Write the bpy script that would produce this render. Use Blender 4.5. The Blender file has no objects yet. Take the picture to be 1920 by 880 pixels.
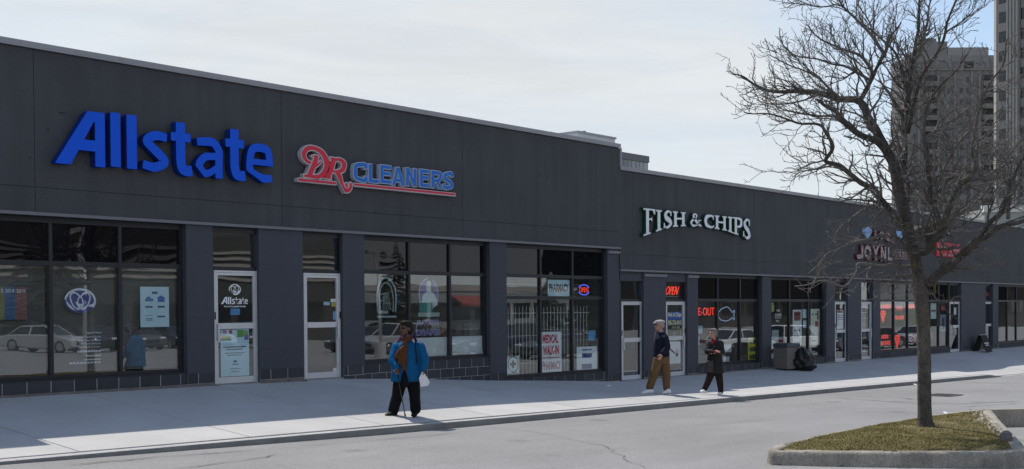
import bpy, bmesh, math, random
import numpy as np
from mathutils import Vector, Matrix, noise as mnoise
R = math.radians
random.seed(7)
scn = bpy.context.scene
col = scn.collection

# ------------------------------------------------------------------ camera
# Pixel units are those of the 1920 x 880 photograph.  The shop front is the
# plane y = 0 running along +x; z = 0 is the floor of the lower shops.
F_PX, ROLL, PITCH, YAW = 2150.0, .006, -.0185, R(41.6162)
PPY = 618.24
CAM = np.array([0.0, -18.234, 1.98])
_fw = np.array([math.cos(YAW)*math.cos(PITCH), math.sin(YAW)*math.cos(PITCH), math.sin(PITCH)])
_r0 = np.array([math.sin(YAW), -math.cos(YAW), 0.0])
_u0 = np.cross(_r0, _fw)
_rt = math.cos(ROLL)*_r0 - math.sin(ROLL)*_u0
_up = math.sin(ROLL)*_r0 + math.cos(ROLL)*_u0
cam_d = bpy.data.cameras.new('camera'); cam = bpy.data.objects.new('camera', cam_d)
col.objects.link(cam); scn.camera = cam
m = Matrix.Identity(4)
for i in range(3):
    m[i][0] = _rt[i]; m[i][1] = _up[i]; m[i][2] = -_fw[i]; m[i][3] = CAM[i]
cam.matrix_world = m
cam_d.sensor_fit = 'HORIZONTAL'; cam_d.sensor_width = 36.0
cam_d.lens = F_PX/1920*36
cam_d.shift_y = (PPY-440)/1920
cam_d.clip_start = .1; cam_d.clip_end = 4000

# ------------------------------------------------------------------ light
SUN_EL, SUN_AZ = 59.0, 6.0          # degrees; azimuth from +y towards +x
world = bpy.data.worlds.new('World'); scn.world = world; world.use_nodes = True
nt = world.node_tree; nt.nodes.clear()
def wn(t, **k):
    n = nt.nodes.new(t)
    for a, b in k.items(): setattr(n, a, b)
    return n
w_out = wn('ShaderNodeOutputWorld'); w_bg = wn('ShaderNodeBackground')
sky = wn('ShaderNodeTexSky', sky_type='NISHITA'); sky.sun_disc = False
sky.sun_elevation = R(SUN_EL); sky.sun_rotation = R(SUN_AZ)
sky.air_density = 1.0; sky.dust_density = .6; sky.ozone_density = 1.0
w_tc = wn('ShaderNodeTexCoord'); w_map = wn('ShaderNodeMapping')
w_map.inputs['Scale'].default_value = (1.0, 1.0, 4.2)
w_map.inputs['Rotation'].default_value = (R(6), R(-4), R(20))
w_n1 = wn('ShaderNodeTexNoise'); w_n1.inputs['Scale'].default_value = 2.9; w_n1.inputs['Detail'].default_value = 7; w_n1.inputs['Roughness'].default_value = .58
w_n1.inputs['Distortion'].default_value = .5
w_r1 = wn('ShaderNodeMapRange'); w_r1.inputs['From Min'].default_value = .22; w_r1.inputs['From Max'].default_value = .62
w_r1.inputs['To Min'].default_value = .74; w_r1.inputs['To Max'].default_value = 1.0
# a clear stretch of sky high over the towers (world direction, soft)
w_dot = wn('ShaderNodeVectorMath', operation='DOT_PRODUCT')
w_nrm = wn('ShaderNodeVectorMath', operation='NORMALIZE')
_cl = (_fw + _rt*(1960-960)/F_PX + _up*(PPY+150)/F_PX); _cl = _cl/np.linalg.norm(_cl)
w_dot.inputs[1].default_value = tuple(_cl)
w_r2 = wn('ShaderNodeMapRange'); w_r2.inputs['From Min'].default_value = .972; w_r2.inputs['From Max'].default_value = .999
w_r2.inputs['To Min'].default_value = 1.0; w_r2.inputs['To Max'].default_value = .12
w_mul = wn('ShaderNodeMath', operation='MULTIPLY')
w_mix = wn('ShaderNodeMixRGB'); w_mix.inputs['Color2'].default_value = (4.5, 4.75, 4.9, 1)
# thin streaks of brighter and greyer cirrus inside the veil
w_map2 = wn('ShaderNodeMapping'); w_map2.inputs['Scale'].default_value = (1.2, 1.2, 9.0); w_map2.inputs['Rotation'].default_value = (R(10), R(-9), R(35))
w_n2 = wn('ShaderNodeTexNoise'); w_n2.inputs['Scale'].default_value = 3.4; w_n2.inputs['Detail'].default_value = 8; w_n2.inputs['Roughness'].default_value = .62; w_n2.inputs['Distortion'].default_value = .8
w_r4 = wn('ShaderNodeMapRange'); w_r4.inputs['From Min'].default_value = .38; w_r4.inputs['From Max'].default_value = .66
w_cir = wn('ShaderNodeMixRGB'); w_cir.inputs['Color1'].default_value = (4.2, 4.42, 4.6, 1); w_cir.inputs['Color2'].default_value = (4.7, 4.88, 4.94, 1)
# the veil thins out overhead, away from the horizon
w_sep = wn('ShaderNodeSeparateXYZ'); w_r3 = wn('ShaderNodeMapRange'); w_r3.inputs['From Min'].default_value = .30; w_r3.inputs['From Max'].default_value = .58
w_r3.inputs['To Min'].default_value = 1.0; w_r3.inputs['To Max'].default_value = .03
w_mu2 = wn('ShaderNodeMath', operation='MULTIPLY')
L = nt.links.new
L(w_tc.outputs['Generated'], w_map2.inputs['Vector']); L(w_map2.outputs['Vector'], w_n2.inputs['Vector']); L(w_n2.outputs['Fac'], w_r4.inputs['Value']); L(w_r4.outputs['Result'], w_cir.inputs['Fac']); L(w_cir.outputs['Color'], w_mix.inputs['Color2'])
L(w_nrm.outputs['Vector'], w_sep.inputs['Vector']); L(w_sep.outputs['Z'], w_r3.inputs['Value'])
L(w_r3.outputs['Result'], w_mu2.inputs[1])
L(w_tc.outputs['Generated'], w_map.inputs['Vector']); L(w_map.outputs['Vector'], w_n1.inputs['Vector'])
L(w_n1.outputs['Fac'], w_r1.inputs['Value'])
L(w_tc.outputs['Generated'], w_nrm.inputs[0]); L(w_nrm.outputs['Vector'], w_dot.inputs[0]); L(w_dot.outputs['Value'], w_r2.inputs['Value'])
L(w_r1.outputs['Result'], w_mul.inputs[0]); L(w_r2.outputs['Result'], w_mul.inputs[1])
L(sky.outputs['Color'], w_mix.inputs['Color1']); L(w_mul.outputs['Value'], w_mu2.inputs[0]); L(w_mu2.outputs['Value'], w_mix.inputs['Fac'])
L(w_mix.outputs['Color'], w_bg.inputs['Color']); w_bg.inputs['Strength'].default_value = .15
L(w_bg.outputs['Background'], w_out.inputs['Surface'])
sun_d = bpy.data.lights.new('sun', 'SUN'); sun = bpy.data.objects.new('sun', sun_d); col.objects.link(sun)
sun_d.energy = 3.75; sun_d.angle = R(.53); sun_d.color = (1.0, .93, .84)
_sd = Vector((math.sin(R(SUN_AZ))*math.cos(R(SUN_EL)), math.cos(R(SUN_AZ))*math.cos(R(SUN_EL)), math.sin(R(SUN_EL))))
sun.rotation_euler = _sd.to_track_quat('Z', 'Y').to_euler()
sun.location = (20, 10, 40)
scn.view_settings.view_transform = 'Standard'; scn.view_settings.look = 'None'
scn.view_settings.gamma = 1.0; scn.view_settings.exposure = .17
scn.view_settings.use_curve_mapping = False

# ------------------------------------------------------------------ pixel -> place
def ray(px, py):
    return _fw + _rt*(px-960)/F_PX + _up*(PPY-py)/F_PX
def on_y(px, py, Y=0.0):
    r = ray(px, py); return CAM + r*((Y-CAM[1])/r[1])
def on_z(px, py, Z=0.0):
    r = ray(px, py); return CAM + r*((Z-CAM[2])/r[2])
def at_depth(px, py, D):
    r = ray(px, py); return CAM + r*(D/float(r @ _fw))
def X(px, py=600, Y=.03): return float(on_y(px, py, Y)[0])
def Zp(px, py, Y=0.0): return float(on_y(px, py, Y)[2])
KERB_Y = -4.85
def z_front(x):            # pavement height at the shop front
    return float(np.interp(x, [0, 12, 14.2, 15.3, 16.4, 18, 20.1, 21.7, 23.9, 25, 60], [.62, .58, .555, .55, .5, .405, .27, .19, .06, 0, 0]))
def z_kerb_line(x): return .325-.0163*x
def z_kerb(x):
    z = z_kerb_line(x)
    d = abs(x-41.7)
    t = min(1, max(0, (2.9-d)/1.3)); t = t*t*(3-2*t)
    return z-.10*t
def z_walk(x, y):
    t = min(1, max(0, y/KERB_Y)); return z_front(x)*(1-t)+z_kerb(x)*t
def z_road(x, y=0):
    xx = min(70, max(-25, x))
    h = float(np.interp(xx, [0, 6, 9, 12], [.03, .035, .07, .10]))
    return z_kerb_line(xx)-h
def on_walk(px, py):
    Z = .1
    for _ in range(50):
        p = on_z(px, py, Z); Z = .5*Z+.5*z_walk(p[0], p[1])
    return p
def on_road(px, py):
    Z = -.1
    for _ in range(50):
        p = on_z(px, py, Z); Z = .5*Z+.5*z_road(p[0])
    return p

# ------------------------------------------------------------------ objects
def wloc(o):
    v = Vector((0, 0, 0))
    while o is not None:
        v = v+Vector(o.location); o = o.parent
    return v
def tag(o, label=None, cat=None, group=None, kind=None):
    if label: o['label'] = label
    if cat: o['category'] = cat
    if group: o['group'] = group
    if kind: o['kind'] = kind
    return o
def thing(name, label, cat, loc=(0, 0, 0), rotz=0, group=None):
    o = bpy.data.objects.new(name, None); col.objects.link(o)
    o.empty_display_size = .2
    o.location = loc; o.rotation_euler = (0, 0, rotz)
    return tag(o, label, cat, group)
def mesh_obj(name, verts, faces, mats, parent=None, smooth=False, local=False, mi=None, loc=None):
    """one mesh object; vertices in world space unless local"""
    me = bpy.data.meshes.new(name)
    off = Vector((0, 0, 0))
    if parent is not None and not local: off = wloc(parent)
    me.from_pydata([(v[0]-off[0], v[1]-off[1], v[2]-off[2]) for v in verts], [], faces)
    if not isinstance(mats, (list, tuple)): mats = [mats]
    for a in mats: me.materials.append(a)
    if mi: me.polygons.foreach_set('material_index', mi)
    if smooth: me.polygons.foreach_set('use_smooth', [True]*len(me.polygons))
    me.update()
    o = bpy.data.objects.new(name, me); col.objects.link(o)
    if parent is not None: o.parent = parent
    if loc is not None: o.location = loc
    return o
class MB:
    def __init__(s): s.v = []; s.f = []; s.m = []
    def add(s, v, f, m=0):
        n = len(s.v); s.v += [tuple(float(c) for c in p) for p in v]
        s.f += [tuple(i+n for i in q) for q in f]; s.m += [m]*len(f); return s
    def box(s, x0, x1, y0, y1, z0, z1, m=0):
        v = [(x0, y0, z0), (x1, y0, z0), (x1, y1, z0), (x0, y1, z0), (x0, y0, z1), (x1, y0, z1), (x1, y1, z1), (x0, y1, z1)]
        return s.add(v, [(0, 3, 2, 1), (4, 5, 6, 7), (0, 1, 5, 4), (1, 2, 6, 5), (2, 3, 7, 6), (3, 0, 4, 7)], m)
    def bbox(s, x0, x1, y0, y1, z0, z1, b=.01, m=0):
        """box with chamfered vertical + horizontal front edges (8-gon section lofted)"""
        def ring(z, i):
            return [(x0+b+i, y0+i, z), (x1-b-i, y0+i, z), (x1-i, y0+b+i, z), (x1-i, y1-b-i, z), (x1-b-i, y1-i, z), (x0+b+i, y1-i, z), (x0+i, y1-b-i, z), (x0+i, y0+b+i, z)]
        rs = [ring(z0, 0), ring(z1-b, 0), ring(z1, b)]
        v = [p for r in rs for p in r]; f = [tuple(range(7, -1, -1)), tuple(range(16, 24))]
        for k in range(2):
            for i in range(8):
                j = (i+1) % 8; f.append((k*8+i, k*8+j, k*8+8+j, k*8+8+i))
        return s.add(v, f, m)
    def prism(s, poly, y0, y1, m=0):
        """polygon in (x,z) extruded along y; poly counter-clockwise seen from -y"""
        n = len(poly)
        v = [(p[0], y0, p[1]) for p in poly]+[(p[0], y1, p[1]) for p in poly]
        f = [tuple(range(n)), tuple(range(2*n-1, n-1, -1))]
        for i in range(n):
            j = (i+1) % n; f.append((j, i, n+i, n+j))
        return s.add(v, f, m)
    def tube(s, pts, rads, n=8, m=0, cap=True):
        pts = [Vector(p) for p in pts]; rings = []; ref = None
        for i, p in enumerate(pts):
            if i == 0: d = pts[1]-pts[0]
            elif i == len(pts)-1: d = pts[-1]-pts[-2]
            else: d = pts[i+1]-pts[i-1]
            if d.length < 1e-9: d = Vector((0, 0, 1))
            d.normalize()
            if ref is None:
                ref = d.cross(Vector((0, 0, 1)))
                if ref.length < .1: ref = d.cross(Vector((0, 1, 0)))
            else:
                ref = ref-d*ref.dot(d)
                if ref.length < 1e-6: ref = d.cross(Vector((.3, .9, .1)))
            ref.normalize(); b = d.cross(ref)
            r = rads[i] if isinstance(rads, (list, tuple)) else rads
            rings.append([p+(ref*math.cos(2*math.pi*k/n)+b*math.sin(2*math.pi*k/n))*r for k in range(n)])
        v = [q for r in rings for q in r]; f = []
        for i in range(len(pts)-1):
            for k in range(n):
                j = (k+1) % n; f.append((i*n+k, i*n+j, (i+1)*n+j, (i+1)*n+k))
        if cap:
            f.append(tuple(range(n-1, -1, -1))); e = (len(pts)-1)*n; f.append(tuple(range(e, e+n)))
        return s.add(v, f, m)
    def loft(s, rings, m=0, cap=True):
        n = len(rings[0]); v = [q for r in rings for q in r]; f = []
        for i in range(len(rings)-1):
            for k in range(n):
                j = (k+1) % n; f.append((i*n+k, i*n+j, (i+1)*n+j, (i+1)*n+k))
        if cap:
            f.append(tuple(range(n-1, -1, -1))); e = (len(rings)-1)*n; f.append(tuple(range(e, e+n)))
        return s.add(v, f, m)
    def build(s, name, mats, parent=None, smooth=False, local=False, loc=None):
        return mesh_obj(name, s.v, s.f, mats, parent, smooth, local, s.m, loc)

# ------------------------------------------------------------------ materials
MATS = {}
def mat(name, color, rough=.6, metal=0.0, spec=.5, var=0.0, vscale=3.0, grain=0.0, gscale=60.0, bump=0.0, bscale=80.0, rnd=0.0, emit=None, estr=0.0, coat=0.0):
    """procedural material: base colour with broad mottling (var), fine grain, relief and a per-object shift (rnd)"""
    if name in MATS: return MATS[name]
    M = bpy.data.materials.new(name); M.use_nodes = True; t = M.node_tree; b = t.nodes['Principled BSDF']
    def N(k, **a):
        n = t.nodes.new(k)
        for q, w in a.items(): setattr(n, q, w)
        return n
    c = tuple(color)+(1,)
    b.inputs['Base Color'].default_value = c; b.inputs['Roughness'].default_value = rough; b.inputs['Metallic'].default_value = metal
    b.inputs['Specular IOR Level'].default_value = spec
    if coat: b.inputs['Coat Weight'].default_value = coat; b.inputs['Coat Roughness'].default_value = .05
    geo = N('ShaderNodeNewGeometry')
    val = None
    def mul(sock, lo, hi):
        nonlocal val
        r = N('ShaderNodeMapRange'); r.inputs['From Min'].default_value = .25; r.inputs['From Max'].default_value = .75
        r.inputs['To Min'].default_value = lo; r.inputs['To Max'].default_value = hi; t.links.new(sock, r.inputs['Value'])
        if val is None: val = r.outputs['Result']
        else:
            q = N('ShaderNodeMath', operation='MULTIPLY'); t.links.new(val, q.inputs[0]); t.links.new(r.outputs['Result'], q.inputs[1]); val = q.outputs['Value']
    if var:
        n = N('ShaderNodeTexNoise'); n.inputs['Scale'].default_value = vscale; n.inputs['Detail'].default_value = 5; n.inputs['Roughness'].default_value = .62
        t.links.new(geo.outputs['Position'], n.inputs['Vector']); mul(n.outputs['Fac'], 1-var, 1+var)
    if grain:
        n = N('ShaderNodeTexNoise'); n.inputs['Scale'].default_value = gscale; n.inputs['Detail'].default_value = 3
        t.links.new(geo.outputs['Position'], n.inputs['Vector']); mul(n.outputs['Fac'], 1-grain, 1+grain)
    if rnd:
        oi = N('ShaderNodeObjectInfo'); r = N('ShaderNodeMapRange'); r.inputs['To Min'].default_value = 1-rnd; r.inputs['To Max'].default_value = 1+rnd
        t.links.new(oi.outputs['Random'], r.inputs['Value'])
        if val is None: val = r.outputs['Result']
        else:
            q = N('ShaderNodeMath', operation='MULTIPLY'); t.links.new(val, q.inputs[0]); t.links.new(r.outputs['Result'], q.inputs[1]); val = q.outputs['Value']
    if val is not None:
        sc = N('ShaderNodeVectorMath', operation='SCALE'); sc.inputs[0].default_value = color
        t.links.new(val, sc.inputs['Scale']); t.links.new(sc.outputs['Vector'], b.inputs['Base Color'])
    if bump:
        n = N('ShaderNodeTexNoise'); n.inputs['Scale'].default_value = bscale; n.inputs['Detail'].default_value = 4
        t.links.new(geo.outputs['Position'], n.inputs['Vector'])
        bp = N('ShaderNodeBump'); bp.inputs['Strength'].default_value = bump; bp.inputs['Distance'].default_value = .02
        t.links.new(n.outputs['Fac'], bp.inputs['Height']); t.links.new(bp.outputs['Normal'], b.inputs['Normal'])
    if emit is not None:
        b.inputs['Emission Color'].default_value = tuple(emit)+(1,); b.inputs['Emission Strength'].default_value = estr
    MATS[name] = M; return M
def glass_mat(name, base, tint, wave, wscale, gain):
    """window glass: clear body + mirror reflection that grows at grazing angles, slightly wavy"""
    M = bpy.data.materials.new(name); M.use_nodes = True; t = M.node_tree; t.nodes.clear()
    N = lambda k: t.nodes.new(k)
    o = N('ShaderNodeOutputMaterial'); mx = N('ShaderNodeMixShader'); gl = N('ShaderNodeBsdfGlossy'); gl.inputs['Roughness'].default_value = .004
    gl.inputs['Color'].default_value = (.95, .97, 1, 1)
    if tint is None:
        tr = N('ShaderNodeBsdfDiffuse'); tr.inputs['Color'].default_value = (.006, .006, .008, 1)
    else:
        tr = N('ShaderNodeBsdfTransparent'); tr.inputs['Color'].default_value = tuple(tint)+(1,)
    lw = N('ShaderNodeLayerWeight'); lw.inputs['Blend'].default_value = .5
    fr = N('ShaderNodeMath'); fr.operation = 'POWER'; fr.inputs[1].default_value = 4.0; t.links.new(lw.outputs['Facing'], fr.inputs[0])
    ml = N('ShaderNodeMath'); ml.operation = 'MULTIPLY_ADD'; ml.inputs[1].default_value = gain; ml.inputs[2].default_value = base; ml.use_clamp = True
    geo = N('ShaderNodeNewGeometry'); n = N('ShaderNodeTexNoise'); n.inputs['Scale'].default_value = wscale; n.inputs['Detail'].default_value = 1.0
    bp = N('ShaderNodeBump'); bp.inputs['Strength'].default_value = wave; bp.inputs['Distance'].default_value = .05
    l = t.links.new
    l(geo.outputs['Position'], n.inputs['Vector']); l(n.outputs['Fac'], bp.inputs['Height']); l(bp.outputs['Normal'], gl.inputs['Normal'])
    l(fr.outputs['Value'], ml.inputs[0]); l(ml.outputs['Value'], mx.inputs['Fac'])
    l(tr.outputs['BSDF'], mx.inputs[1]); l(gl.outputs['BSDF'], mx.inputs[2]); l(mx.outputs['Shader'], o.inputs['Surface'])
    MATS[name] = M; return M
GLASS = glass_mat('window_glass', .11, (.97, .985, .98), .03, .9, .55)
DARKGLASS = glass_mat('spandrel_glass', .045, None, .16, .8, .5)
STUCCO = mat('charcoal_stucco', (.064, .068, .076), .92, var=.13, vscale=.7, grain=.16, gscale=45, bump=.35, bscale=220)
PAINTBLOCK = mat('slate_painted_block', (.054, .060, .079), .75, var=.06, vscale=1.6, grain=.08, gscale=60, bump=.25, bscale=120)
BLOCK = mat('dark_bulkhead_block', (.044, .046, .055), .8, var=.16, vscale=4, grain=.18, gscale=90, bump=.4, bscale=120, rnd=.22)
MORTAR = mat('pale_mortar', (.44, .43, .42), .95, var=.25, vscale=3, grain=.2, gscale=70, bump=.3)
FOUND = mat('foundation_concrete', (.17, .155, .14), .95, var=.3, vscale=5, grain=.25, gscale=50, bump=.6, bscale=40)
COPING = mat('coping_metal', (.30, .305, .33), .5, .15, var=.05, vscale=1.2, grain=.04)
DRIP = mat('drip_trim_metal', (.17, .175, .20), .5, .2, var=.06)
FRAME = mat('dark_window_frame', (.022, .024, .030), .45, .2, var=.08)
ALU = mat('aluminium_frame', (.64, .65, .67), .4, .25, var=.08, vscale=4)
BLACK = mat('black_plastic', (.010, .010, .011), .7, spec=.2)
GREYMETAL = mat('grey_steel', (.32, .33, .34), .45, .6, var=.1)
CONC = mat('pavement_concrete', (.445, .445, .437), .9, var=.11, vscale=.9, grain=.13, gscale=90, bump=.25, bscale=90, rnd=.045)
KERBM = mat('kerb_concrete', (.44, .435, .425), .92, var=.12, vscale=2.2, grain=.15, gscale=60, bump=.4, bscale=60)
JOINT = mat('joint_dirt', (.14, .135, .13), .95)
WHITE = mat('white_board', (.80, .82, .84), .5)
PALEBLUE = mat('pale_blue_print', (.55, .76, .84), .45, var=.05, vscale=6)
BLUEPRINT = mat('blue_print', (.03, .10, .36), .5)
INK = mat('dark_ink', (.02, .025, .05), .6)
REDPRINT = mat('red_print', (.50, .02, .04), .5)

def add_streaks(M, lo=.90, hi=1.08):
    # rain streaks and dust: noise drawn out down the wall
    t = M.node_tree; b = t.nodes['Principled BSDF']; src = b.inputs['Base Color'].links[0].from_socket
    g = t.nodes.new('ShaderNodeNewGeometry'); mp = t.nodes.new('ShaderNodeMapping'); mp.inputs['Scale'].default_value = (3.2, 3.2, .22)
    n = t.nodes.new('ShaderNodeTexNoise'); n.inputs['Scale'].default_value = 1.0; n.inputs['Detail'].default_value = 6; n.inputs['Roughness'].default_value = .7
    r = t.nodes.new('ShaderNodeMapRange'); r.inputs['From Min'].default_value = .3; r.inputs['From Max'].default_value = .7; r.inputs['To Min'].default_value = lo; r.inputs['To Max'].default_value = hi
    v = t.nodes.new('ShaderNodeVectorMath'); v.operation = 'SCALE'; l = t.links.new
    l(g.outputs['Position'], mp.inputs['Vector']); l(mp.outputs['Vector'], n.inputs['Vector']); l(n.outputs['Fac'], r.inputs['Value']); l(src, v.inputs[0]); l(r.outputs['Result'], v.inputs['Scale']); l(v.outputs['Vector'], b.inputs['Base Color'])
add_streaks(STUCCO, .84, 1.14); add_streaks(PAINTBLOCK, .93, 1.06); add_streaks(COPING, .92, 1.05)
def add_spots(M, scale, thr, dark):
    # scattered dark spots (gum, oil, grime) with soft edges
    t = M.node_tree; b = t.nodes['Principled BSDF']; src = b.inputs['Base Color'].links[0].from_socket; l = t.links.new
    g = t.nodes.new('ShaderNodeNewGeometry'); vo = t.nodes.new('ShaderNodeTexVoronoi'); vo.inputs['Scale'].default_value = scale; l(g.outputs['Position'], vo.inputs['Vector'])
    r = t.nodes.new('ShaderNodeMapRange'); r.inputs['From Min'].default_value = thr*.6; r.inputs['From Max'].default_value = thr; r.inputs['To Min'].default_value = dark; r.inputs['To Max'].default_value = 1.0
    v = t.nodes.new('ShaderNodeVectorMath'); v.operation = 'SCALE'; l(vo.outputs['Distance'], r.inputs['Value']); l(src, v.inputs[0]); l(r.outputs['Result'], v.inputs['Scale']); l(v.outputs['Vector'], b.inputs['Base Color'])
add_spots(CONC, 1.9, .07, .72); add_spots(KERBM, 3.0, .10, .7)
# ------------------------------------------------------------------ ground, road, pavement
def asphalt():
    M = bpy.data.materials.new('worn_asphalt'); M.use_nodes = True; t = M.node_tree; b = t.nodes['Principled BSDF']; l = t.links.new
    N = lambda k: t.nodes.new(k)
    geo = N('ShaderNodeNewGeometry')
    def nz(sc, det=4, rough=.6, vec=None):
        n = N('ShaderNodeTexNoise'); n.inputs['Scale'].default_value = sc; n.inputs['Detail'].default_value = det; n.inputs['Roughness'].default_value = rough
        l(vec or geo.outputs['Position'], n.inputs['Vector']); return n
    mp = N('ShaderNodeMapping'); mp.inputs['Scale'].default_value = (.35, 1.6, 1); l(geo.outputs['Position'], mp.inputs['Vector'])
    big = nz(.28, 6); streak = nz(1.1, 5, .6, mp.outputs['Vector']); grit = nz(170, 2, .7); grit2 = nz(28, 4, .75)
    v = N('ShaderNodeTexVoronoi'); v.inputs['Scale'].default_value = 95; l(geo.outputs['Position'], v.inputs['Vector'])
    def rng(s, a, c, d, e):
        r = N('ShaderNodeMapRange'); r.inputs['From Min'].default_value = a; r.inputs['From Max'].default_value = c; r.inputs['To Min'].default_value = d; r.inputs['To Max'].default_value = e
        l(s, r.inputs['Value']); return r.outputs['Result']
    def mu(a, c):
        q = N('ShaderNodeMath'); q.operation = 'MULTIPLY'; l(a, q.inputs[0]); l(c, q.inputs[1]); return q.outputs['Value']
    val = mu(mu(rng(big.outputs['Fac'], .3, .7, .86, 1.08), rng(streak.outputs['Fac'], .3, .7, .94, 1.06)), mu(rng(grit.outputs['Fac'], .3, .7, .62, 1.38), rng(grit2.outputs['Fac'], .3, .7, .78, 1.22)))
    sc = N('ShaderNodeVectorMath'); sc.operation = 'SCALE'; sc.inputs[0].default_value = (.25, .25, .247); l(val, sc.inputs['Scale']); l(sc.outputs['Vector'], b.inputs['Base Color'])
    b.inputs['Roughness'].default_value = .9; b.inputs['Specular IOR Level'].default_value = .3
    bp = N('ShaderNodeBump'); bp.inputs['Strength'].default_value = .5; bp.inputs['Distance'].default_value = .006; l(v.outputs['Distance'], bp.inputs['Height']); l(bp.outputs['Normal'], b.inputs['Normal'])
    return M
ASPHALT = asphalt(); add_spots(ASPHALT, .55, .13, .80); add_spots(ASPHALT, 2.3, .06, .75)
CRACK = mat('crack_tar', (.055, .053, .05), .8)
# far ground
mesh_obj('ground', [(-1500, -1500, -1.6), (1800, -1500, -1.6), (1800, 1800, -1.6), (-1500, 1800, -1.6)], [(0, 1, 2, 3)], mat('far_ground', (.16, .16, .13), .95, var=.3, vscale=.02))['kind'] = 'structure'
xs = [-60, -25]+[float(v) for v in np.arange(-20, 71, 1.0)]+[110, 160]
ys = [-120, -70, -40, -20, -12, -8, -6.2, -5.4, KERB_Y-.02]
verts = []; faces = []
for j, y in enumerate(ys):
    for i, x in enumerate(xs):
        z = z_road(x)+(mnoise.noise(Vector((x*.4, y*.5, 0)))*.006 if y > -30 else 0)
        if y == ys[-1]: z = z_road(x)-.01
        verts.append((x, y, z))
for j in range(len(ys)-1):
    for i in range(len(xs)-1):
        a = j*len(xs)+i; faces.append((a, a+1, a+1+len(xs), a+len(xs)))
road = mesh_obj('road', verts, faces, ASPHALT); road['kind'] = 'structure'
# cracks and seams in the asphalt: thin wandering tar lines just above it
def crack(pxs, w, jit=.06, seed=1):
    rnd = random.Random(seed); P = [on_road(*p) for p in pxs]; mb = MB(); pts = []
    for a, b in zip(P[:-1], P[1:]):
        n = max(3, int(np.linalg.norm(b-a)/.22))
        for k in range(n):
            q = a+(b-a)*k/n; pts.append((q[0]+rnd.uniform(-jit, jit), q[1]+rnd.uniform(-jit, jit)))
    pts.append((P[-1][0], P[-1][1])); v = []
    for i, (x, y) in enumerate(pts):
        dx = pts[min(i+1, len(pts)-1)][0]-pts[max(i-1, 0)][0]; dy = pts[min(i+1, len(pts)-1)][1]-pts[max(i-1, 0)][1]; L_ = math.hypot(dx, dy) or 1
        ww = w*rnd.uniform(.4, 1.25)*(.15 if i in (0, len(pts)-1) else 1)/2
        for s in (1, -1): v.append((x-dy/L_*ww*s, y+dx/L_*ww*s, z_road(x)+.0115))
    mb.add(v, [(2*i+1, 2*i+3, 2*i+2, 2*i) for i in range(len(pts)-1)])
    o = mb.build('crack', CRACK, road); return o
crack([(330, 880), (430, 868), (530, 852)], .022, .05, 1)
crack([(560, 838), (640, 832), (760, 822), (860, 812)], .016, .04, 2)
crack([(1462, 771), (1560, 774), (1700, 774)], .016, .025, 3)
crack([(1560, 746), (1640, 752), (1715, 757), (1800, 758), (1920, 753)], .05, .04, 4)
crack([(1790, 716), (1850, 719), (1920, 721)], .05, .03, 5)
crack([(1690, 747), (1722, 750)], .05, .05, 6)
crack([(1800, 764), (1860, 760), (1920, 757)], .03, .04, 7)
crack([(900, 800), (1010, 812), (1130, 836), (1210, 880)], .010, .05, 8)
crack([(1300, 800), (1390, 792), (1450, 786)], .010, .04, 9)
crack([(120, 874), (300, 858), (480, 845)], .03, .04, 10)

# pavement: slabs over a dirt bed
walk_x = [-6.5]
XJ0 = 7.1
jx = [XJ0+2.55*k for k in range(-5, 22)]
bed_v = []; bed_f = []
gx = [float(v) for v in np.arange(-5.6, 62.6, .85)]
for i, x in enumerate(gx):
    for y in (.3, 0, -1.6, -3.2, KERB_Y+.02): bed_v.append((x, y, z_walk(x, min(0, y))-.012))
for i in range(len(gx)-1):
    for k in range(4): a = i*5+k; bed_f.append((a, a+1, a+6, a+5))
walk = mesh_obj('pavement', bed_v, bed_f, JOINT); walk['kind'] = 'structure'
KERB_W = .17
for a, b in zip(jx[:-1], jx[1:]):
    v = []; f = []; nx = 6; yy = [.02, -.8, -1.6, -2.4, -3.2, -4.0, KERB_Y+KERB_W+.006]; ny = len(yy)
    g = .009
    for i in range(nx):
        x = a+g+(b-a-2*g)*i/(nx-1)
        for y in yy: v.append((x, y, z_walk(x, y)))
    n0 = len(v)
    for i in range(nx):
        x = a+g+(b-a-2*g)*i/(nx-1)
        for y in (yy[0], yy[-1]): v.append((x, y, z_walk(x, y)-.03))
    for i in range(nx-1):
        for k in range(ny-1): q = i*ny+k; f.append((q, q+1, q+ny+1, q+ny))
    for i in range(nx-1):
        p0 = i*ny+ny-1; p1 = p0+ny; f.append((p0, n0+2*i+1, n0+2*i+3, p1))
    for i, side in ((0, 1), (nx-1, -1)):
        r = [i*ny+k for k in range(ny)]; bot = [n0+2*i, n0+2*i+1]
        q = tuple(r+[bot[1], bot[0]]); f.append(q if side > 0 else q[::-1])
    mesh_obj('slab', v, f, CONC, walk)
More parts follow.
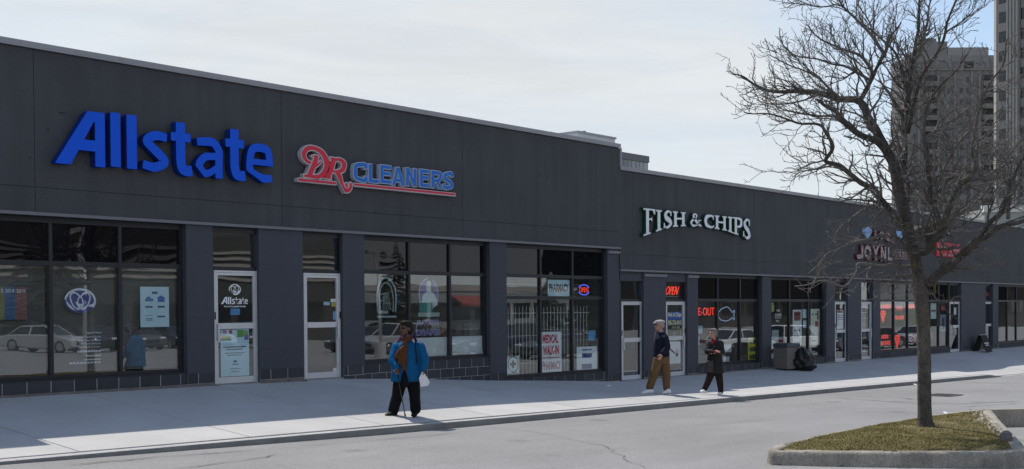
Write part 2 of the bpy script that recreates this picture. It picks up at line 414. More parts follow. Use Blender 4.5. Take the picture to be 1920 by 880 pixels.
# kerb
kx = [float(v) for v in np.arange(-6, 62.3, .4)]
kerb_all = thing('kerb', None, None, (0, KERB_Y, 0)); kerb_all['kind'] = 'structure'
seg = 3.06
KERBF = mat('kerb_face_shade', (.20, .20, .195), .95, var=.2, vscale=3, grain=.2, gscale=60, bump=.4, bscale=60)  # darker front: the kerb face's own shade painted into its colour
k0 = -6.0
while k0 < 62:
    k1 = k0+seg; v = []; f = []
    N_ = 9
    for i in range(N_):
        x = k0+.003+(seg-.006)*i/(N_-1); zt = z_kerb(x)+.001; w = .004*mnoise.noise(Vector((x*3, 2, 0)))
        prof = [(KERB_Y+KERB_W, zt-.05), (KERB_Y+KERB_W, zt), (KERB_Y+.035, zt-.002), (KERB_Y+.012+w, zt-.009), (KERB_Y+w, zt-.03), (KERB_Y-.018+w, z_road(x)-.06)]
        v += [(x, y, z) for y, z in prof]
    for i in range(N_-1):
        for k in range(5): q = i*6+k; f.append((q, q+1, q+7, q+6))
    f.append((5, 4, 3, 2, 1, 0)); e = (N_-1)*6; f.append((e, e+1, e+2, e+3, e+4, e+5))
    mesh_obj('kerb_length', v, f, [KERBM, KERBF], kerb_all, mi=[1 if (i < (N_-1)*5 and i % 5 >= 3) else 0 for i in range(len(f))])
    k0 = k1
# ------------------------------------------------------------------ the row of shops
XS0, XS1, XS2, XS3 = -6.0, 7.45, 24.90, 61.5
PY = .03            # pier face
FY = .15            # window frame face
GY = .19            # glass
# name, x range, floor z, label
SEC = {}
def section(key, x0, x1, dz, label):
    root = thing('shop_building', label, 'building', ((x0+x1)/2, 0, dz), 0, 'units of the charcoal shop row')
    SEC[key] = (root, x0, x1, dz); return root
s0 = section('0', XS0, XS1, 1.3, 'tallest end unit of the charcoal shop row beyond the left edge')
s1 = section('1', XS1, XS2, .585, 'taller charcoal stucco shop unit with the blue and the red letter signs')
s2 = section('2', XS2, XS3, 0.0, 'lower charcoal stucco shop unit with the white serif letter sign')
Z_FB, Z_JOINT, Z_PT, Z_CT = 2.96, 3.42, 5.655, 5.765     # above the unit floor: fascia bottom, joint, panel top, coping top
joints = {'0': [-6.0, -1.5, 3.0], '1': [X(64, 220, 0), X(528, 300, 0), X(867, 320, 0), X(1118, 380, 0)],
          '2': [X(1187, 420, 0), X(1413, 420, 0), 38.6, 45.2, 51.8, 58.4]}
for key, (root, x0, x1, dz) in SEC.items():
    # roof deck, back and side walls
    mb = MB(); mb.box(x0+.02, x1-.02, .12, 16, dz+5.2, dz+5.4); mb.build('roof', mat('roof_gravel', (.2, .2, .2), .95, var=.2, vscale=2), root)
    mb = MB(); mb.box(x0, x1, 16, 16.2, -.6, dz+5.5); mb.build('back_wall', STUCCO, root)
    for xa in (x0, x1-.15):
        mb = MB(); mb.box(xa+.001, xa+.149, .125, 15.99, -.6, dz+5.6); mb.build('party_wall', STUCCO, root)
    # fascia backing and stucco panels with open joints
    mb = MB(); mb.box(x0+.002, x1-.002, .014, .12, dz+Z_FB+.05, dz+Z_PT); mb.build('fascia_backing', mat('joint_backing', (.03, .032, .037), .95), root)  # dark backing seen through the open panel joints
    js = [x0]+[j for j in joints[key] if x0+.05 < j < x1-.05]+[x1]
    for a, b in zip(js[:-1], js[1:]):
        for za, zb in ((Z_FB+.055, Z_JOINT-.004), (Z_JOINT+.004, Z_PT)):
            ga = .004 if a > x0 else 0; gb = .004 if b < x1 else 0
            mb = MB(); mb.box(a+ga, b-gb, 0, .013, dz+za, dz+zb); mb.build('stucco_panel', STUCCO, root)
    # coping in lengths, with a small standing seam between them
    n = max(1, round((x1-x0)/3.05)); st = (x1-x0)/n
    for k in range(n):
        a = x0+k*st; b = a+st
        mb = MB(); mb.box(a+.0015, b-.0015, -.045, .30, dz+Z_PT+.012, dz+Z_CT); mb.box(a+.0015, b-.0015, -.058, -.0455, dz+Z_PT+.004, dz+Z_PT+.026)
        mb.build('coping', COPING, root)
        if k: mb = MB(); mb.box(a-.006, a+.006, -.049, .31, dz+Z_PT+.027, dz+Z_CT+.005); mb.build('coping_seam', COPING, root)
    mb = MB(); mb.box(x0, x1, -.03, .10, dz+Z_FB, dz+Z_FB+.052); mb.build('drip_trim', DRIP, root)
# step in the roofline: metal edge up the exposed end of the taller unit
mb = MB(); mb.box(XS2-.012, XS2+.05, -.04, .33, Z_CT+.012, .585+Z_PT); mb.build('end_flashing', COPING, s1)
mb = MB(); mb.box(XS2+.002, XS2+.03, .34, 15.9, Z_CT+.03, .585+Z_PT-.02); mb.build('end_wall', STUCCO, s1)

# ---- piers
def pier(key, x0, x1, cap=False, ztop=None):
    root, _, _, dz = SEC[key]; zt = dz+(ztop or Z_FB)
    zb = min(z_front(x0), z_front(x1))-.1
    mb = MB(); mb.box(x0, x1, PY, .34, zb, zt-.001)
    o = mb.build('pier', PIERM, root)
    if cap:
        mb = MB(); mb.box(x0-.004, x1+.004, -.012, .05, zt-.125, zt-.055); mb.build('pier_cap', DRIP, root)
    return o
def pier_material():
    M = PAINTBLOCK.copy(); M.name = 'slate_painted_pier'; t = M.node_tree; b = t.nodes['Principled BSDF']
    # faint coursing of the blockwork under thick paint
    geo = t.nodes.new('ShaderNodeNewGeometry'); mp = t.nodes.new('ShaderNodeSeparateXYZ'); cb = t.nodes.new('ShaderNodeCombineXYZ')
    t.links.new(geo.outputs['Position'], mp.inputs['Vector']); t.links.new(mp.outputs['X'], cb.inputs['X']); t.links.new(mp.outputs['Z'], cb.inputs['Y'])
    br = t.nodes.new('ShaderNodeTexBrick'); br.inputs['Scale'].default_value = 1; br.inputs['Brick Width'].default_value = .406; br.inputs['Row Height'].default_value = .203
    br.inputs['Mortar Size'].default_value = .006; br.inputs['Mortar Smooth'].default_value = .6
    t.links.new(cb.outputs['Vector'], br.inputs['Vector'])
    old = b.inputs['Normal'].links[0].from_node
    bp = t.nodes.new('ShaderNodeBump'); bp.invert = True; bp.inputs['Strength'].default_value = .55; bp.inputs['Distance'].default_value = .006
    t.links.new(br.outputs['Fac'], bp.inputs['Height']); t.links.new(old.outputs['Normal'], bp.inputs['Normal']); t.links.new(bp.outputs['Normal'], b.inputs['Normal'])
    return M
PIERM = pier_material()
# ---- blockwork
_blk = {}
def block_mesh(h=.193, d=.10):
    k = (h, d)
    if k not in _blk:
        mb = MB(); mb.bbox(0, .396, 0, d, 0, h, .004); me = bpy.data.meshes.new('block'); me.from_pydata(mb.v, [], mb.f); me.materials.append(BLOCK); _blk[k] = me
    return _blk[k]
def blocks(key, x0, x1, ztop, y, courses=3, phase=0.0, found=True):
    """courses of blocks from ztop down to the pavement between x0 and x1"""
    root, _, _, dz = SEC[key]; R0 = wloc(root)
    zmin = min(z_front(x0), z_front(x1), z_front((x0+x1)/2))-.05
    mb = MB(); mb.box(x0+.001, x1-.001, y+.0055, y+.09, zmin-.1, ztop-.002); mb.build('mortar', MORTAR, root)
    zf = None
    for c in range(courses):
        zt = ztop-c*.203; zb = zt-.191
        off = phase+(.203 if c % 2 else 0)
        k = math.floor((x0-off)/.406)
        while off+k*.406 < x1:
            a = max(x0+.003, off+k*.406+.007); b = min(x1-.003, off+(k+1)*.406-.007); k += 1
            if b-a < .05: continue
            g = min(z_front(a), z_front(b))
            if zt < g+.015: continue
            if found and c > 0 and zt-g < .09: continue
            o = bpy.data.objects.new('block', block_mesh()); col.objects.link(o); o.parent = root
            o.location = Vector((a, y+random.uniform(-.0015, .0015), zb))-R0; o.scale = ((b-a)/.396, 1, 1)
def foundation(key, x0, x1, ztop):
    root = SEC[key][0]; mb = MB(); n = max(2, int((x1-x0)/.25)); v = []; f = []
    for i in range(n+1):
        x = x0+(x1-x0)*i/n; j = .006*mnoise.noise(Vector((x*7, 3, 1)))
        v += [(x, .012+j, z_front(x)-.05), (x, .008+j, ztop-.012+j), (x, .03, ztop+j*.4), (x, .12, ztop)]
    for i in range(n):
        for k in range(3): a = i*4+k; f.append((a, a+4, a+5, a+1))
    mb.add(v, f); mb.build('foundation_strip', FOUND, root)

# ---- windows
def pane(parent, x0, x1, z0, z1, m, y=GY):
    mb = MB(); mb.box(x0, x1, y, y+.006, z0, z1); return mb.build('pane', m, parent)
def window(key, x0, x1, z0, z1, mull, bars, dark_from, left_hidden=True):
    """glazed front between x0..x1; bars = z of horizontal rails; panes above dark_from are black spandrel glass"""
    root = SEC[key][0]
    fr = MB(); W = .055
    fr.box(x0+.001, x0+W, FY, FY+.09, z0, z1); fr.box(x1-W, x1-.001, FY, FY+.09, z0, z1)
    fr.box(x0+W+.001, x1-W-.001, FY+.001, FY+.09, z0, z0+.06); fr.box(x0+W+.001, x1-W-.001, FY+.001, FY+.09, z1-.10, z1-.002)
    w = fr.build('window', FRAME, root)
    xs_ = [x0+W]+list(mull)+[x1-W]; zs_ = [z0+.06]+list(bars)+[z1-.10]
    for mx in mull:
        mb = MB(); mb.box(mx-.03, mx+.03, FY-.006, FY+.088, z0+.061, z1-.101); mb.build('mullion', FRAME, w)
    for bz in bars:
        for a, b in zip(xs_[:-1], xs_[1:]):
            la = .031 if a in mull else .001; lb = .031 if b in mull else .001
            mb = MB(); mb.box(a+la, b-lb, FY-.003, FY+.086, bz-.04, bz+.04); mb.build('rail', FRAME, w)
    for a, b in zip(xs_[:-1], xs_[1:]):
        for c, d in zip(zs_[:-1], zs_[1:]):
            la = .03 if a in mull else 0; lb = .03 if b in mull else 0
            lc = .04 if c in bars else 0; ld = .04 if d in bars else 0
            pane(w, a+la, b-lb, c+lc, d-ld, DARKGLASS if (c+d)/2 > dark_from else GLASS)
    # sill flashing
    mb = MB(); mb.box(x0+.002, x1-.002, .048, FY-.008, z0-.03, z0-.001); mb.build('sill', FRAME, w)
    return w
# ---- doors
def door(key, x0, x1, ox0, ox1, z0, h=2.14, handle='L', header=None, ztop=None, panel=GLASS):
    """aluminium door in opening ox0..ox1, leaf frame x0..x1, transom light above"""
    root, _, _, dz = SEC[key]; zt = ztop or dz+Z_FB
    y = .10
    jm = MB()
    if ox0 < x0-.01: jm.box(ox0+.001, x0-.002, y+.02, y+.12, z0, zt-.002)
    if ox1 > x1+.01: jm.box(x1+.002, ox1-.001, y+.02, y+.12, z0, zt-.002)
    ht = z0+h
    jm.box(x0, x1, y+.015, y+.12, ht+.002, ht+.07); jm.box(x0, x1, y+.015, y+.12, zt-.11 if header is None else header, zt-.003)
    dj = jm.build('door_surround', FRAME, root)
    t1 = (zt-.11) if header is None else header
    pane(dj, x0+.03, x1-.03, ht+.071, t1-.001, GLASS, y+.06)
    fr = MB(); S = .052
    # fixed frame
    fr.box(x0, x0+.034, y, y+.11, z0+.005, ht); fr.box(x1-.034, x1, y, y+.11, z0+.005, ht); fr.box(x0+.035, x1-.035, y+.001, y+.11, ht-.036, ht-.001)
    d = fr.build('door', ALU, root)
    lf = MB(); a, b = x0+.038, x1-.038
    lf.box(a, a+S, y+.012, y+.058, z0+.012, ht-.04); lf.box(b-S, b, y+.012, y+.058, z0+.012, ht-.04)
    lf.box(a+S+.0005, b-S-.0005, y+.0125, y+.0575, ht-.04-S, ht-.0405); lf.box(a+S+.0005, b-S-.0005, y+.0125, y+.0575, z0+.0125, z0+.13)
    lf.box(a+S+.0005, b-S-.0005, y+.008, y+.0575, z0+1.04, z0+1.15)
    lf.build('leaf_frame', ALU, d)
    pane(d, a+S, b-S, z0+.13, z0+1.04, panel, y+.032); pane(d, a+S, b-S, z0+1.15, ht-.04-S, panel, y+.032)
    hb = MB(); hx = a+.02 if handle == 'L' else b-.02-.035
    hb.box(hx, hx+.035, y-.035, y-.012, z0+.82, z0+1.14); hb.box(hx+.005, hx+.03, y-.012, y+.0115, z0+1.08, z0+1.12); hb.box(hx+.005, hx+.03, y-.012, y+.0115, z0+.84, z0+.88)
    hb.build('pull_handle', ALU, d)
    kb = MB(); kx_ = x0+.006 if handle == 'L' else x1-.03
    kb.box(kx_, kx_+.024, y-.008, y-.0005, z0+1.22, z0+1.36); kb.build('lock_plate', BLACK, d)
    th = MB(); th.box(x0+.001, x1-.001, .02, y+.1, z0-.06, z0+.004); th.build('threshold', GREYMETAL, d)
    return d
FB1, FB2 = .585+Z_FB, Z_FB
px1 = dict(W1=(None, 350.5), D1=(400.4, 486.4), D2=(568.8, 643.5), W2=(684, 919), W3=(950.4, 1139.5))
px2 = dict(D3=(1165.5, 1207.3), D4=(1249, 1289), W4=(1309, 1429.4), W5=(1446.3, 1549.5), D5=(1565.6, 1590), D6=(1615, 1637.5), W6=(1650.5, 1784), D7=(1784, 1802.8), D8=(1848, 1862), W7=(1872, 1960))
OP = {}
for k, (a, b) in list(px1.items())+list(px2.items()):
    OP[k] = (X(a) if a else 7.75, X(b))
xw1 = lambda p: X(p, 600, FY)
OP['W1'] = (XS1+.25, OP['W1'][1])
# piers between the openings
def between(key, a, b, **k): pier(key, a, b, **k)
between('1', XS1+.001, OP['W1'][0])
between('1', OP['W1'][1], OP['D1'][0]); between('1', OP['D1'][1], OP['D2'][0]); between('1', OP['D2'][1], OP['W2'][0])
between('1', OP['W2'][1], OP['W3'][0]); between('1', OP['W3'][1], XS2-.001, cap=True)
between('2', OP['D3'][1], OP['D4'][0], cap=True); between('2', OP['D4'][1], OP['W4'][0], cap=True)
between('2', OP['W4'][1], OP['W5'][0]); between('2', OP['W5'][1], OP['D5'][0]); between('2', OP['D5'][1], OP['D6'][0])
between('2', OP['D6'][1], OP['W6'][0]); between('2', OP['D7'][1], OP['D8'][0]); between('2', OP['D8'][1], OP['W7'][0])
pier('0', XS0, XS1-.001)
pier('2', OP['W7'][1], XS3)
# windows
ZS1 = .585+.27; ZS2 = .25
m1 = X(96.5, 600, FY); m2 = X(226.5, 600, FY)
W1 = window('1', OP['W1'][0], OP['W1'][1], ZS1, FB1-.001, [m1, m2], [.585+2.19], 2.8)
W2 = window('1', OP['W2'][0], OP['W2'][1], ZS1, FB1-.001, [X(768, 600, FY), X(844.5, 600, FY)], [.585+2.19], 2.8)
W3 = window('1', OP['W3'][0], OP['W3'][1], .31, FB1-.001, [X(1014, 600, FY), X(1074, 600, FY)], [2.24, .585+2.19], 2.8)
W4 = window('2', OP['W4'][0], OP['W4'][1], ZS2, FB2-.001, [X(1346, 600, FY), X(1388, 600, FY)], [2.19], 2.2)
W5 = window('2', OP['W5'][0], OP['W5'][1], ZS2, FB2-.001, [X(1480.5, 600, FY), X(1516, 600, FY)], [2.19], 2.2)
W6 = window('2', OP['W6'][0], OP['W6'][1]-.06, ZS2, FB2-.001, [X(1676.5, 600, FY), X(1702.5, 600, FY), X(1731, 600, FY), X(1760.5, 600, FY)], [2.19], 2.2)
W7 = window('2', OP['W7'][0], OP['W7'][1], ZS2, FB2-.001, [X(1889, 600, FY), X(1906, 600, FY), X(1926, 600, FY)], [2.19], 2.2)
# doors
D1 = door('1', X(402, 600, .1), X(483.5, 600, .1), *OP['D1'], .585, handle='L')
D2 = door('1', X(570, 600, .1), X(638.6, 600, .1), *OP['D2'], .575, handle='R')
D3 = door('2', X(1165.6, 600, .1), X(1206, 600, .1), *OP['D3'], .005, handle='L', header=2.70)
D4 = door('2', X(1248.5, 600, .1), X(1284.5, 600, .1), *OP['D4'], .005, handle='R', header=2.70)
D5 = door('2', X(1565.5, 600, .1), X(1588.5, 600, .1), *OP['D5'], .005, handle='L')
D6 = door('2', X(1614.5, 600, .1), X(1634.5, 600, .1), *OP['D6'], .005, handle='R')
D7 = door('2', OP['W6'][1]+.01, X(1800.5, 600, .1), OP['W6'][1]-.06, OP['D7'][1], .005, handle='L')
D8 = door('2', X(1847, 600, .1), X(1861, 600, .1), *OP['D8'], .005, handle='L')
# blockwork under the windows and along the foot of the piers
blocks('1', OP['W1'][0], OP['W1'][1], ZS1-.031, .05, 1, X(4.1, 720, .05))
foundation('1', XS1, OP['D1'][0], .632)
blocks('1', OP['W1'][1], OP['D1'][0], .827, PY-.010, 1, X(372.5, 720, .02))
blocks('1', OP['D1'][1], OP['D2'][0], .827, PY-.010, 1, X(540, 700, .02)); foundation('1', OP['D1'][1], OP['D2'][0], .632)
blocks('1', OP['D2'][1]+.002, OP['W2'][0], .812, PY-.010, 2, X(653, 700, .02), found=False)
blocks('1', OP['W2'][0], OP['W2'][1], ZS1-.031, .05, 4, X(814, 670, .05), found=False)
blocks('1', OP['W2'][1], OP['W3'][0], .45, PY-.010, 2, X(935, 700, .02), found=False)
blocks('1', OP['W3'][0], OP['W3'][1], .31-.031, .05, 2, X(1041, 705, .05), found=False)
blocks('1', OP['W3'][1], XS2, .22, PY-.010, 1, X(1147, 705, .02), found=False)
for a, b, ph in (('D3', 'D4', 1232), ('D4', 'W4', 1303), ('W4', 'W5', 1438), ('W5', 'D5', 1557), ('D5', 'D6', 1600), ('D6', 'W6', 1644), ('D7', 'D8', 1822), ('D8', 'W7', 1866)):
    blocks('2', OP[a][1], OP[b][0], .245, PY-.010, 1, X(ph, 690, .02)); foundation('2', OP[a][1], OP[b][0], .048)
for k, ph in (('W4', 1359.5), ('W5', 1524), ('W6', 1663), ('W7', 1880)):
    blocks('2', OP[k][0], OP[k][1]-(.06 if k == 'W6' else 0), ZS2-.031, .05, 1, X(ph, 690, .05)); foundation('2', OP[k][0], OP[k][1]-(.06 if k == 'W6' else 0), .024)
# header panels over the two doors by the step, interior rooms
for k in ('D3', 'D4'):
    a, b = OP[k]; mb = MB(); mb.box(a+.001, b-.001, .075, .11, 2.705, FB2-.001); mb.build('header_panel', PAINTBLOCK, s2)
ROOM = mat('interior_paint', (.34, .34, .32), .9, var=.05); FLOORM = mat('interior_floor', (.20, .18, .16), .5, var=.1); CEIL = mat('interior_ceiling', (.42, .42, .41), .9)
def room(key, x0, x1, depth=4.2):
    root, _, _, dz = SEC[key]; z0, z1 = dz-.02 if key == '1' else -.03, dz+2.86
    mb = MB(); mb.box(x0, x1, depth, depth+.05, z0, z1, 0); mb.box(x0, x0+.05, .36, depth-.001, z0, z1, 0); mb.box(x1-.05, x1, .36, depth-.001, z0, z1, 0)
    mb.box(x0+.051, x1-.051, .30, depth-.002, z0-.05, z0, 1); mb.box(x0+.051, x1-.051, .25, depth-.002, z1, z1+.05, 2)
    mb.build('interior', [ROOM, FLOORM, CEIL], root)
room('1', 7.65, (OP['D1'][1]+OP['D2'][0])/2); room('1', (OP['D1'][1]+OP['D2'][0])/2+.01, (OP['W2'][1]+OP['W3'][0])/2)
mb = MB(); xa, xb = (OP['W2'][1]+OP['W3'][0])/2+.01, XS2-.16
mb.box(xa, xb, 3.6, 3.65, -.02, 3.4, 0); mb.box(xa, xa+.05, .36, 3.59, -.02, 3.4, 0); mb.box(xb-.05, xb, .36, 3.59, -.02, 3.4, 0); mb.box(xa+.051, xb-.051, .3, 3.59, -.07, -.02, 1); mb.box(xa+.051, xb-.051, .25, 3.59, 3.4, 3.45, 2)
mb.build('interior', [ROOM, FLOORM, CEIL], s1)
room('2', XS2+.16, (OP['D3'][1]+OP['D4'][0])/2); room('2', (OP['D3'][1]+OP['D4'][0])/2+.01, (OP['W4'][1]+OP['W5'][0])/2)
room('2', (OP['W4'][1]+OP['W5'][0])/2+.01, (OP['D5'][1]+OP['D6'][0])/2); room('2', (OP['D5'][1]+OP['D6'][0])/2+.01, (OP['D7'][1]+OP['D8'][0])/2); room('2', (OP['D7'][1]+OP['D8'][0])/2+.01, XS3-.2)
# slatted blinds behind the first window, a pale partition behind the others
BLIND = mat('blind_slats', (.22, .22, .21), .7)
for a, b in ((OP['W1'][0]+.06, m1-.03), (m1+.03, m2-.03), (m2+.03, OP['W1'][1]-.06)):
    bl = thing('window_blind', 'grey slatted blind hanging inside the '+('leftmost pane of the first shop window' if a < 8 else 'pane with the round emblem' if a < m2 else 'pane with the pale blue car poster'), 'blind', ((a+b)/2, .32, 2.6), 0, 'slatted blinds of the first shop')
    mb = MB(); z = ZS1+.09
    while z < 2.68:
        mb.add([(a, .30, z), (b, .30, z), (b, .32, z+.018), (a, .32, z+.018), (a, .3005, z-.0015), (b, .3005, z-.0015), (b, .3205, z+.0165), (a, .3205, z+.0165)], [(0, 1, 2, 3), (7, 6, 5, 4)]); z += .021
    mb.build('slats', BLIND, bl)['kind'] = 'stuff'
    mb = MB(); mb.box(a, b, .295, .335, 2.69, 2.73); mb.build('head_rail', BLIND, bl)

# old fixing holes and patched spots on the fascia
HOLE = mat('fixing_hole', (.015, .015, .016), 1)
for px_, py_, r_ in ((114, 212, .02), (120, 212, .014), (90, 243, .018), (56, 296, .014), (160, 305, .016), (125, 250, .012), (540, 300, .012), (905, 395, .016), (1010, 330, .012), (705, 398, .018), (640, 392, .012)):
    p = on_y(px_, py_, -.002); a = [(float(p[0])+math.cos(t)*r_, float(p[2])+math.sin(t)*r_) for t in np.linspace(0, 6.283, 9)[:-1]]
    MB().prism(a, -.003, .004).build('fixing_hole', HOLE, s1)
# ------------------------------------------------------------------ lettering: polygons -> distance field -> outline -> solid
def ribbon(pts, w):
    """closed polygon along a polyline; w = width or list of widths"""
    P = np.array(pts, float); n = len(P); ws = np.full(n, w, float) if np.isscalar(w) else np.interp(np.linspace(0, 1, n), np.linspace(0, 1, len(w)), w)
    T = np.gradient(P, axis=0); T /= (np.linalg.norm(T, axis=1, keepdims=True)+1e-9); Nn = np.stack([-T[:, 1], T[:, 0]], 1)
    a = P+Nn*ws[:, None]/2; b = P-Nn*ws[:, None]/2
    return np.concatenate([a, b[::-1]])
def arc(cx, cy, rx, ry, a0, a1, n=24):
    t = np.radians(np.linspace(a0, a1, n)); return [(cx+rx*math.cos(q), cy+ry*math.sin(q)) for q in t]
def bez(pts, n=28):
    """smooth Catmull-Rom through points"""
    P = [np.array(p, float) for p in pts]; P = [2*P[0]-P[1]]+P+[2*P[-1]-P[-2]]; out = []
    m_ = max(4, n//(len(P)-3))
    for i in range(1, len(P)-2):
        for k in range(m_):
            t = k/m_; p0, p1, p2, p3 = P[i-1:i+3]
            out.append(tuple(.5*((2*p1)+(-p0+p2)*t+(2*p0-5*p1+4*p2-p3)*t*t+(-p0+3*p1-3*p2+p3)*t**3)))
    out.append(tuple(P[-2])); return out
def sdf_poly(poly, gx_, gy_):
    P = np.array(poly, float); d = np.full(gx_.shape, 1e9); s = np.ones(gx_.shape); n = len(P)
    for i in range(n):
        a = P[i]; b = P[i-1]; e = b-a; wx = gx_-a[0]; wy = gy_-a[1]
        t = np.clip((wx*e[0]+wy*e[1])/(e@e+1e-12), 0, 1)
        d = np.minimum(d, (wx-e[0]*t)**2+(wy-e[1]*t)**2)
        c1 = gy_ >= a[1]; c2 = gy_ < b[1]; c3 = e[0]*wy > e[1]*wx
        s = np.where((c1 & c2 & c3) | (~c1 & ~c2 & ~c3), -s, s)
    return s*np.sqrt(d)
def contours(polys, offs=(0,), res=None, cuts=()):
    """outlines of the union of polys (minus cuts), grown by each offset"""
    A = np.concatenate([np.array(p) for p in polys]); lo = A.min(0); hi = A.max(0); H = (hi-lo).max(); res = res or H/64; pad = max(offs)+3*res
    xs_ = np.arange(lo[0]-pad, hi[0]+pad+res, res); ys_ = np.arange(lo[1]-pad, hi[1]+pad+res, res); gx_, gy_ = np.meshgrid(xs_, ys_)
    D = np.full(gx_.shape, 1e9)
    for p in polys: D = np.minimum(D, sdf_poly(p, gx_, gy_))
    for p in cuts: D = np.maximum(D, -sdf_poly(p, gx_, gy_))
    out = []
    for o in offs:
        V = D-o+1e-7; segs = {}
        ny, nx = V.shape
        def ip(i, j, k, l):
            a, b = V[i, j], V[k, l]; t = a/(a-b); return (xs_[j]+(xs_[l]-xs_[j])*t, ys_[i]+(ys_[k]-ys_[i])*t)
        S = V < 0; idx = S[:-1, :-1]*1+S[:-1, 1:]*2+S[1:, 1:]*4+S[1:, :-1]*8
        for i, j in zip(*np.where((idx > 0) & (idx < 15))):
            c = idx[i, j]
            E = {'b': ('h', i, j), 't': ('h', i+1, j), 'l': ('v', i, j), 'r': ('v', i, j+1)}
            tab = {1: 'lb', 2: 'br', 3: 'lr', 4: 'rt', 6: 'bt', 7: 'lt', 8: 'tl', 9: 'tb', 11: 'tr', 12: 'rl', 13: 'rb', 14: 'bl', 5: 'lb,rt', 10: 'br,tl'}[int(c)]
            for q in tab.split(','): segs[E[q[0]]] = E[q[1]]
        loops = []
        while segs:
            st, cur = next(iter(segs.items())); del segs[st]; lp = [st]
            while cur != st and cur in segs:
                lp.append(cur); cur = segs.pop(cur)
            pts = [ip(i, j, i, j+1) if k == 'h' else ip(i, j, i+1, j) for k, i, j in lp]
            # drop nearly collinear points
            keep = []
            for k in range(len(pts)):
                a = keep[-1] if keep else pts[k-1]; b = pts[k]; c = pts[(k+1) % len(pts)]
                cr = abs((b[0]-a[0])*(c[1]-a[1])-(b[1]-a[1])*(c[0]-a[0])); L_ = math.hypot(c[0]-a[0], c[1]-a[1])+1e-9
                if cr/L_ > res*.05: keep.append(b)
            if len(keep) > 2: loops.append(keep)
        out.append(loops)
    return out
def solid(loops, depth, warp=None):
    """fill outlines (even-odd) and extrude by depth: front at y = -depth, back y = 0; returns verts, faces"""
    cu = bpy.data.curves.new('tmp', 'CURVE'); cu.dimensions = '2D'; cu.fill_mode = 'BOTH'; cu.extrude = depth/2
    for lp in loops:
        sp = cu.splines.new('POLY'); sp.points.add(len(lp)-1); sp.use_cyclic_u = True
        for q, p in zip(sp.points, lp): q.co = (p[0], p[1], 0, 1)
    return _curve_mesh(cu, depth, warp)
def _curve_mesh(cu, depth, warp=None):
    ob = bpy.data.objects.new('tmp', cu); me = bpy.data.meshes.new_from_object(ob)
    v = [tuple(p.co) for p in me.vertices]; f = [tuple(p.vertices) for p in me.polygons]
    bpy.data.objects.remove(ob); bpy.data.curves.remove(cu); bpy.data.meshes.remove(me)
    w = warp or (lambda x, z: (x, z)); out = []
    for x, y, z in v:
        a, b = w(x, y); out.append((a, -z-depth/2, b))
    return out, f
def text_poly(body, depth=.002, bold=0.0, spacing=1.0):
    cu = bpy.data.curves.new('tmp', 'FONT'); cu.body = body; cu.size = 1; cu.extrude = depth/2; cu.offset = bold; cu.space_character = spacing; cu.resolution_u = 3
    cu.align_x = 'LEFT'
    return _curve_mesh(cu, depth)
def put_text(name, body, x0, x1, z0, z1, y, m, parent, depth=.002, bold=0.0, spacing=1.0, slant=0.0):
    """text stretched to fill x0..x1 / z0..z1 on the plane y (front of the letters at y-depth)"""
    v, f = text_poly(body, depth, bold, spacing)
    if not v: return None
    A = np.array(v); lx, hx = A[:, 0].min(), A[:, 0].max(); lz, hz = A[:, 2].min(), A[:, 2].max()
    s = [(x0+(p[0]-lx)/(hx-lx)*(x1-x0)+slant*(p[2]-lz), y+p[1], z0+(p[2]-lz)/(hz-lz)*(z1-z0)) for p in v]
    return mesh_obj(name, s, f, m, parent)
def place_solid(name, loops, depth, x0, z0, y, m, parent, warp=None):
    v, f = solid(loops, depth, warp); return mesh_obj(name, [(x0+p[0], y+p[1], z0+p[2]) for p in v], f, m, parent)

# ---- glyphs: functions of width, height, stroke -> polygons (origin bottom-left)
def rect(a, b, c, d): return [(a, b), (c, b), (c, d), (a, d)]
def g_l(w, h, t): return [rect(0, 0, w, h)]
def g_Aslant(w, h, t):
    return [[(0, 0), (.31*w, 0), (.88*w, h), (.65*w, h)], [(.80*w, 0), (w, 0), (w, h), (.66*w, h), (.80*w, .80*h)], [(.36*w, .275*h), (.86*w, .275*h), (.86*w, .475*h), (.46*w, .475*h)]]
def g_s(w, h, t):
    u = t*.5
    return [ribbon(bez([(w-.08*w, h-u-.02*h), (.5*w, h-u*.98), (u+.04*w, h*.74), (w*.5, h*.52), (w-u-.02*w, h*.27), (w*.46, u*.98), (.04*w, u+.045*h)], 60), [t*.9, t, t, t*1.02, t, t, t*.9])]
def g_t(w, h, t):
    x = .24*w; c = x+t/2
    return [ribbon(bez([(c, h), (c, h*.55), (c, h*.28), (c+.10*w, h*.12), (c+.32*w, t*.46), (w, t*.52)], 40), t), rect(0, .64*h, .93*w, .64*h+t*.82)]
def g_a(w, h, t):
    u = t*.5; c = w-u
    return [ribbon(bez([(.08*w, h*.87), (.34*w, h-u*.95), (.66*w, h-u), (c, h*.70), (c, h*.4), (c, 0)], 50), [t*.85, t, t, t, t]),
            ribbon(bez([(c, h*.55), (.62*w, h*.545), (.34*w, h*.50), (u+.02*w, h*.30), (.30*w, u+.005*h), (.55*w, h*.135), (c-.02*w, h*.30)], 60), [t*.8, t*.85, t*.9, t, t*.9, t*.8, t*.7])]
def g_e(w, h, t):
    u = t*.5
    return [ribbon(bez([(w-.04*w, h*.12), (.60*w, u*.97), (u+.04*w, h*.25), (u, h*.52), (u+.10*w, h*.82), (.52*w, h-u), (w-u-.06*w, h*.82), (w-u, h*.52)], 70), [t*.85, t, t, t, t, t, t, t*.95]), rect(.12*w, .435*h, w-.001, .435*h+t*.72)]
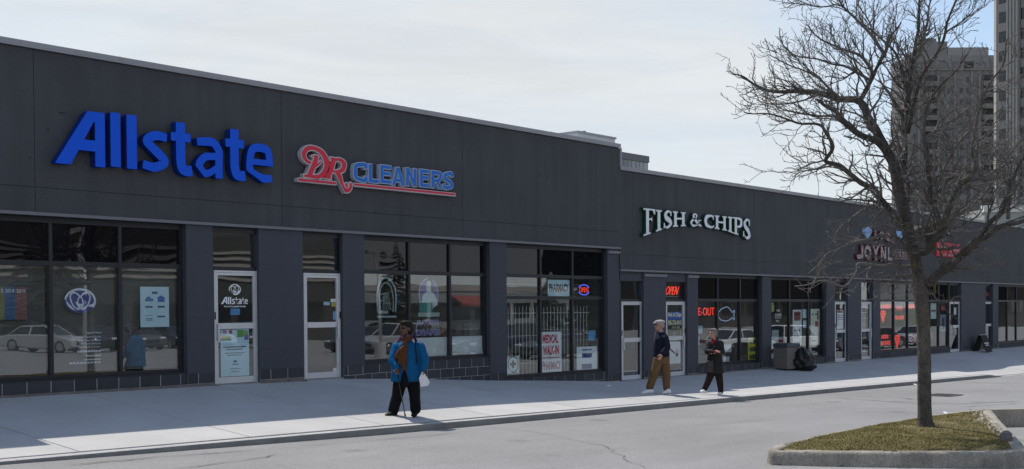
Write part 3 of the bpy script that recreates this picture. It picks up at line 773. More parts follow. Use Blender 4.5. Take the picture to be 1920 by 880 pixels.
def g_C(w, h, t):
    u = t*.5; return [ribbon(bez([(w-.02*w-u*.3, h*.70), (w*.86, h*.90), (w*.52, h-u), (u+.06*w, h*.80), (u, h*.5), (u+.06*w, h*.2), (w*.52, u), (w*.86, h*.10), (w-.02*w-u*.3, h*.30)], 70), t)]
def g_L(w, h, t): return [rect(0, 0, t, h), rect(0, 0, w, t*.92)]
def g_E(w, h, t): return [rect(0, 0, t, h), rect(0, 0, w, t*.9), rect(0, h-t*.9, w, h), rect(0, h*.45, w*.93, h*.45+t*.85)]
def g_A(w, h, t): return [[(0, 0), (t*1.02, 0), (.5*w+t*.38, h), (.5*w-t*.5, h)], [(w, 0), (w-t*1.02, 0), (.5*w-t*.38, h), (.5*w+t*.5, h)], rect(.22*w, .2*h, .78*w, .2*h+t*.85)]
def g_N(w, h, t): return [rect(0, 0, t, h), rect(w-t, 0, w, h), [(0, h), (t*1.05, h), (w, 0), (w-t*1.05, 0)]]
def g_R(w, h, t): return [rect(0, 0, t, h), ribbon(bez([(0, h-t*.46), (.5*w, h-t*.46), (w-t*.55, h*.86), (w-t*.5, h*.70), (w-t*.7, h*.54), (.5*w, h*.44), (0, h*.44)], 50), t*.92), [(w*.42, h*.47), (w*.42+t, h*.47), (w, 0), (w-t*1.1, 0)]]
def g_S(w, h, t):
    u = t*.5
    return [ribbon(bez([(w-u*.8, h*.74), (w*.82, h*.92), (w*.48, h-u), (u+.02*w, h*.77), (w*.30, h*.56), (w*.70, h*.44), (w-u, h*.24), (w*.52, u), (w*.16, h*.09), (u*.8, h*.29)], 80), t)]
def g_J(w, h, t): return [ribbon(bez([(w-t*.5, h), (w-t*.5, h*.4), (w-t*.6, h*.2), (w*.5, t*.5), (t*.6, h*.16), (t*.5, h*.3)], 40), t)]
def g_O(w, h, t): return [ribbon(arc(w/2, h/2, (w-t)/2, (h-t)/2, 0, 360, 48), t)]
def g_Y(w, h, t): return [[(0, h), (t*1.1, h), (w*.5+t*.5, h*.45), (w*.5-t*.5, h*.45)], [(w, h), (w-t*1.1, h), (w*.5-t*.5, h*.45), (w*.5+t*.5, h*.45)], rect(w*.5-t/2, 0, w*.5+t/2, h*.52)]
# serif set
def g_sI(w, h, t): return [rect(w/2-t/2, 0, w/2+t/2, h), rect(.08*w, 0, .92*w, t*.34), rect(.08*w, h-t*.34, .92*w, h), [(w/2-t*.8, 0), (w/2+t*.8, 0), (w/2+t*.45, t*.55), (w/2-t*.45, t*.55)], [(w/2-t*.8, h), (w/2+t*.8, h), (w/2+t*.45, h-t*.55), (w/2-t*.45, h-t*.55)]]
def g_sF(w, h, t):
    x = .22*w; return [rect(x, 0, x+t, h), rect(0, 0, x+t*1.6, t*.34), rect(0, h-t*.36, w, h), [(w, h), (w, h-.24*h), (w-t*.3, h-.24*h), (w-t*.9, h-t*.34)], rect(x, .55*h, .74*w, .55*h+t*.36), [(.74*w, .46*h), (.74*w, .68*h), (.74*w-t*.45, .60*h), (.74*w-t*.45, .54*h)]]
def g_sH(w, h, t):
    a, b = .2*w, .8*w; o = [rect(a-t/2, 0, a+t/2, h), rect(b-t/2, 0, b+t/2, h), rect(a, .47*h, b, .47*h+t*.42)]
    for c in (a, b):
        for z in (0, h-t*.34): o.append(rect(c-t*1.0, z, c+t*1.0, z+t*.34))
    return o
def g_sC(w, h, t):
    u = t*.5; return [ribbon(bez([(w*.97, h*.70), (w*.84, h*.91), (w*.56, h-u*.5), (u+.12*w, h*.80), (u*1.1, h*.5), (u+.12*w, h*.2), (w*.58, u*.5), (w*.86, h*.10), (w, h*.24)], 70), [t*.30, t*.45, t*.6, t, t*1.15, t, t*.6, t*.45, t*.2]), [(w*.97, h*.62), (w*.99, h), (w*.90, h*.96), (w*.86, h*.86), (w*.90, h*.66)]]
def g_sS(w, h, t):
    u = t*.5; return [ribbon(bez([(w*.86, h*.74), (w*.76, h*.92), (w*.48, h-u*.5), (u+.08*w, h*.77), (w*.34, h*.58), (w*.68, h*.43), (w-u*1.05, h*.23), (w*.52, u*.5), (w*.2, h*.10), (.08*w, h*.28)], 80), [t*.3, t*.4, t*.6, t*.95, t*1.15, t*1.15, t*.95, t*.6, t*.4, t*.3]),
                        [(w*.80, h*.68), (w*.92, h*.68), (w*.90, h), (w*.80, h*.94)], [(0.02*w, 0), (.10*w, .05*h), (.16*w, .33*h), (.03*w, .33*h)]]
def g_sP(w, h, t):
    x = .2*w; return [rect(x, 0, x+t, h), rect(0, 0, x+t*1.6, t*.34), rect(0, h-t*.34, .5*w, h), ribbon(bez([(x, h-t*.2), (.6*w, h-t*.2), (w-t*.55, h*.87), (w-t*.5, h*.74), (w-t*.6, h*.60), (.6*w, h*.48), (x, h*.48)], 50), [t*.4, t*.5, t*.9, t, t*.9, t*.5, t*.4])]
def g_amp(w, h, t):
    return [ribbon(bez([(w, 0+t*.25), (.78*w, t*.5), (.55*w, h*.38), (.34*w, h*.62), (.28*w, h*.80), (.42*w, h-t*.35), (.58*w, h*.82), (.50*w, h*.64), (.22*w, h*.46), (.08*w, h*.27), (.18*w, h*.08), (.42*w, t*.3), (.66*w, h*.16), (.82*w, h*.46)], 120), [t*.6, t*.8, t, t, t*.8, t*.5, t*.6, t*.5, t*.7, t, t*.8, t*.5, t*.45, t*.3]), rect(.68*w, h*.44, w, h*.44+t*.3)]
def px_box(x0, x1, yt, yb, Y):
    xm = (x0+x1)/2; a = float(on_y(x0, (yt+yb)/2, Y)[0]); b = float(on_y(x1, (yt+yb)/2, Y)[0]); return a, b, float(on_y(xm, yb, Y)[2]), float(on_y(xm, yt, Y)[2])

# ---- big blue sign
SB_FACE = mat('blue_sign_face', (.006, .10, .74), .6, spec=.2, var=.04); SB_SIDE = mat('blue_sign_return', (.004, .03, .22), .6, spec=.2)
c_ = lambda v, ox, sc: ox+v/sc
blue = [(g_Aslant, 250, 481, 358, 611, .2), (g_l, 507, 552, 370, 619, 1), (g_l, 581, 627, 381, 628, 1), (g_s, 650, 776, 455, 641, .046), (g_t, 784, 880, 416, 657, .05), (g_a, 894, 1020, 486, 668, .05), (g_t, 1034, 1124, 447, 679, .05), (g_e, 1130, 1251, 512, 688, .05)]
lx = X(300, 280, 0)
sg = thing('letter_sign', 'large bright blue raised letters on the charcoal fascia at the left', 'sign', (lx, 0, 4.6))
YB = -.19
for g, a, b, yt, yb, t in blue:
    x0, x1, z0, z1 = px_box(a/2.4444, b/2.4444, 60+yt/2.4444, 60+yb/2.4444, YB)
    st = {g_s: .16, g_t: .185, g_a: .155, g_e: .155}.get(g, .2)
    polys = g(x1-x0, z1-z0, st); c0, = contours(polys, (0,))
    v, f = solid(c0, .16); 
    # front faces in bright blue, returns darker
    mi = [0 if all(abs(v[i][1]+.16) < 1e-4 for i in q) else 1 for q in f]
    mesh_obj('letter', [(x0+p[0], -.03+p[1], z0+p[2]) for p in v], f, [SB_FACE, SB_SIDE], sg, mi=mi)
    xm = (x0+x1)/2; mb = MB()
    for dx in (-.05, .05): mb.box(x0+(x1-x0)*.86+dx*.2-.008, x0+(x1-x0)*.86+dx*.2+.008, -.0305, -.0005, z0+(z1-z0)*(.5+dx)-.008, z0+(z1-z0)*(.5+dx)+.008)

# ---- red script + blue sans sign
def layered(name, polys, x0, z0, yb, depth, grow, m_body, m_face, root, warp=None):
    """body outline in one material, coloured face set on it"""
    c0, c1 = contours(polys, (-grow*.35, grow), None)
    o = place_solid(name, c1, depth, x0, z0, yb, m_body, root, warp)
    place_solid('letter_face', c0, .008, x0, z0, yb-depth-.0005, m_face, o, warp)
    return o
RB = mat('silver_pink_return', (.50, .46, .50), .5); RF = mat('red_sign_face', (.66, .04, .07), .6, spec=.25); BBody = mat('silver_blue_return', (.42, .50, .62), .5); BF = mat('mid_blue_sign_face', (.03, .17, .58), .6, spec=.25)
sg = thing('letter_sign', 'red script initials and small blue capitals above a red line on the fascia', 'sign', (X(705, 330, 0), 0, 4.5))
YS = -.13; q4 = lambda a, b, yt, yb: px_box(520+a/4.889, 520+b/4.889, 240+yt/4.889, 240+yb/4.889, YS)
x0, x1, z0, z1 = q4(230, 470, 175, 465); w, h = x1-x0, z1-z0; t = .11
D_ = [ribbon(bez([(.33*w, .47*h), (.13*w, .55*h), (.05*w, .74*h), (.20*w, .92*h), (.45*w, .955*h), (.75*w, .84*h), (.93*w, .56*h), (.88*w, .28*h), (.66*w, .09*h), (.40*w, .055*h), (.05*w, .055*h)], 90), [t*.55, t*.7, t, t*.9, t*.75, t, t*1.35, t*1.2, t*.9, t*.7, t*.5]),
      ribbon(bez([(.54*w, .68*h), (.47*w, .50*h), (.36*w, .28*h), (.24*w, .05*h)], 30), [t*.9, t*1.1, t*1.1, t*1.0]),
      ribbon(bez([(.36*w, .70*h), (.5*w, .71*h), (.62*w, .69*h)], 12), [t*.25, t*.5, t*.35]), ribbon(bez([(.36*w, .38*h), (.52*w, .40*h), (.66*w, .52*h), (.72*w, .58*h)], 20), [t*.5, t*.45, t*.4, t*.3])]
layered('letter', D_, x0, z0, -.02, .11, .018, RB, RF, sg)
x0, x1, z0, z1 = q4(425, 685, 275, 580); w, h = x1-x0, z1-z0
R_ = [ribbon(bez([(.36*w, .95*h), (.27*w, .70*h), (.19*w, .50*h), (.12*w, .36*h)], 30), [t*1.0, t*1.2, t*1.2, t*1.1]), ribbon([(0, .375*h), (.27*w, .36*h)], t*.35), ribbon([(.24*w, .965*h), (.5*w, .955*h)], t*.4),
      ribbon(bez([(.36*w, .93*h), (.56*w, .95*h), (.72*w, .84*h), (.66*w, .66*h), (.48*w, .585*h), (.28*w, .585*h)], 50), [t*.5, t*.7, t*1.05, t*1.0, t*.6, t*.4]),
      ribbon(bez([(.44*w, .60*h), (.55*w, .44*h), (.60*w, .24*h), (.68*w, .09*h), (.83*w, .045*h), (.94*w, .14*h), (.95*w, .30*h)], 50), [t*.7, t*1.1, t*1.15, t*1.0, t*.8, t*.7, t*.4]),
      ribbon(arc(.80*w, .205*h, .03*w, .03*w, 0, 360, 20), t*.5)]
layered('letter', R_, x0, z0, -.02, .11, .018, RB, RF, sg)
caps = [(g_C, 700, 822, 318, 495), (g_L, 838, 930, 335, 505), (g_E, 945, 1045, 343, 510), (g_A, 1050, 1165, 362, 530), (g_N, 1180, 1275, 370, 535), (g_E, 1308, 1390, 382, 543), (g_R, 1412, 1508, 395, 555), (g_S, 1520, 1612, 405, 565)]
for g, a, b, yt, yb in caps:
    x0, x1, z0, z1 = q4(a, b, yt, yb); layered('letter', g(x1-x0, z1-z0, .085), x0, z0, -.02, .11, .012, BBody, BF, sg)
xa, xb, za, zb = q4(195, 520, 470, 510)
za = q4(180, 560, 480, 500); zl = (za[2]+za[3])/2
for a, b in ((190, 540), (695, 1635)):
    p0 = on_y(520+a/4.889, 240+(482 if a == 190 else 527)/4.889, YS); p1 = on_y(520+b/4.889, 240+(500 if b == 540 else 605)/4.889, YS)
    zz = (p0[2]+p1[2])/2
    layered('underline', [rect(0, -.028, p1[0]-p0[0], .028)], p0[0], zz, -.02, .11, .014, RB, RF, sg)

# ---- white serif sign with green edges, arched foot
GRN = mat('dark_green_return', (.004, .05, .028), .5); WF = mat('white_sign_face', (.78, .81, .86), .4, var=.03)
sg = thing('letter_sign', 'white serif raised letters with green edges on the lower fascia', 'sign', (X(1305, 420, 0), 0, 3.7))
q3 = lambda a, b, yt, yb, Y=-.12: px_box(1040+a/3.385, 1040+b/3.385, 220+yt/3.385, 220+yb/3.385, Y)
def bot(xp): return float(np.interp(xp, [560, 640, 690, 750, 830, 930, 1010, 1092, 1130, 1190, 1240], [757, 728, 712, 697, 692, 696, 707, 722, 738, 757, 788]))
for g, a, b, yt, t in ((g_sF, 563, 637, 580, .135), (g_sI, 638, 684, 589, .135), (g_sS, 690, 745, 592, .13), (g_sH, 749, 832, 600, .13), (g_amp, 860, 930, 608, .10), (g_sC, 949, 1010, 619, .13), (g_sH, 1014, 1093, 626, .13), (g_sI, 1096, 1132, 632, .13), (g_sP, 1130, 1190, 637, .13), (g_sS, 1194, 1242, 645, .135)):
    yb = bot((a+b)/2); x0, x1, z0, z1 = q3(a, b, yt, yb); w, h = x1-x0, z1-z0
    zl = q3(a-1, a+1, yt, bot(a))[2]-z0; zr = q3(b-1, b+1, yt, bot(b))[2]-z0
    def warp(x, z, w=w, h=h, zl=zl, zr=zr):
        k = min(1, max(0, z/h)); return x, z+(1-k)*(zl+(zr-zl)*x/w)
    layered('letter', g(w, h, t), x0, z0, -.02, .10, .012, GRN, WF, sg, warp)

# ---- sign half hidden by the tree: red-edged white letters between two blue drops
sg = thing('letter_sign', 'red and white letter sign with two blue drops behind the bare branches', 'sign', (X(1655, 455, 0), 0, 3.9))
REDB = mat('crimson_return', (.13, .016, .02), .7, spec=.2); WF2 = mat('off_white_face', (.34, .32, .33), .7); SKYB = mat('sky_blue_face', (.16, .38, .72), .4)
for ch, a, b, yt, yb, t in ((g_J, 1606, 1618, 459, 486, .16), (g_O, 1620, 1633, 460, 487, .15), (g_Y, 1635, 1648, 461, 488, .15), (g_N, 1651, 1661, 463, 490, .13), (g_L, 1664, 1672, 464, 489, .13)):
    x0, x1, z0, z1 = px_box(a, b, yt, yb, -.1); layered('letter', ch(x1-x0, z1-z0, t), x0, z0, -.02, .09, .018, REDB, WF2, sg)
for ch, a, b, yt, yb in ((g_L, 1640, 1647, 432, 448), (g_O, 1649, 1658, 434, 450), (g_C, 1660, 1668, 436, 452), (g_A, 1670, 1678, 437, 454)):
    x0, x1, z0, z1 = px_box(a, b, yt, yb, -.1); layered('letter', ch(x1-x0, z1-z0, .1), x0, z0, -.02, .08, .016, REDB, WF2, sg)
for a, b, yt, yb in ((1620, 1635, 427, 446), (1680, 1694, 431, 451)):
    x0, x1, z0, z1 = px_box(a, b, yt, yb, -.1); w, h = x1-x0, z1-z0
    drop = bez([(.5*w, 0), (.12*w, .38*h), (.02*w, .70*h), (.25*w, .96*h), (.62*w, h), (.95*w, .82*h), (.95*w, .55*h), (.5*w, 0)], 40)
    layered('drop', [drop], x0, z0, -.02, .07, .02, mat('pale_blue_return', (.45, .60, .78), .5), SKYB, sg)
x0, x1, z0, z1 = px_box(1676, 1703, 466, 487, -.1)
for k in range(4):
    a = x0+(x1-x0)*k/4; layered('letter', g_E((x1-x0)/4*.8, (z1-z0)*.75, .07), a, z0+.04, -.02, .07, .02, WF2, REDB, sg)
# ---- red box sign right of the trunk
sg = thing('letter_sign', 'small red sign with white rounded letters right of the tree trunk', 'sign', (X(1776, 470, 0), 0, 3.8))
x0, x1, z0, z1 = px_box(1756, 1800, 456, 482, -.08)
mb = MB(); mb.bbox(x0, x1, -.10, -.01, z0, z1, .02); mb.build('sign_box', RF, sg)
put_text('lettering', 'magic', x0+.08, x1-.12, z0+(z1-z0)*.30, z0+(z1-z0)*.92, -.1005, WF2, sg, .006, .02)
mb = MB(); mb.box(x0+.06, x1-.35, -.106, -.1005, z0+.06, z0+.10); mb.build('rule', WF2, sg)
# ------------------------------------------------------------------ buildings behind
TCON = mat('tower_concrete', (.185, .18, .178), .9, var=.12, vscale=.25, grain=.08, gscale=3)
TCON2 = mat('tower_panel', (.23, .226, .223), .9, var=.08, vscale=.3, grain=.06, gscale=3)
TWIN = mat('tower_window', (.02, .024, .03), .12, 0, .6, rnd=.5)
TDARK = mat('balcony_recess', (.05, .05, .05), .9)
TRAIL = mat('balcony_front', (.19, .185, .175), .85, rnd=.12)
TLIGHT = mat('pale_rib_concrete', (.30, .295, .285), .9, var=.08, vscale=.4)
class Facet:
    """vertical wall frame: origin o (at ground), direction d along the wall, outward normal n"""
    def __init__(s, p0, p1):
        s.o = Vector((p0[0], p0[1], 0)); e = Vector((p1[0]-p0[0], p1[1]-p0[1], 0)); s.L = e.length; s.d = e.normalized(); s.n = Vector((s.d.y, -s.d.x, 0))
    def box(s, mb, u0, u1, n0, n1, z0, z1):
        P = lambda u, n, z: s.o+s.d*u+s.n*n+Vector((0, 0, z))
        v = [P(u0, n1, z0), P(u1, n1, z0), P(u1, n0, z0), P(u0, n0, z0), P(u0, n1, z1), P(u1, n1, z1), P(u1, n0, z1), P(u0, n0, z1)]
        mb.add(v, [(0, 3, 2, 1), (4, 5, 6, 7), (0, 1, 5, 4), (1, 2, 6, 5), (2, 3, 7, 6), (3, 0, 4, 7)]); return mb
# tower with stacked balconies
a = at_depth(1672, 118, 288); b = at_depth(1703, 110, 280); c = at_depth(1872, 112, 280)
H = float(b[2]); FL = 2.75
tw = thing('apartment_tower', 'grey concrete apartment tower with dark balconies behind the bare tree', 'building', (float(b[0]), float(b[1]), -1.5))
f1 = Facet(a, b); f2 = Facet(b, c)
back = Vector((float(a[0]-CAM[0]), float(a[1]-CAM[1]), 0)).normalized()*22
v = []
for z in (-1.5, H):
    for p in (a, b, c): v.append((p[0], p[1], z))
    for p in (c, a): v.append((p[0]+back.x, p[1]+back.y, z))
MB().add(v, [(0, 1, 6, 5), (1, 2, 7, 6), (2, 3, 8, 7), (3, 4, 9, 8), (4, 0, 5, 9), (5, 6, 7, 8, 9)]).build('wall', TCON, tw)
mb = MB(); f2.box(mb, .3, f2.L-.3, -.1, .45, H-3.0, H+.6); mb.build('parapet', TCON2, tw)
mb = MB(); f1.box(mb, .2, f1.L, -.1, .35, H-3.2, H+.3); mb.build('parapet', TCON2, tw)
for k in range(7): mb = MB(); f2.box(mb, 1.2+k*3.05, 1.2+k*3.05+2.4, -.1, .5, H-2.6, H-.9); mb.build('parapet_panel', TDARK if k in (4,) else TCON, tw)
u_of = lambda px: (px-1703)/(1872-1703)*f2.L
nfl = int((H-3.5)/FL)
for fl in range(nfl):
    zt = H-4.1-fl*FL
    if zt < 18: break
    for p0, p1 in ((1733, 1756), (1842, 1871)):
        u0, u1 = u_of(p0), u_of(p1)
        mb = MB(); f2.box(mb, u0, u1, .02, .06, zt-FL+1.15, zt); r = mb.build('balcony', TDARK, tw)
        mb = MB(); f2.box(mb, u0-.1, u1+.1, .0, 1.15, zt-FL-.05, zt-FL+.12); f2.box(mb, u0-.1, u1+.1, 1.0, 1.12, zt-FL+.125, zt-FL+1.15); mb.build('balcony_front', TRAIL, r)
    for p0, p1 in ((1712, 1717), (1764, 1770), (1776, 1781), (1800, 1806), (1812, 1817)):
        if (fl*7+int(p0)) % 5 == 0: continue
        mb = MB(); f2.box(mb, u_of(p0), u_of(p1), .01, .08, zt-1.75, zt-.4); mb.build('window', TWIN, tw)
    mb = MB(); f1.box(mb, f1.L*.35, f1.L*.62, .01, .08, zt-1.75, zt-.4); mb.build('window', TWIN, tw)
for p in (1722, 1759, 1790, 1822, 1836):
    mb = MB(); f2.box(mb, u_of(p)-.25, u_of(p)+.25, .0, .35, 0, H-3.1); mb.build('pilaster', TCON2, tw)
# rooftop plant
mb = MB(); f2.box(mb, u_of(1735), u_of(1785), -9, -3, H, H+4.8); mb.build('plant_room', TCON2, tw)
mb = MB(); f2.box(mb, u_of(1786), u_of(1863), -8, -3, H, H+3.3); mb.build('plant_room', TLIGHT, tw)
mb = MB(); f2.box(mb, u_of(1722), u_of(1733), -6, -3, H, H+2.6); mb.build('plant_room', TCON, tw)
mb = MB(); mb.tube([f2.o+f2.d*u_of(1752)-f2.n*5+Vector((0, 0, H+4.8)), f2.o+f2.d*u_of(1752)-f2.n*5+Vector((0, 0, H+5.6))], 2.2, 16); mb.build('water_tank', TCON2, tw)
# second, nearer tower at the right edge
a = at_depth(1866, 300, 168); b = at_depth(1871.5, 300, 165); c = at_depth(1990, 300, 158); H = 62.0
tw = thing('apartment_tower', 'taller pale concrete apartment tower cut by the right edge of the picture', 'building', (float(b[0]), float(b[1]), -1.5))
f1 = Facet(a, b); f2 = Facet(b, c); back = Vector((float(a[0]-CAM[0]), float(a[1]-CAM[1]), 0)).normalized()*20
v = []
for z in (-1.5, H):
    for p in (a, b, c): v.append((p[0], p[1], z))
    for p in (c, a): v.append((p[0]+back.x, p[1]+back.y, z))
MB().add(v, [(0, 1, 6, 5), (1, 2, 7, 6), (2, 3, 8, 7), (3, 4, 9, 8), (4, 0, 5, 9), (5, 6, 7, 8, 9)]).build('wall', TCON2, tw)
u_of = lambda px: (px-1871.5)/(1990-1871.5)*f2.L
for p0, p1 in ((1890.5, 1914), (1939, 1962)):
    mb = MB(); f2.box(mb, u_of(p0), u_of(p1), 0, .55, 0, H); mb.build('pier', TLIGHT, tw)
    for q in np.linspace(p0+2.5, p1-2.5, 4):
        mb = MB(); f2.box(mb, u_of(q)-.12, u_of(q)+.12, .555, .72, 0, H); mb.build('rib', TLIGHT, tw)
mb = MB(); f1.box(mb, f1.L*.1, f1.L*.9, .0, .25, 0, H); mb.build('corner_strip', TLIGHT, tw)
FL = 2.78; z = 4.0
z_top_win = float(at_depth(1880, 20, 163)[2])
k0 = int((z_top_win-4)/FL); z = z_top_win-k0*FL
while z < H-2:
    for p0, p1 in ((1872.5, 1889.5), (1915, 1938), (1963, 1988)):
        u0, u1 = u_of(p0), u_of(p1)
        if z > 14:
            mb = MB(); f2.box(mb, u0, u1, .005, .05, z-1.50, z); w_ = mb.build('window', TWIN, tw)
            mb = MB(); f2.box(mb, u0, u1, .051, .12, z-.55-.06, z-.55+.02); f2.box(mb, (u0+u1)/2-.05, (u0+u1)/2+.05, .051, .115, z-1.5, z-.615); mb.build('frame', mat('tower_frame', (.12, .12, .12), .6), w_)
            mb = MB(); f2.box(mb, u0+.02, u1-.02, .0, .14, z-FL+.04, z-1.54); mb.build('spandrel', TCON2, tw)
    z += FL
# far office slab over the roofline
p_r = at_depth(1215, 295, 300); p_l = at_depth(1161, 286, 300); zr = float(p_r[2])
ofs = thing('office_block', 'distant flat-roofed grey office block peeping over the roof step', 'building', (float(p_r[0]), float(p_r[1]), -1.5))
x1 = float(p_r[0]); y0 = float(p_r[1]); x0 = x1-70
OG = mat('office_grey', (.36, .37, .39), .9, var=.05, vscale=.2)
MB().box(x0, x1, y0, y0+26, -1.5, zr).build('wall', OG, ofs)
mb = MB(); mb.box(x0, x1+.1, y0-.35, y0-.01, zr-1.5, zr+.2); mb.build('parapet', mat('office_parapet', (.19, .195, .21), .9), ofs)
OW = mat('office_window', (.30, .34, .37), .15, 0, .6, rnd=.35)
z = zr-1.55
for fl in range(3):
    for k in range(30):
        xa = x1-.6-k*1.75
        mb = MB(); mb.box(xa-1.45, xa, y0-.12, y0-.01, z-2.0, z-.05); mb.build('window', OW, ofs)
    mb = MB(); mb.box(x0, x1+.05, y0-.3, y0-.01, z-3.5, z-2.05); mb.build('spandrel', mat('office_parapet', (.1, .105, .115), .9), ofs); z -= 3.55
# its rooftop plant, seen over the taller unit
yp = y0+8; q0 = on_y(1083, 254, yp); q1 = on_y(1153, 262, yp); zt = float(on_y(1120, 252, yp)[2])
PLM = mat('office_plant', (.55, .57, .60), .8)
MB().loft([[(float(q0[0]), yp, zr-4), (float(q1[0])+1.0, yp, zr-4), (float(q1[0])+1.0, yp+9, zr-4), (float(q0[0]), yp+9, zr-4)], [(float(q0[0]), yp, zt-.5), (float(q1[0]), yp, zt-.5), (float(q1[0]), yp+9, zt-.5), (float(q0[0]), yp+9, zt-.5)]]).build('plant_room', PLM, ofs)
mb = MB(); mb.box(float(q0[0])-.3, float(q1[0])+.3, yp-.3, yp+9.3, zt-.499, zt); mb.build('plant_roof', OG, ofs)
s_ = on_y(1095, 250, yp+3); MB().tube([(float(s_[0]), yp+3, zt-.2), (float(s_[0]), yp+3, float(on_y(1095, 246, yp+3)[2]))], .5, 10).build('flue', mat('office_parapet', (.1, .105, .115), .9), ofs)
# pale low building over the far end of the roof
p0 = at_depth(1846, 398, 92); p1 = at_depth(1990, 386, 92); zt = float(at_depth(1900, 392, 92)[2])
lb = thing('low_building', 'pale flat-roofed building showing above the far end of the shop row', 'building', (float(p0[0]), float(p0[1]), -1))
ff = Facet(p0, p1); mb = MB(); ff.box(mb, 0, ff.L, -10, 0, -1, zt); mb.build('wall', mat('pale_wall', (.30, .32, .31), .9, var=.05), lb)
mb = MB(); ff.box(mb, -.1, ff.L, -.5, .12, zt-.25, zt+.3); mb.build('roof_edge', mat('pale_edge', (.6, .6, .58), .7), lb)
mb = MB(); ff.box(mb, 0, ff.L, .001, .05, zt-2.6, zt-1.3); mb.build('band', mat('grey_band', (.20, .225, .235), .8), lb)
# ------------------------------------------------------------------ planted island with the bare tree
ZI = .19
isl = thing('planting_island', 'raised grass island with worn concrete kerb under the tree', 'island', tuple(float(v) for v in on_z(1650, 830, ZI)))
inner_px = [(1466, 834), (1560, 812), (1650, 795), (1740, 780), (1834, 769), (1845, 779), (1866, 800), (1884, 818), (1893, 829), (1897, 836), (1880, 841), (1780, 842), (1670, 842), (1560, 842), (1500, 841), (1474, 838)]
P_in = [on_z(px, py, ZI)[:2] for px, py in inner_px]
outer_px = [(1441, 842), (1452, 834), (1466, 831.5), (1560, 810), (1650, 793), (1740, 778), (1834, 767.5), (1860, 768.5), (1878, 790), (1900, 812), (1916, 828), (1921, 836), (1924, 844), (1880, 848), (1780, 848), (1670, 848), (1560, 847.5), (1480, 846), (1448, 846)]
IKERB = mat('island_kerb', (.31, .285, .24), .95, var=.28, vscale=2.6, grain=.28, gscale=38, bump=.7, bscale=34)
add_streaks(IKERB, .72, 1.15); add_spots(IKERB, 5.0, .16, .62); add_spots(IKERB, 1.3, .2, .72)
P_out = [on_z(px, py, ZI)[:2] for px, py in outer_px]
def dens(P, step=.12):
    out = []
    for i in range(len(P)):
        a = np.array(P[i]); b = np.array(P[(i+1) % len(P)]); n = max(1, int(np.linalg.norm(b-a)/step))
        for k in range(n): out.append(a+(b-a)*k/n)
    return out
def kerb_ring(P, name):
    Q = dens(P); n = len(Q); C0 = np.mean(Q, 0)
    # outward normals
    nr = []
    for i in range(n):
        t_ = Q[(i+1) % n]-Q[i-1]; t_ = t_/(np.linalg.norm(t_)+1e-9); q = np.array([t_[1], -t_[0]])
        if q @ (Q[i]-C0) < 0: q = -q
        nr.append(q)
    for _ in range(3): nr = [(nr[i-1]+nr[i]+nr[(i+1) % n])/3 for i in range(n)]
    v = []; f = []
    prof = [(-.17, -.06), (-.165, -.004), (-.09, .0), (-.02, -.004), (.0, -.022), (.012, -.07), (.035, None)]
    for i in range(n):
        x, y = Q[i]; j = mnoise.noise(Vector((x*4, y*4, 0)))*.012; c = mnoise.noise(Vector((x*9, y*9, 5)))*.006
        for o, dz in prof:
            px_, py_ = x+nr[i][0]*(o+(c if o > -.05 else 0)), y+nr[i][1]*(o+(c if o > -.05 else 0))
            v.append((px_, py_, (ZI+dz+(j if o > -.1 else 0)*.6) if dz is not None else z_road(px_)-.03))
    m_ = len(prof)
    for i in range(n):
        j = (i+1) % n
        for k in range(m_-1): f.append((i*m_+k, j*m_+k, j*m_+k+1, i*m_+k+1))
    return mesh_obj(name, v, f, IKERB, isl, smooth=True)
kerb_ring(P_out, 'kerb_ring')
# open joint and a cracked patch on the near face
mb = MB(); j0 = on_z(1671, 846, ZI); jd = np.array([.02, 0, 0])
MB().box(j0[0]-.012, j0[0]+.012, j0[1]-.075, j0[1]+.1, z_road(j0[0])-.02, ZI+.006).build('joint', mat('joint_black', (.02, .02, .02), 1), isl)
# soil + grass
SOIL = mat('dry_soil', (.165, .14, .07), 1, var=.35, vscale=3, grain=.3, gscale=40, bump=.8, bscale=30)
Q = dens(P_in, .25); cx, cy = np.mean(Q, 0); v = [(cx, cy, ZI+.06)]; f = []; n = len(Q)
for r in (.33, .66, .9, 1.06):
    for q in Q: v.append((cx+(q[0]-cx)*r, cy+(q[1]-cy)*r, ZI-.02+.075*(1-r*r)+.012*mnoise.noise(Vector((q[0]*3*r, q[1]*3*r, 2)))))
for i in range(n):
    j = (i+1) % n; f.append((0, 1+i, 1+j))
    for k in range(3): f.append((1+k*n+i, 1+(k+1)*n+i, 1+(k+1)*n+j, 1+k*n+j))
mesh_obj('soil', v, f, SOIL, isl, smooth=True)
from mathutils.bvhtree import BVHTree
soil_tree = BVHTree.FromPolygons([Vector(q) for q in v], f)
def inside(p, P):
    c = False; n = len(P); x, y = p
    for i in range(n):
        x1_, y1_ = P[i]; x2, y2 = P[i-1]
        if (y1_ > y) != (y2 > y) and x < (x2-x1_)*(y-y1_)/(y2-y1_)+x1_: c = not c
    return c
GR = mat('dry_grass', (.205, .178, .07), .8, spec=.2, var=.35, vscale=2.2, grain=.4, gscale=120)
bx0, by0 = np.min(P_in, 0); bx1, by1 = np.max(P_in, 0); rnd = random.Random(3); v = []; f = []; cnt = 0
bare = on_z(1800, 800, ZI)
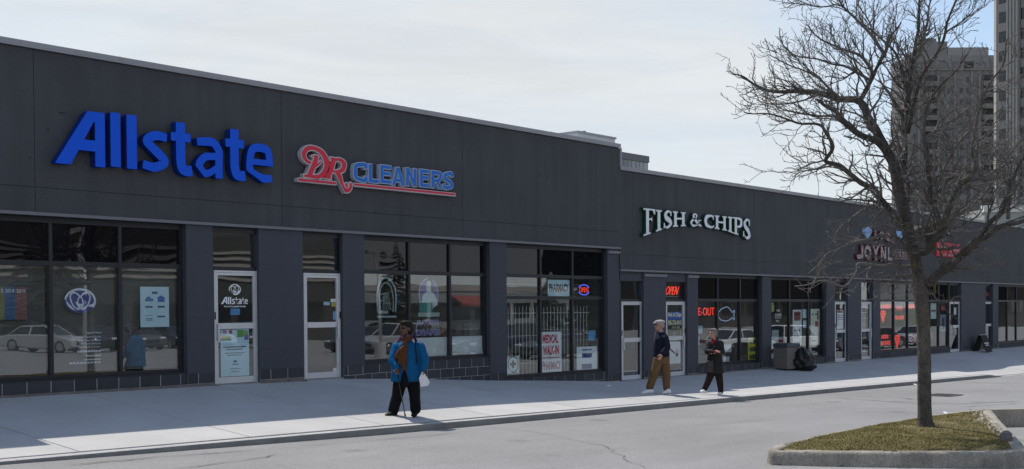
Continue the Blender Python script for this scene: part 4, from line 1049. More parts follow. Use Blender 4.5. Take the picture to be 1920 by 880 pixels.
while cnt < 75000:
    x, y = rnd.uniform(bx0, bx1), rnd.uniform(by0, by1)
    if not inside((x, y), P_in): continue
    if mnoise.noise(Vector((x*1.4, y*1.4, 7)))+.5*mnoise.noise(Vector((x*5, y*5, 3))) < -.42 and rnd.random() < .7: cnt += 1; continue
    if math.hypot((x-bare[0])/1.6, (y-bare[1])/.6) < 1 and rnd.random() < .55: cnt += 1; continue
    hit = soil_tree.ray_cast(Vector((x, y, 3)), Vector((0, 0, -1)))[0]; z = (hit.z if hit else ZI-.02)-.003
    h = rnd.uniform(.009, .028)*(1+.8*max(0, mnoise.noise(Vector((x*3.5, y*3.5, 11))))); a_ = rnd.uniform(0, 6.28); l_ = rnd.uniform(.3, 1.6)*h; w_ = rnd.uniform(.003, .006)
    n0 = len(v); ca, sa = math.cos(a_), math.sin(a_)
    v += [(x-sa*w_, y+ca*w_, z), (x+sa*w_, y-ca*w_, z), (x+ca*l_, y+sa*l_, z+h)]; f.append((n0, n0+1, n0+2)); cnt += 1
o = mesh_obj('grass', v, f, GR, isl); o['kind'] = 'stuff'
# leaf litter and stone crumbs by the right kerb
LIT = mat('pale_litter', (.45, .42, .36), .9, rnd=.2); rl = random.Random(5); mbl = MB()
for k in range(150):
    t_ = rl.random(); p = on_z(1828+60*t_+rl.uniform(-14, 10), 772+50*t_+rl.uniform(-4, 6), ZI)
    if not inside(p[:2], P_out): continue
    s = rl.uniform(.008, .03); x, y, z = p[0], p[1], ZI+.018; a_ = rl.uniform(0, 3)
    mbl.add([(x+math.cos(a_+q)*s*w_, y+math.sin(a_+q)*s*w_, z+zz) for q, w_, zz in ((0, 1, .01), (1.9, .7, 0), (3.4, 1, .012), (4.8, .8, 0), (1, .2, .02))], [(0, 1, 4), (1, 2, 4), (2, 3, 4), (3, 0, 4)])
mbl.build('leaf_litter', LIT, isl)['kind'] = 'stuff'
# kerb beyond the island to the right
kb = thing('planter_kerb', 'low concrete kerb running right from the grass island corner', 'kerb', tuple(float(v) for v in on_z(1890, 770, ZI)))
pa = on_z(1842, 767.5, ZI); pb = on_z(1990, 764, ZI); dv = (pb-pa)[:2]; L_ = np.linalg.norm(dv); dv = dv/L_; nv = np.array([dv[1], -dv[0]])
def strip(w0, w1, z0, z1):
    q = [pa[:2]+nv*w0, pb[:2]+nv*w0, pb[:2]+nv*w1, pa[:2]+nv*w1]
    return MB().add([(p[0], p[1], z) for z in (z0, z1) for p in q], [(4, 5, 6, 7), (0, 1, 5, 4), (1, 2, 6, 5), (2, 3, 7, 6), (3, 0, 4, 7)])
strip(0, .16, -.25, ZI+.003).build('kerb_length', IKERB, kb)
rk = on_z(1887, 826, ZI)
st = MB(); st.loft([[(rk[0]+math.cos(a)*.09*s*(1+.3*math.sin(3*a+s)), rk[1]+math.sin(a)*.075*s, ZI-.01+z) for a in np.linspace(0, 6.28, 9)[:-1]] for s, z in ((1, 0), (1.1, .05), (.9, .11), (.4, .14))])
tag(st.build('stone', mat('grey_stone', (.16, .15, .15), .95, var=.3, vscale=12, bump=.6), None), 'small grey lump of broken kerb on the island corner', 'stone')

# ---- tree
BARK = mat('bark', (.075, .067, .058), .95, var=.5, vscale=9, grain=.45, gscale=45, bump=1.0, bscale=38); add_streaks(BARK, .55, 1.45)
TWIGM = mat('twig_bark', (.115, .104, .095), .85, var=.35, vscale=4)
MOSS = mat('yellow_lichen', (.13, .105, .018), .95, var=.3, vscale=10)
TB = on_z(1737, 803, ZI+.03); TD = float((TB-CAM) @ _fw)
tree = thing('bare_tree', 'leafless deciduous tree with crooked twigs standing on the grass island', 'tree', tuple(float(v) for v in TB))
PXM = F_PX/TD          # pixels per metre at the tree
rt_ = random.Random(21)
def P3(px, py, off=0.0): return Vector([float(v) for v in at_depth(px, py, TD+off)])
def smooth_path(P, n=5):
    out = []
    Q = [2*P[0]-P[1]]+list(P)+[2*P[-1]-P[-2]]
    for i in range(1, len(Q)-2):
        for k in range(n):
            t = k/n; a, b, c, d = Q[i-1:i+3]
            out.append(.5*((2*b)+(c-a)*t+(2*a-5*b+4*c-d)*t*t+(-a+3*b-3*c+d)*t**3))
    out.append(P[-1]); return out
# trunk: (px, py, radius px)
tr = [(1737, 806, 23), (1735, 795, 19), (1734, 770, 16.5), (1733, 720, 15.5), (1733, 660, 15.5), (1731, 600, 15.5), (1727, 550, 17), (1722, 520, 18), (1716, 490, 17), (1711, 462, 17), (1703, 436, 16), (1697, 415, 14)]
pts = smooth_path([P3(x, y, 0) for x, y, r in tr], 9)
rr = np.interp(np.linspace(0, len(tr)-1, len(pts)), range(len(tr)), [r*.74/PXM for _, _, r in tr])
n = 44; rings = []
for i, p in enumerate(pts):
    ring = []
    for k in range(n):
        a = 2*math.pi*k/n; d = Vector((math.cos(a), math.sin(a), 0))
        fl = 1+.05*math.sin(3*a+1)+.04*math.sin(5*a+p.z*2)+.10*mnoise.noise(Vector((d.x*2, d.y*2, p.z*2.3)))+.05*mnoise.noise(Vector((d.x*6, d.y*6, p.z*6)))+.085*abs(mnoise.noise(Vector((d.x*7, d.y*7, p.z*1.6))))+.04*mnoise.noise(Vector((d.x*16, d.y*16, p.z*5)))
        if i < 11: fl += (.35*max(0, math.sin(2.5*a+.6))*(1-i/11)) 
        ring.append(p+d*float(rr[i])*fl)
    rings.append(ring)
mb = MB(); mb.loft(rings); trunk = mb.build('trunk', BARK, tree, smooth=True)
mb = MB()
for (px, py0, py1, w_) in ((1751, 520, 556, 3.0), (1713, 487, 505, 2.0)):
    p0 = P3(px, py0, -.13); p1 = P3(px+1, py1, -.13); mb.tube([p0, (p0+p1)/2+Vector((.01, 0, 0)), p1], [w_/PXM*.5, w_/PXM, w_/PXM*.5], 6)
mb.build('lichen', MOSS, trunk, smooth=True)
# main limbs: list of (px, py, depth offset), radii in px start/end
LIMBS = [
 ([(1700, 430, 0), (1690, 372, 0), (1678, 315, .1), (1663, 285, .2), (1634, 231, .3), (1611, 191, .4), (1574, 183, .5), (1540, 176, .6), (1500, 172, .7), (1462, 175, .7), (1420, 162, .8), (1392, 144, .8), (1374, 138, .9)], 13, 1.0),
 ([(1611, 191, .4), (1634, 152, .3), (1643, 130, .2), (1660, 100, 0), (1668, 70, -.1), (1690, 40, -.2)], 5, 1.4),
 ([(1660, 105, 0), (1630, 62, .2), (1604, 34, .3), (1576, 10, .4), (1560, -20, .5)], 3.6, 1.3),
 ([(1604, 34, .3), (1572, 10, .5), (1540, 12, .6), (1500, 4, .6), (1470, -6, .7)], 2.2, .8),
 ([(1662, 283, .2), (1640, 262, 0), (1612, 254, -.3), (1590, 238, -.4), (1566, 214, -.6), (1545, 196, -.8), (1532, 186, -.9)], 8, 2.2),
 ([(1692, 425, 0), (1672, 400, -.2), (1655, 378, -.3), (1633, 355, -.5), (1600, 332, -.7), (1575, 312, -.8), (1546, 300, -.9), (1559, 275, -1.0), (1548, 248, -1.1), (1536, 236, -1.1), (1505, 232, -1.2), (1462, 222, -1.3), (1425, 212, -1.4), (1394, 208, -1.5)], 7, .9),
 ([(1546, 300, -.9), (1525, 306, -1), (1505, 314, -1.1), (1487, 317, -1.2)], 2, .6),
 ([(1575, 222, -.6), (1556, 219, -.5), (1535, 218, -.4), (1500, 214, -.3), (1470, 206, -.2), (1440, 190, -.2)], 3, .8),
 ([(1702, 425, .1), (1698, 370, .4), (1697, 310, .6), (1696, 260, .8), (1694, 225, .9), (1680, 200, 1.0), (1668, 178, 1.1), (1655, 160, 1.2)], 9, 2.5),
 ([(1696, 260, .8), (1702, 190, .9), (1695, 140, 1.0), (1678, 100, 1.1), (1640, 62, 1.3), (1612, 40, 1.4)], 5, 1.2),
 ([(1700, 200, .9), (1712, 120, 1), (1720, 70, 1), (1726, 20, 1), (1730, -20, 1)], 5, 1.6),
 ([(1712, 120, 1), (1730, 85, .9), (1738, 40, .8), (1745, 5, .8), (1750, -25, .7)], 3.2, 1.2),
 ([(1702, 250, .7), (1722, 160, .4), (1745, 118, .2), (1768, 80, 0), (1775, 40, -.1), (1790, 8, -.2), (1798, -12, -.3)], 4.6, 1.3),
 ([(1772, 62, 0), (1800, 40, -.2), (1818, 26, -.3), (1830, 10, -.4)], 2.2, .7),
 ([(1712, 470, 0), (1735, 470, -.4), (1752, 452, -.7), (1766, 428, -.9), (1778, 400, -1.1), (1790, 370, -1.2), (1802, 345, -1.3), (1830, 318, -1.3), (1826, 285, -1.3), (1830, 250, -1.3), (1838, 205, -1.3), (1852, 160, -1.3), (1880, 120, -1.3), (1890, 70, -1.3)], 9, 1.2),
 ([(1766, 428, -.9), (1745, 372, -.7), (1742, 340, -.6), (1738, 300, -.6), (1733, 262, -.6), (1735, 215, -.6), (1760, 165, -.7), (1795, 128, -.8), (1815, 100, -.9)], 6, 1.2),
 ([(1748, 372, -.7), (1765, 330, -.9), (1782, 290, -1), (1812, 250, -1.2), (1845, 230, -1.3), (1880, 200, -1.4)], 3.4, 1),
 ([(1742, 530, -.1), (1760, 516, -.4), (1782, 500, -.7), (1806, 476, -.9), (1832, 452, -1.2), (1858, 438, -1.4), (1880, 424, -1.5), (1905, 416, -1.7), (1945, 408, -1.9)], 9.5, 3.0),
 ([(1832, 452, -1.2), (1856, 420, -1.3), (1878, 400, -1.4), (1890, 362, -1.5), (1906, 320, -1.6), (1925, 290, -1.7)], 5, 2.0),
 ([(1890, 410, -1.5), (1894, 372, -1.4), (1915, 335, -1.4), (1935, 300, -1.4)], 3.6, 1.6),
 ([(1704, 446, 0), (1730, 428, .5), (1760, 424, .9), (1800, 398, 1.2), (1840, 370, 1.4), (1868, 330, 1.6), (1900, 280, 1.8), (1930, 250, 1.9)], 5.5, 1.4),
 ([(1705, 500, -.1), (1680, 500, -.6), (1650, 498, -.9), (1612, 494, -1.1), (1609, 510, -1.15), (1596, 530, -1.2), (1582, 538, -1.3), (1556, 530, -1.35), (1530, 530, -1.4), (1508, 534, -1.5), (1490, 536, -1.5)], 3.6, .9),
 ([(1582, 538, -1.3), (1576, 547, -1.3), (1571, 552, -1.35)], 1.6, .8),
 ([(1524, 532, -1.4), (1536, 515, -1.4), (1545, 503, -1.45), (1562, 488, -1.5)], 1.6, .7),
 ([(1700, 470, 0), (1682, 445, -.6), (1655, 442, -1.0), (1630, 448, -1.2), (1600, 456, -1.3), (1575, 466, -1.4), (1558, 474, -1.5), (1540, 490, -1.6), (1517, 512, -1.7)], 4, .8),
 ([(1575, 466, -1.4), (1595, 455, -1.4), (1610, 445, -1.5)], 1.8, .8),
 ([(1700, 440, 0), (1680, 420, -.5), (1655, 396, -.9), (1630, 418, -1.2), (1618, 430, -1.3)], 3.0, .8),
 ([(1708, 516, -.1), (1688, 518, -.5), (1675, 520, -.8), (1680, 528, -.9), (1655, 540, -1.1), (1648, 550, -1.2), (1637, 557, -1.2)], 2.6, .8),
 ([(1745, 545, -.1), (1754, 556, -.3), (1775, 562, -.5), (1788, 553, -.6), (1800, 553, -.7)], 2.2, .8),
 ([(1640, 140, .2), (1612, 104, -.1), (1572, 90, -.3), (1535, 70, -.5), (1512, 48, -.6)], 3.4, .9),
 ([(1634, 152, .3), (1592, 128, .6), (1545, 116, .8), (1500, 104, 1.0), (1462, 84, 1.1)], 3.2, .8),
 ([(1574, 183, .5), (1535, 148, .2), (1488, 126, 0), (1440, 102, -.1)], 3.0, .8),
 ([(1540, 176, .6), (1498, 190, .9), (1450, 196, 1.1), (1420, 188, 1.2)], 2.4, .7),
 ([(1733, 262, -.6), (1770, 232, -.2), (1804, 214, .1), (1850, 182, .3), (1900, 150, .5)], 3.2, 1.0),
 ([(1802, 345, -1.3), (1848, 330, -1.0), (1890, 306, -.8), (1925, 296, -.6)], 3.4, 1.2),
 ([(1745, 372, -.7), (1778, 345, .1), (1820, 330, .5), (1862, 290, .9), (1890, 250, 1.1)], 3.4, 1.0),
 ([(1712, 462, 0), (1728, 450, -.5), (1746, 438, -.9), (1756, 432, -1.1)], 3.2, 2),
]
segs_main = []
def add_path(mb, path, rads, n): mb.tube(path, rads, n, cap=True)
BR = []            # branches to sprout from: (path, rads)
for pl, r0, r1 in LIMBS:
    P = [P3(*q) for q in pl]; path = smooth_path(P, 4); L_ = sum((a-b).length for a, b in zip(path[:-1], path[1:]))
    path = [p+Vector((mnoise.noise(p*3.1), mnoise.noise(p*3.1+Vector((7, 0, 0))), mnoise.noise(p*3.1+Vector((0, 9, 0)))))*.035*min(1, i/4) for i, p in enumerate(path)]
    m_ = len(path); rads = [(r0+(r1-r0)*(i/(m_-1))**.8)/PXM*(1+.10*mnoise.noise(Vector((i*.7, r0, 1)))) for i in range(m_)]
    mb = MB(); add_path(mb, path, rads, 9 if r0 > 4 else 7); mb.build('limb', BARK if r0 > 4 else TWIGM, tree, smooth=True)
    BR.append((path, rads))
crown_c = P3(1700, 230, 0)
def grow(start, d, length, r, steps, crook, up):
    path = [start]; p = start.copy(); d = d.normalized()
    for i in range(steps):
        j = Vector((rt_.gauss(0, 1), rt_.gauss(0, 1), rt_.gauss(0, 1)))*crook
        d = (d+j+Vector((0, 0, up))).normalized(); p = p+d*(length/steps); path.append(p.copy())
    return path, [max(.0034, r*(1-.70*i/steps)) for i in range(steps+1)]
twm = MB(); sub = []
def sprout(path, rads, every, lrange, rfac, steps, crook, up, skip=.15, outw=.35, fall=.4):
    out = []; acc = rt_.uniform(0, every); tot = sum((a-b).length for a, b in zip(path[:-1], path[1:])); s = 0
    for i in range(len(path)-1):
        a, b = path[i], path[i+1]; L_ = (b-a).length; s += L_; acc += L_
        if s < tot*skip: continue
        while acc > every:
            acc -= every*rt_.uniform(.6, 1.4); d = (b-a).normalized()
            side = d.cross(Vector((rt_.gauss(0, 1), rt_.gauss(0, 1), rt_.gauss(0, 1)))).normalized()
            o = (a-crown_c); o = o.normalized() if o.length > .1 else d
            nd = d*rt_.uniform(.5, 1.2)+side*rt_.uniform(.5, .95)+o*outw+Vector((0, 0, rt_.uniform(0, .35)))
            k = rt_.random(); st = a.lerp(b, k); r = rads[i]*rfac*rt_.uniform(.7, 1.1); le = rt_.uniform(*lrange)*(1-fall*s/tot)
            out.append(grow(st, nd, le, min(r, .02), steps, crook, up))
    return out
lv1 = []
for path, rads in BR: lv1 += sprout(path, rads, .17 if path[-1].z < 3.7 else .115, (.35, .8) if path[-1].z < 3.7 else (.55, 1.35), .55, 11, .19, .03, fall=.74)
lv2 = []
for path, rads in lv1:
    twm.tube(path, rads, 5, cap=False); lv2 += sprout(path, rads, .125, (.18, .52), .62, 6, .22, .03, .1)
lv3 = []
for path, rads in lv2:
    twm.tube(path, rads, 4, cap=False); lv3 += sprout(path, rads, .125, (.07, .18), .7, 3, .26, .02, .1, .2)
for path, rads in lv3: twm.tube(path, rads, 3, cap=False)
print('twigs', len(lv1), len(lv2), len(lv3), len(twm.f))
o = twm.build('twigs', TWIGM, tree); o['kind'] = 'stuff'
# ------------------------------------------------------------------ street things
# square aggregate litter bin with dark lid
AGG = mat('aggregate_panel', (.19, .175, .155), .95, var=.2, vscale=9, grain=.55, gscale=75, bump=.9, bscale=70)
LID = mat('bin_lid', (.055, .075, .095), .5, var=.1)
bc = on_walk(1482, 694); yaw_b = R(-36)
def rotz(pts, c, a):
    ca, sa = math.cos(a), math.sin(a); return [(c[0]+x*ca-y*sa, c[1]+x*sa+y*ca, c[2]+z) for x, y, z in pts]
bx, by = 33.05, -.55; bz = z_walk(bx, by)
bin_ = thing('litter_bin', 'square pebbled concrete litter bin with dark lid in front of shop window', 'litter bin', (bx, by, bz), R(-14))
hw = .30
mb = MB(); mb.bbox(-hw, hw, -hw, hw, .04, .72, .02); mb.build('body', AGG, bin_, local=True)
mb = MB(); mb.box(-hw+.05, hw-.05, -hw+.05, hw-.05, 0, .05); mb.build('plinth', BLACK, bin_, local=True)
mb = MB(); mb.bbox(-hw-.012, hw+.012, -hw-.012, hw+.012, .725, .845, .03); lid = mb.build('lid', LID, bin_, local=True)
mb = MB(); mb.tube([(0, 0, .8455), (0, 0, .85)], .13, 20); mb.build('mouth', BLACK, lid, local=True)
# tied black refuse bag leaning on it
gx_, gy_ = 33.32, -1.02; gz = z_walk(gx_, gy_)
bag = thing('refuse_bag', 'tied black refuse bag slumped against the litter bin', 'refuse bag', (gx_, gy_, gz))
rings = []
for z, r in [(z, float(np.interp(z, [0, .05, .18, .34, .50, .62, .69, .73], [.26, .36, .40, .39, .33, .24, .14, .05]))) for z in np.linspace(0, .73, 18)]:
    ring = []
    for k in range(44):
        a = 2*math.pi*k/44; w_ = 1+.24*mnoise.noise(Vector((math.cos(a)*2.2, math.sin(a)*2.2, z*5)))+.04*math.sin(7*a+z*9)+.05*math.sin(4*a-z*14)+.14*mnoise.noise(Vector((math.cos(a)*6, math.sin(a)*6, z*13)))
        ring.append((math.cos(a)*r*w_*.80-.22*z*z-.02, math.sin(a)*r*w_*.9, z+.01*math.sin(5*a)))
    rings.append(ring)
mb = MB(); mb.loft(rings); mb.build('bag_body', mat('bag_plastic', (.010, .010, .012), .32, var=.3, vscale=8, bump=.8, bscale=18), bag, smooth=True, local=True)
mb = MB()
for a in (0.3, 1.6, 3.0, 4.4): mb.add([(-.15, 0, .72), (-.11+math.cos(a)*.09, math.sin(a)*.09, .80), (-.11+math.cos(a+.6)*.10, math.sin(a+.6)*.10, .77), (-.11, 0.01, .725)], [(0, 1, 2, 3)])
mb.build('knot', BLACK, bag, local=True)
# A-board at the far door
ax = X(1842, 655, -.35); ay = -.35; az = z_walk(ax, ay)
ab = thing('a_board', 'small black folding pavement board outside the far door', 'a-board', (ax, ay, az))
for s, n_ in ((-1, 'front_panel'), (1, 'rear_panel')):
    mb = MB(); v = []
    for z, yy in ((0, s*.28), (.72, s*.03)):
        v += [(-.38, yy, z), (.38, yy, z), (.38, yy+.025*s, z), (-.38, yy+.025*s, z)]
    mb.add(v, [(0, 1, 2, 3), (4, 5, 6, 7), (0, 1, 5, 4), (1, 2, 6, 5), (2, 3, 7, 6), (3, 0, 4, 7)]); p = mb.build(n_, BLACK, ab, local=True)
    if s < 0:
        for z, w_, h_ in ((.36, .26, .035), (.28, .20, .03)):
            k = z/.72; yy = -.28+.25*k-.030
            MB().add([(-w_, yy, z), (w_, yy, z), (w_, yy+h_*.35, z+h_), (-w_, yy+h_*.35, z+h_)], [(0, 1, 2, 3)]).build('text_line', WHITE, p, local=True)
MB().tube([(-.38, 0, .735), (.38, 0, .735)], .015, 6).build('hinge', GREYMETAL, ab, local=True)
# storm drain grate in the road
dp = on_road(1768, 742); dz_ = z_road(dp[0])+.006
dr = thing('drain_grate', 'rusty cast iron storm drain grate set in the asphalt', 'drain', (float(dp[0]), float(dp[1]), dz_))
IRON = mat('cast_iron', (.11, .10, .09), .8, .1, var=.3, vscale=20)
mb = MB()
for a, b, c, d in ((-.45, .45, -.34, -.29), (-.45, .45, .29, .34), (-.45, -.40, -.289, .289), (.40, .45, -.289, .289)): mb.box(a, b, c, d, 0, .012)
mb.build('rim', IRON, dr, local=True)
MB().box(-.40, .40, -.289, .289, 0, .002).build('pit', mat('pit_black', (.05, .048, .045), 1), dr, local=True)
for k in range(9):
    MB().box(-.375+k*.09, -.34+k*.09, -.288, .288, .003, .011).build('bar', IRON, dr, local=True)
# scraps of paper
for px_, py_, s, lab in ((1142, 725, .09, 'white scrap of paper on the shaded pavement near the step'), (1716, 723, .07, 'crumpled white paper scrap by the kerb left of the trunk'), (1773, 776, .06, 'white paper scrap on the far edge of the grass island')):
    p = on_walk(px_, py_) if py_ < 724.5 or px_ == 1142 else on_z(px_, py_, ZI+.02)
    if px_ == 1716: p = on_road(px_, py_)
    z0 = (z_walk(p[0], p[1]) if px_ == 1142 else z_road(p[0])+.012 if px_ == 1716 else ZI+.02)
    mb = MB(); mb.add([(p[0]-s, p[1]-s*.5, z0+.004), (p[0]+s*.7, p[1]-s*.6, z0+.012), (p[0]+s, p[1]+s*.5, z0+.006), (p[0]-s*.6, p[1]+s*.6, z0+.03), (p[0], p[1], z0+.035)], [(0, 1, 4), (1, 2, 4), (2, 3, 4), (3, 0, 4)])
    tag(mb.build('paper_scrap', WHITE, None), lab, 'litter')

# ------------------------------------------------------------------ signs, posters and stickers in the windows
PYI = GY+.022          # just inside the glass
def sheet(name, px0, py0, px1, py1, m, label, cat='poster', y=PYI, group=None, t=.004, skew=0):
    """thin printed sheet filling a pixel box on plane y; returns (root, x0, x1, z0, z1, y of its face)"""
    x0, x1, z0, z1 = px_box(px0, px1, py0, py1, y)
    r = thing(name, label, cat, ((x0+x1)/2, y, z0), 0, group)
    MB().box(x0, x1, y, y+t, z0, z1).build('sheet', m, r)
    return r, x0, x1, z0, z1, y
def lines(r, x0, x1, z0, z1, y, rows, m):
    """rows: (u0,u1,v0,v1) fractions of the sheet -> printed bars"""
    for u0, u1, v0, v1 in rows:
        MB().box(x0+(x1-x0)*u0, x0+(x1-x0)*u1, y-.002, y-.0005, z0+(z1-z0)*v0, z0+(z1-z0)*v1).build('print', m, r)
def words(r, x0, x1, z0, z1, y, body, u0, u1, v0, v1, m, bold=.0):
    return put_text('lettering', body, x0+(x1-x0)*u0, x0+(x1-x0)*u1, z0+(z1-z0)*v0, z0+(z1-z0)*v1, y-.0005, m, r, .0015, bold)
M_ = mat
# first window
r = sheet('poster', -14, 538, 50, 600, M_('grey_card', (.40, .40, .40), .6), 'year chart poster with green, blue and red columns in the leftmost pane')
for u0, u1, c in ((.0, .33, (.17, .20, .07)), (.335, .66, (.05, .12, .25)), (.665, 1, (.22, .10, .10))):
    MB().box(r[1]+(r[2]-r[1])*u0, r[1]+(r[2]-r[1])*u1, r[5]-.002, r[5]-.0003, r[3], r[4]).build('column', M_('col%.2f' % u0, c, .6), r[0])
PAPER = M_('pale_print', (.62, .66, .68), .6)
for b_, u0 in (('2013', .04), ('2014', .37), ('2015', .70)): put_text('lettering', b_, r[1]+(r[2]-r[1])*u0, r[1]+(r[2]-r[1])*(u0+.26), r[3]+(r[4]-r[3])*.82, r[3]+(r[4]-r[3])*.94, r[5]-.0025, PAPER, r[0], .001, .02)
def hands_emblem(parent, cx, cz, rx, rz, y, m_ring, m_disc):
    """ring, disc and two cupped hands drawn in strokes"""
    if m_disc: place_solid('disc', [arc(0, 0, rx*.97, rz*.97, 0, 360, 48)[:-1]], .002, cx, cz, y, m_disc, parent)
    st = [ribbon(arc(0, 0, rx*.93, rz*.93, 0, 360, 60), rx*.13)]
    for s in (-1, 1):
        st.append(ribbon([(s*p[0]*rx, p[1]*rz) for p in bez([(.02, .32), (.22, .60), (.48, .62), (.62, .30), (.50, -.25), (.28, -.58), (.05, -.70)], 30)], rx*.085))
        st.append(ribbon([(s*p[0]*rx, p[1]*rz) for p in bez([(.0, .36), (.14, .12), (.16, -.15)], 14)], rx*.07))
    for k in range(4): st.append(ribbon([(p[0]*rx, p[1]*rz) for p in bez([(-.30+.05*k, -.10-.12*k), (-.02, -.28-.11*k), (.24-.03*k, -.22-.12*k)], 14)], rx*.06))
    c, = contours(st, (0,), rx/26)
    place_solid('emblem', c, .0015, cx, cz, y-.0022, m_ring, parent)
EMB = M_('emblem_white', (.75, .79, .88), .5); NAVY = M_('emblem_navy', (.05, .07, .27), .5)
x0, x1, z0, z1 = px_box(120, 180, 541, 588, PYI)
r = thing('window_emblem', 'round blue emblem with cupped hands stuck on the second pane', 'sticker', ((x0+x1)/2, PYI, z0)); hands_emblem(r, (x0+x1)/2, (z0+z1)/2, (x1-x0)/2, (z1-z0)/2, PYI, EMB, NAVY)
r = thing('window_lettering', 'white opening hours lettering low on the pane under the round emblem', 'sticker', (X(160, 650, PYI), PYI, 1.0))
for b_, a, b, y0, y1 in (('Agency Hours', 161, 190, 621.5, 627), ('Mon to Wed 9 a.m. to 6 p.m.', 133, 189, 629.5, 635), ('Thurs 9 a.m. to 8 p.m.', 145, 189, 636, 641), ('Fri 9 a.m. to 6 p.m.', 152, 189, 642, 647), ('Sat 10 a.m. to 4 p.m.', 148, 189, 648.5, 653.5)):
    q = px_box(a, b, y0, y1, PYI); put_text('line', b_, q[0], q[1], q[2], q[3], PYI, EMB, r, .001, .012)
for a, b, y0, y1 in ((145, 190, 657, 660.5), (162, 190, 665.5, 668.5), (158, 190, 673, 675.5), (130, 190, 679, 682)):
    q = px_box(a, b, y0, y1, PYI); n_ = 9
    for k in range(n_): MB().box(q[0]+(q[1]-q[0])*k/n_, q[0]+(q[1]-q[0])*(k+.72)/n_, PYI-.001, PYI, q[2], q[3]).build('line', EMB, r)
r = sheet('poster', 263, 538, 317, 613.5, PALEBLUE, 'pale blue poster with small car and house pictures in the third pane')
lines(*r, [(.40, .60, .82, .88), (.60, .85, .48, .53), (.17, .42, .48, .52), (.58, .86, .24, .28), (.18, .40, .28, .29), (.18, .42, .20, .215), (.18, .42, .165, .18)], M_('blue_ink', (.06, .12, .25), .6))
w_, h_ = r[2]-r[1], r[4]-r[3]
place_solid('car_picture', [bez([(0, 0), (.26*w_, 0), (.27*w_, .06*h_), (.20*w_, .07*h_), (.16*w_, .11*h_), (.06*w_, .11*h_), (.03*w_, .06*h_), (-.01*w_, .05*h_), (0, 0)], 40)[:-1]], .0015, r[1]+.17*w_, r[3]+.64*h_, r[5]-.0003, M_('car_ink', (.08, .22, .42), .6), r[0])
place_solid('house_picture', [[(0, 0), (.24*w_, 0), (.24*w_, .09*h_), (.28*w_, .10*h_), (.12*w_, .17*h_), (-.04*w_, .10*h_), (0, .09*h_)]], .0015, r[1]+.60*w_, r[3]+.62*h_, r[5]-.0003, M_('house_ink', (.03, .16, .50), .6), r[0])
# first door
DI = .135
r = thing('door_lettering', 'white emblem and lettering stuck on the upper glass of the first door', 'sticker', (X(440, 560, DI), DI, 2.0))
EMBW = M_('decal_white', (.82, .86, .88), .5)
q = px_box(428.5, 451, 533, 553.5, DI); hands_emblem(r, (q[0]+q[1])/2, (q[2]+q[3])/2, (q[1]-q[0])/2, (q[3]-q[2])/2, .128, EMBW, None)
spec = [(g_Aslant, 250, 481, 358, 611), (g_l, 507, 552, 370, 619), (g_l, 581, 627, 381, 628), (g_s, 650, 776, 455, 641), (g_t, 784, 880, 416, 657), (g_a, 894, 1020, 486, 668), (g_t, 1034, 1124, 447, 679), (g_e, 1130, 1251, 512, 688)]
q = px_box(414, 464, 557, 570.5, DI); tot = 1001
slope = (679-611)/870.
for g, a, b, yt, yb in spec:
    wd = (b-a)/tot*(q[1]-q[0]); xa = q[0]+(a-250)/tot*(q[1]-q[0]); ytc, ybc = yt-slope*(a-250), yb-slope*(a-250)
    hh = (ybc-ytc)/253*(q[3]-q[2]); c, = contours(g(wd, hh, wd*.27 if g not in (g_l, g_Aslant) else .02), (0,), wd/30); place_solid('letter', c, .001, xa, q[2], .128, EMBW, r)
q = px_box(419, 461, 572.5, 577.5, DI); put_text('line', "You're in good hands.", q[0], q[1], q[2], q[3], .128, EMBW, r, .001, .01)
r = sheet('sticker', 432, 579, 450, 591, M_('bright_blue_card', (.12, .42, .75), .5), 'small bright blue card stuck below the door lettering', 'sticker', .138)
r = sheet('poster', 414, 618, 467, 705.5, PALEBLUE, 'pale blue poster with coloured squares on the lower glass of the first door', y=.138)
for u0, u1, v0, v1, c in ((.08, .22, .91, 1, (.35, .25, .42)), (.28, .40, .91, .985, (.45, .06, .12)), (.58, .80, .83, .985, (.12, .32, .06)), (.80, .97, .87, .97, (.16, .38, .10)), (.02, .20, .78, .88, (.42, .40, .18)), (.20, .35, .78, .86, (.20, .38, .14)), (.83, .98, .77, .88, (.22, .14, .40))):
    MB().box(r[1]+(r[2]-r[1])*u0, r[1]+(r[2]-r[1])*u1, r[5]-.002, r[5]-.0005, r[3]+(r[4]-r[3])*v0, r[3]+(r[4]-r[3])*v1).build('colour_square', M_('sq%.2f%.2f' % (u0, v0), c, .6), r[0])
lines(*r, [(.08, .88, .615, .635), (.18, .78, .565, .585), (.14, .84, .49, .503), (.22, .73, .445, .458), (.40, .62, .245, .262), (.30, .70, .155, .163), (.35, .66, .095, .103)], INK)
place_solid('emblem', [[(-.03, 0), (.03, 0), (.045, .03), (0, .055), (-.045, .03)]], .001, (r[1]+r[2])/2, r[3]+(r[4]-r[3])*.29, r[5]-.0005, BLUEPRINT, r[0])
# second door stickers
sheet('sticker', 607, 566, 618, 572.5, M_('pale_blue_card', (.40, .60, .72), .5), 'small pale blue sticker left of the others on the second door', 'sticker', .138)
sheet('sticker', 620, 560.5, 630, 567, WHITE, 'white arched sticker at the top right of the second door', 'sticker', .138)
sheet('sticker', 621, 568, 631, 575, M_('yellow_card', (.55, .45, .06), .5), 'yellow sticker by the right stile of the second door', 'sticker', .138)
sheet('sticker', 624.5, 584, 632, 600, M_('blue_card2', (.22, .45, .66), .5), 'tall blue sticker just above the rail of the second door', 'sticker', .138)
sheet('sticker', 625, 690, 632, 696.5, WHITE, 'small white square sticker low on the second door', 'sticker', .138)
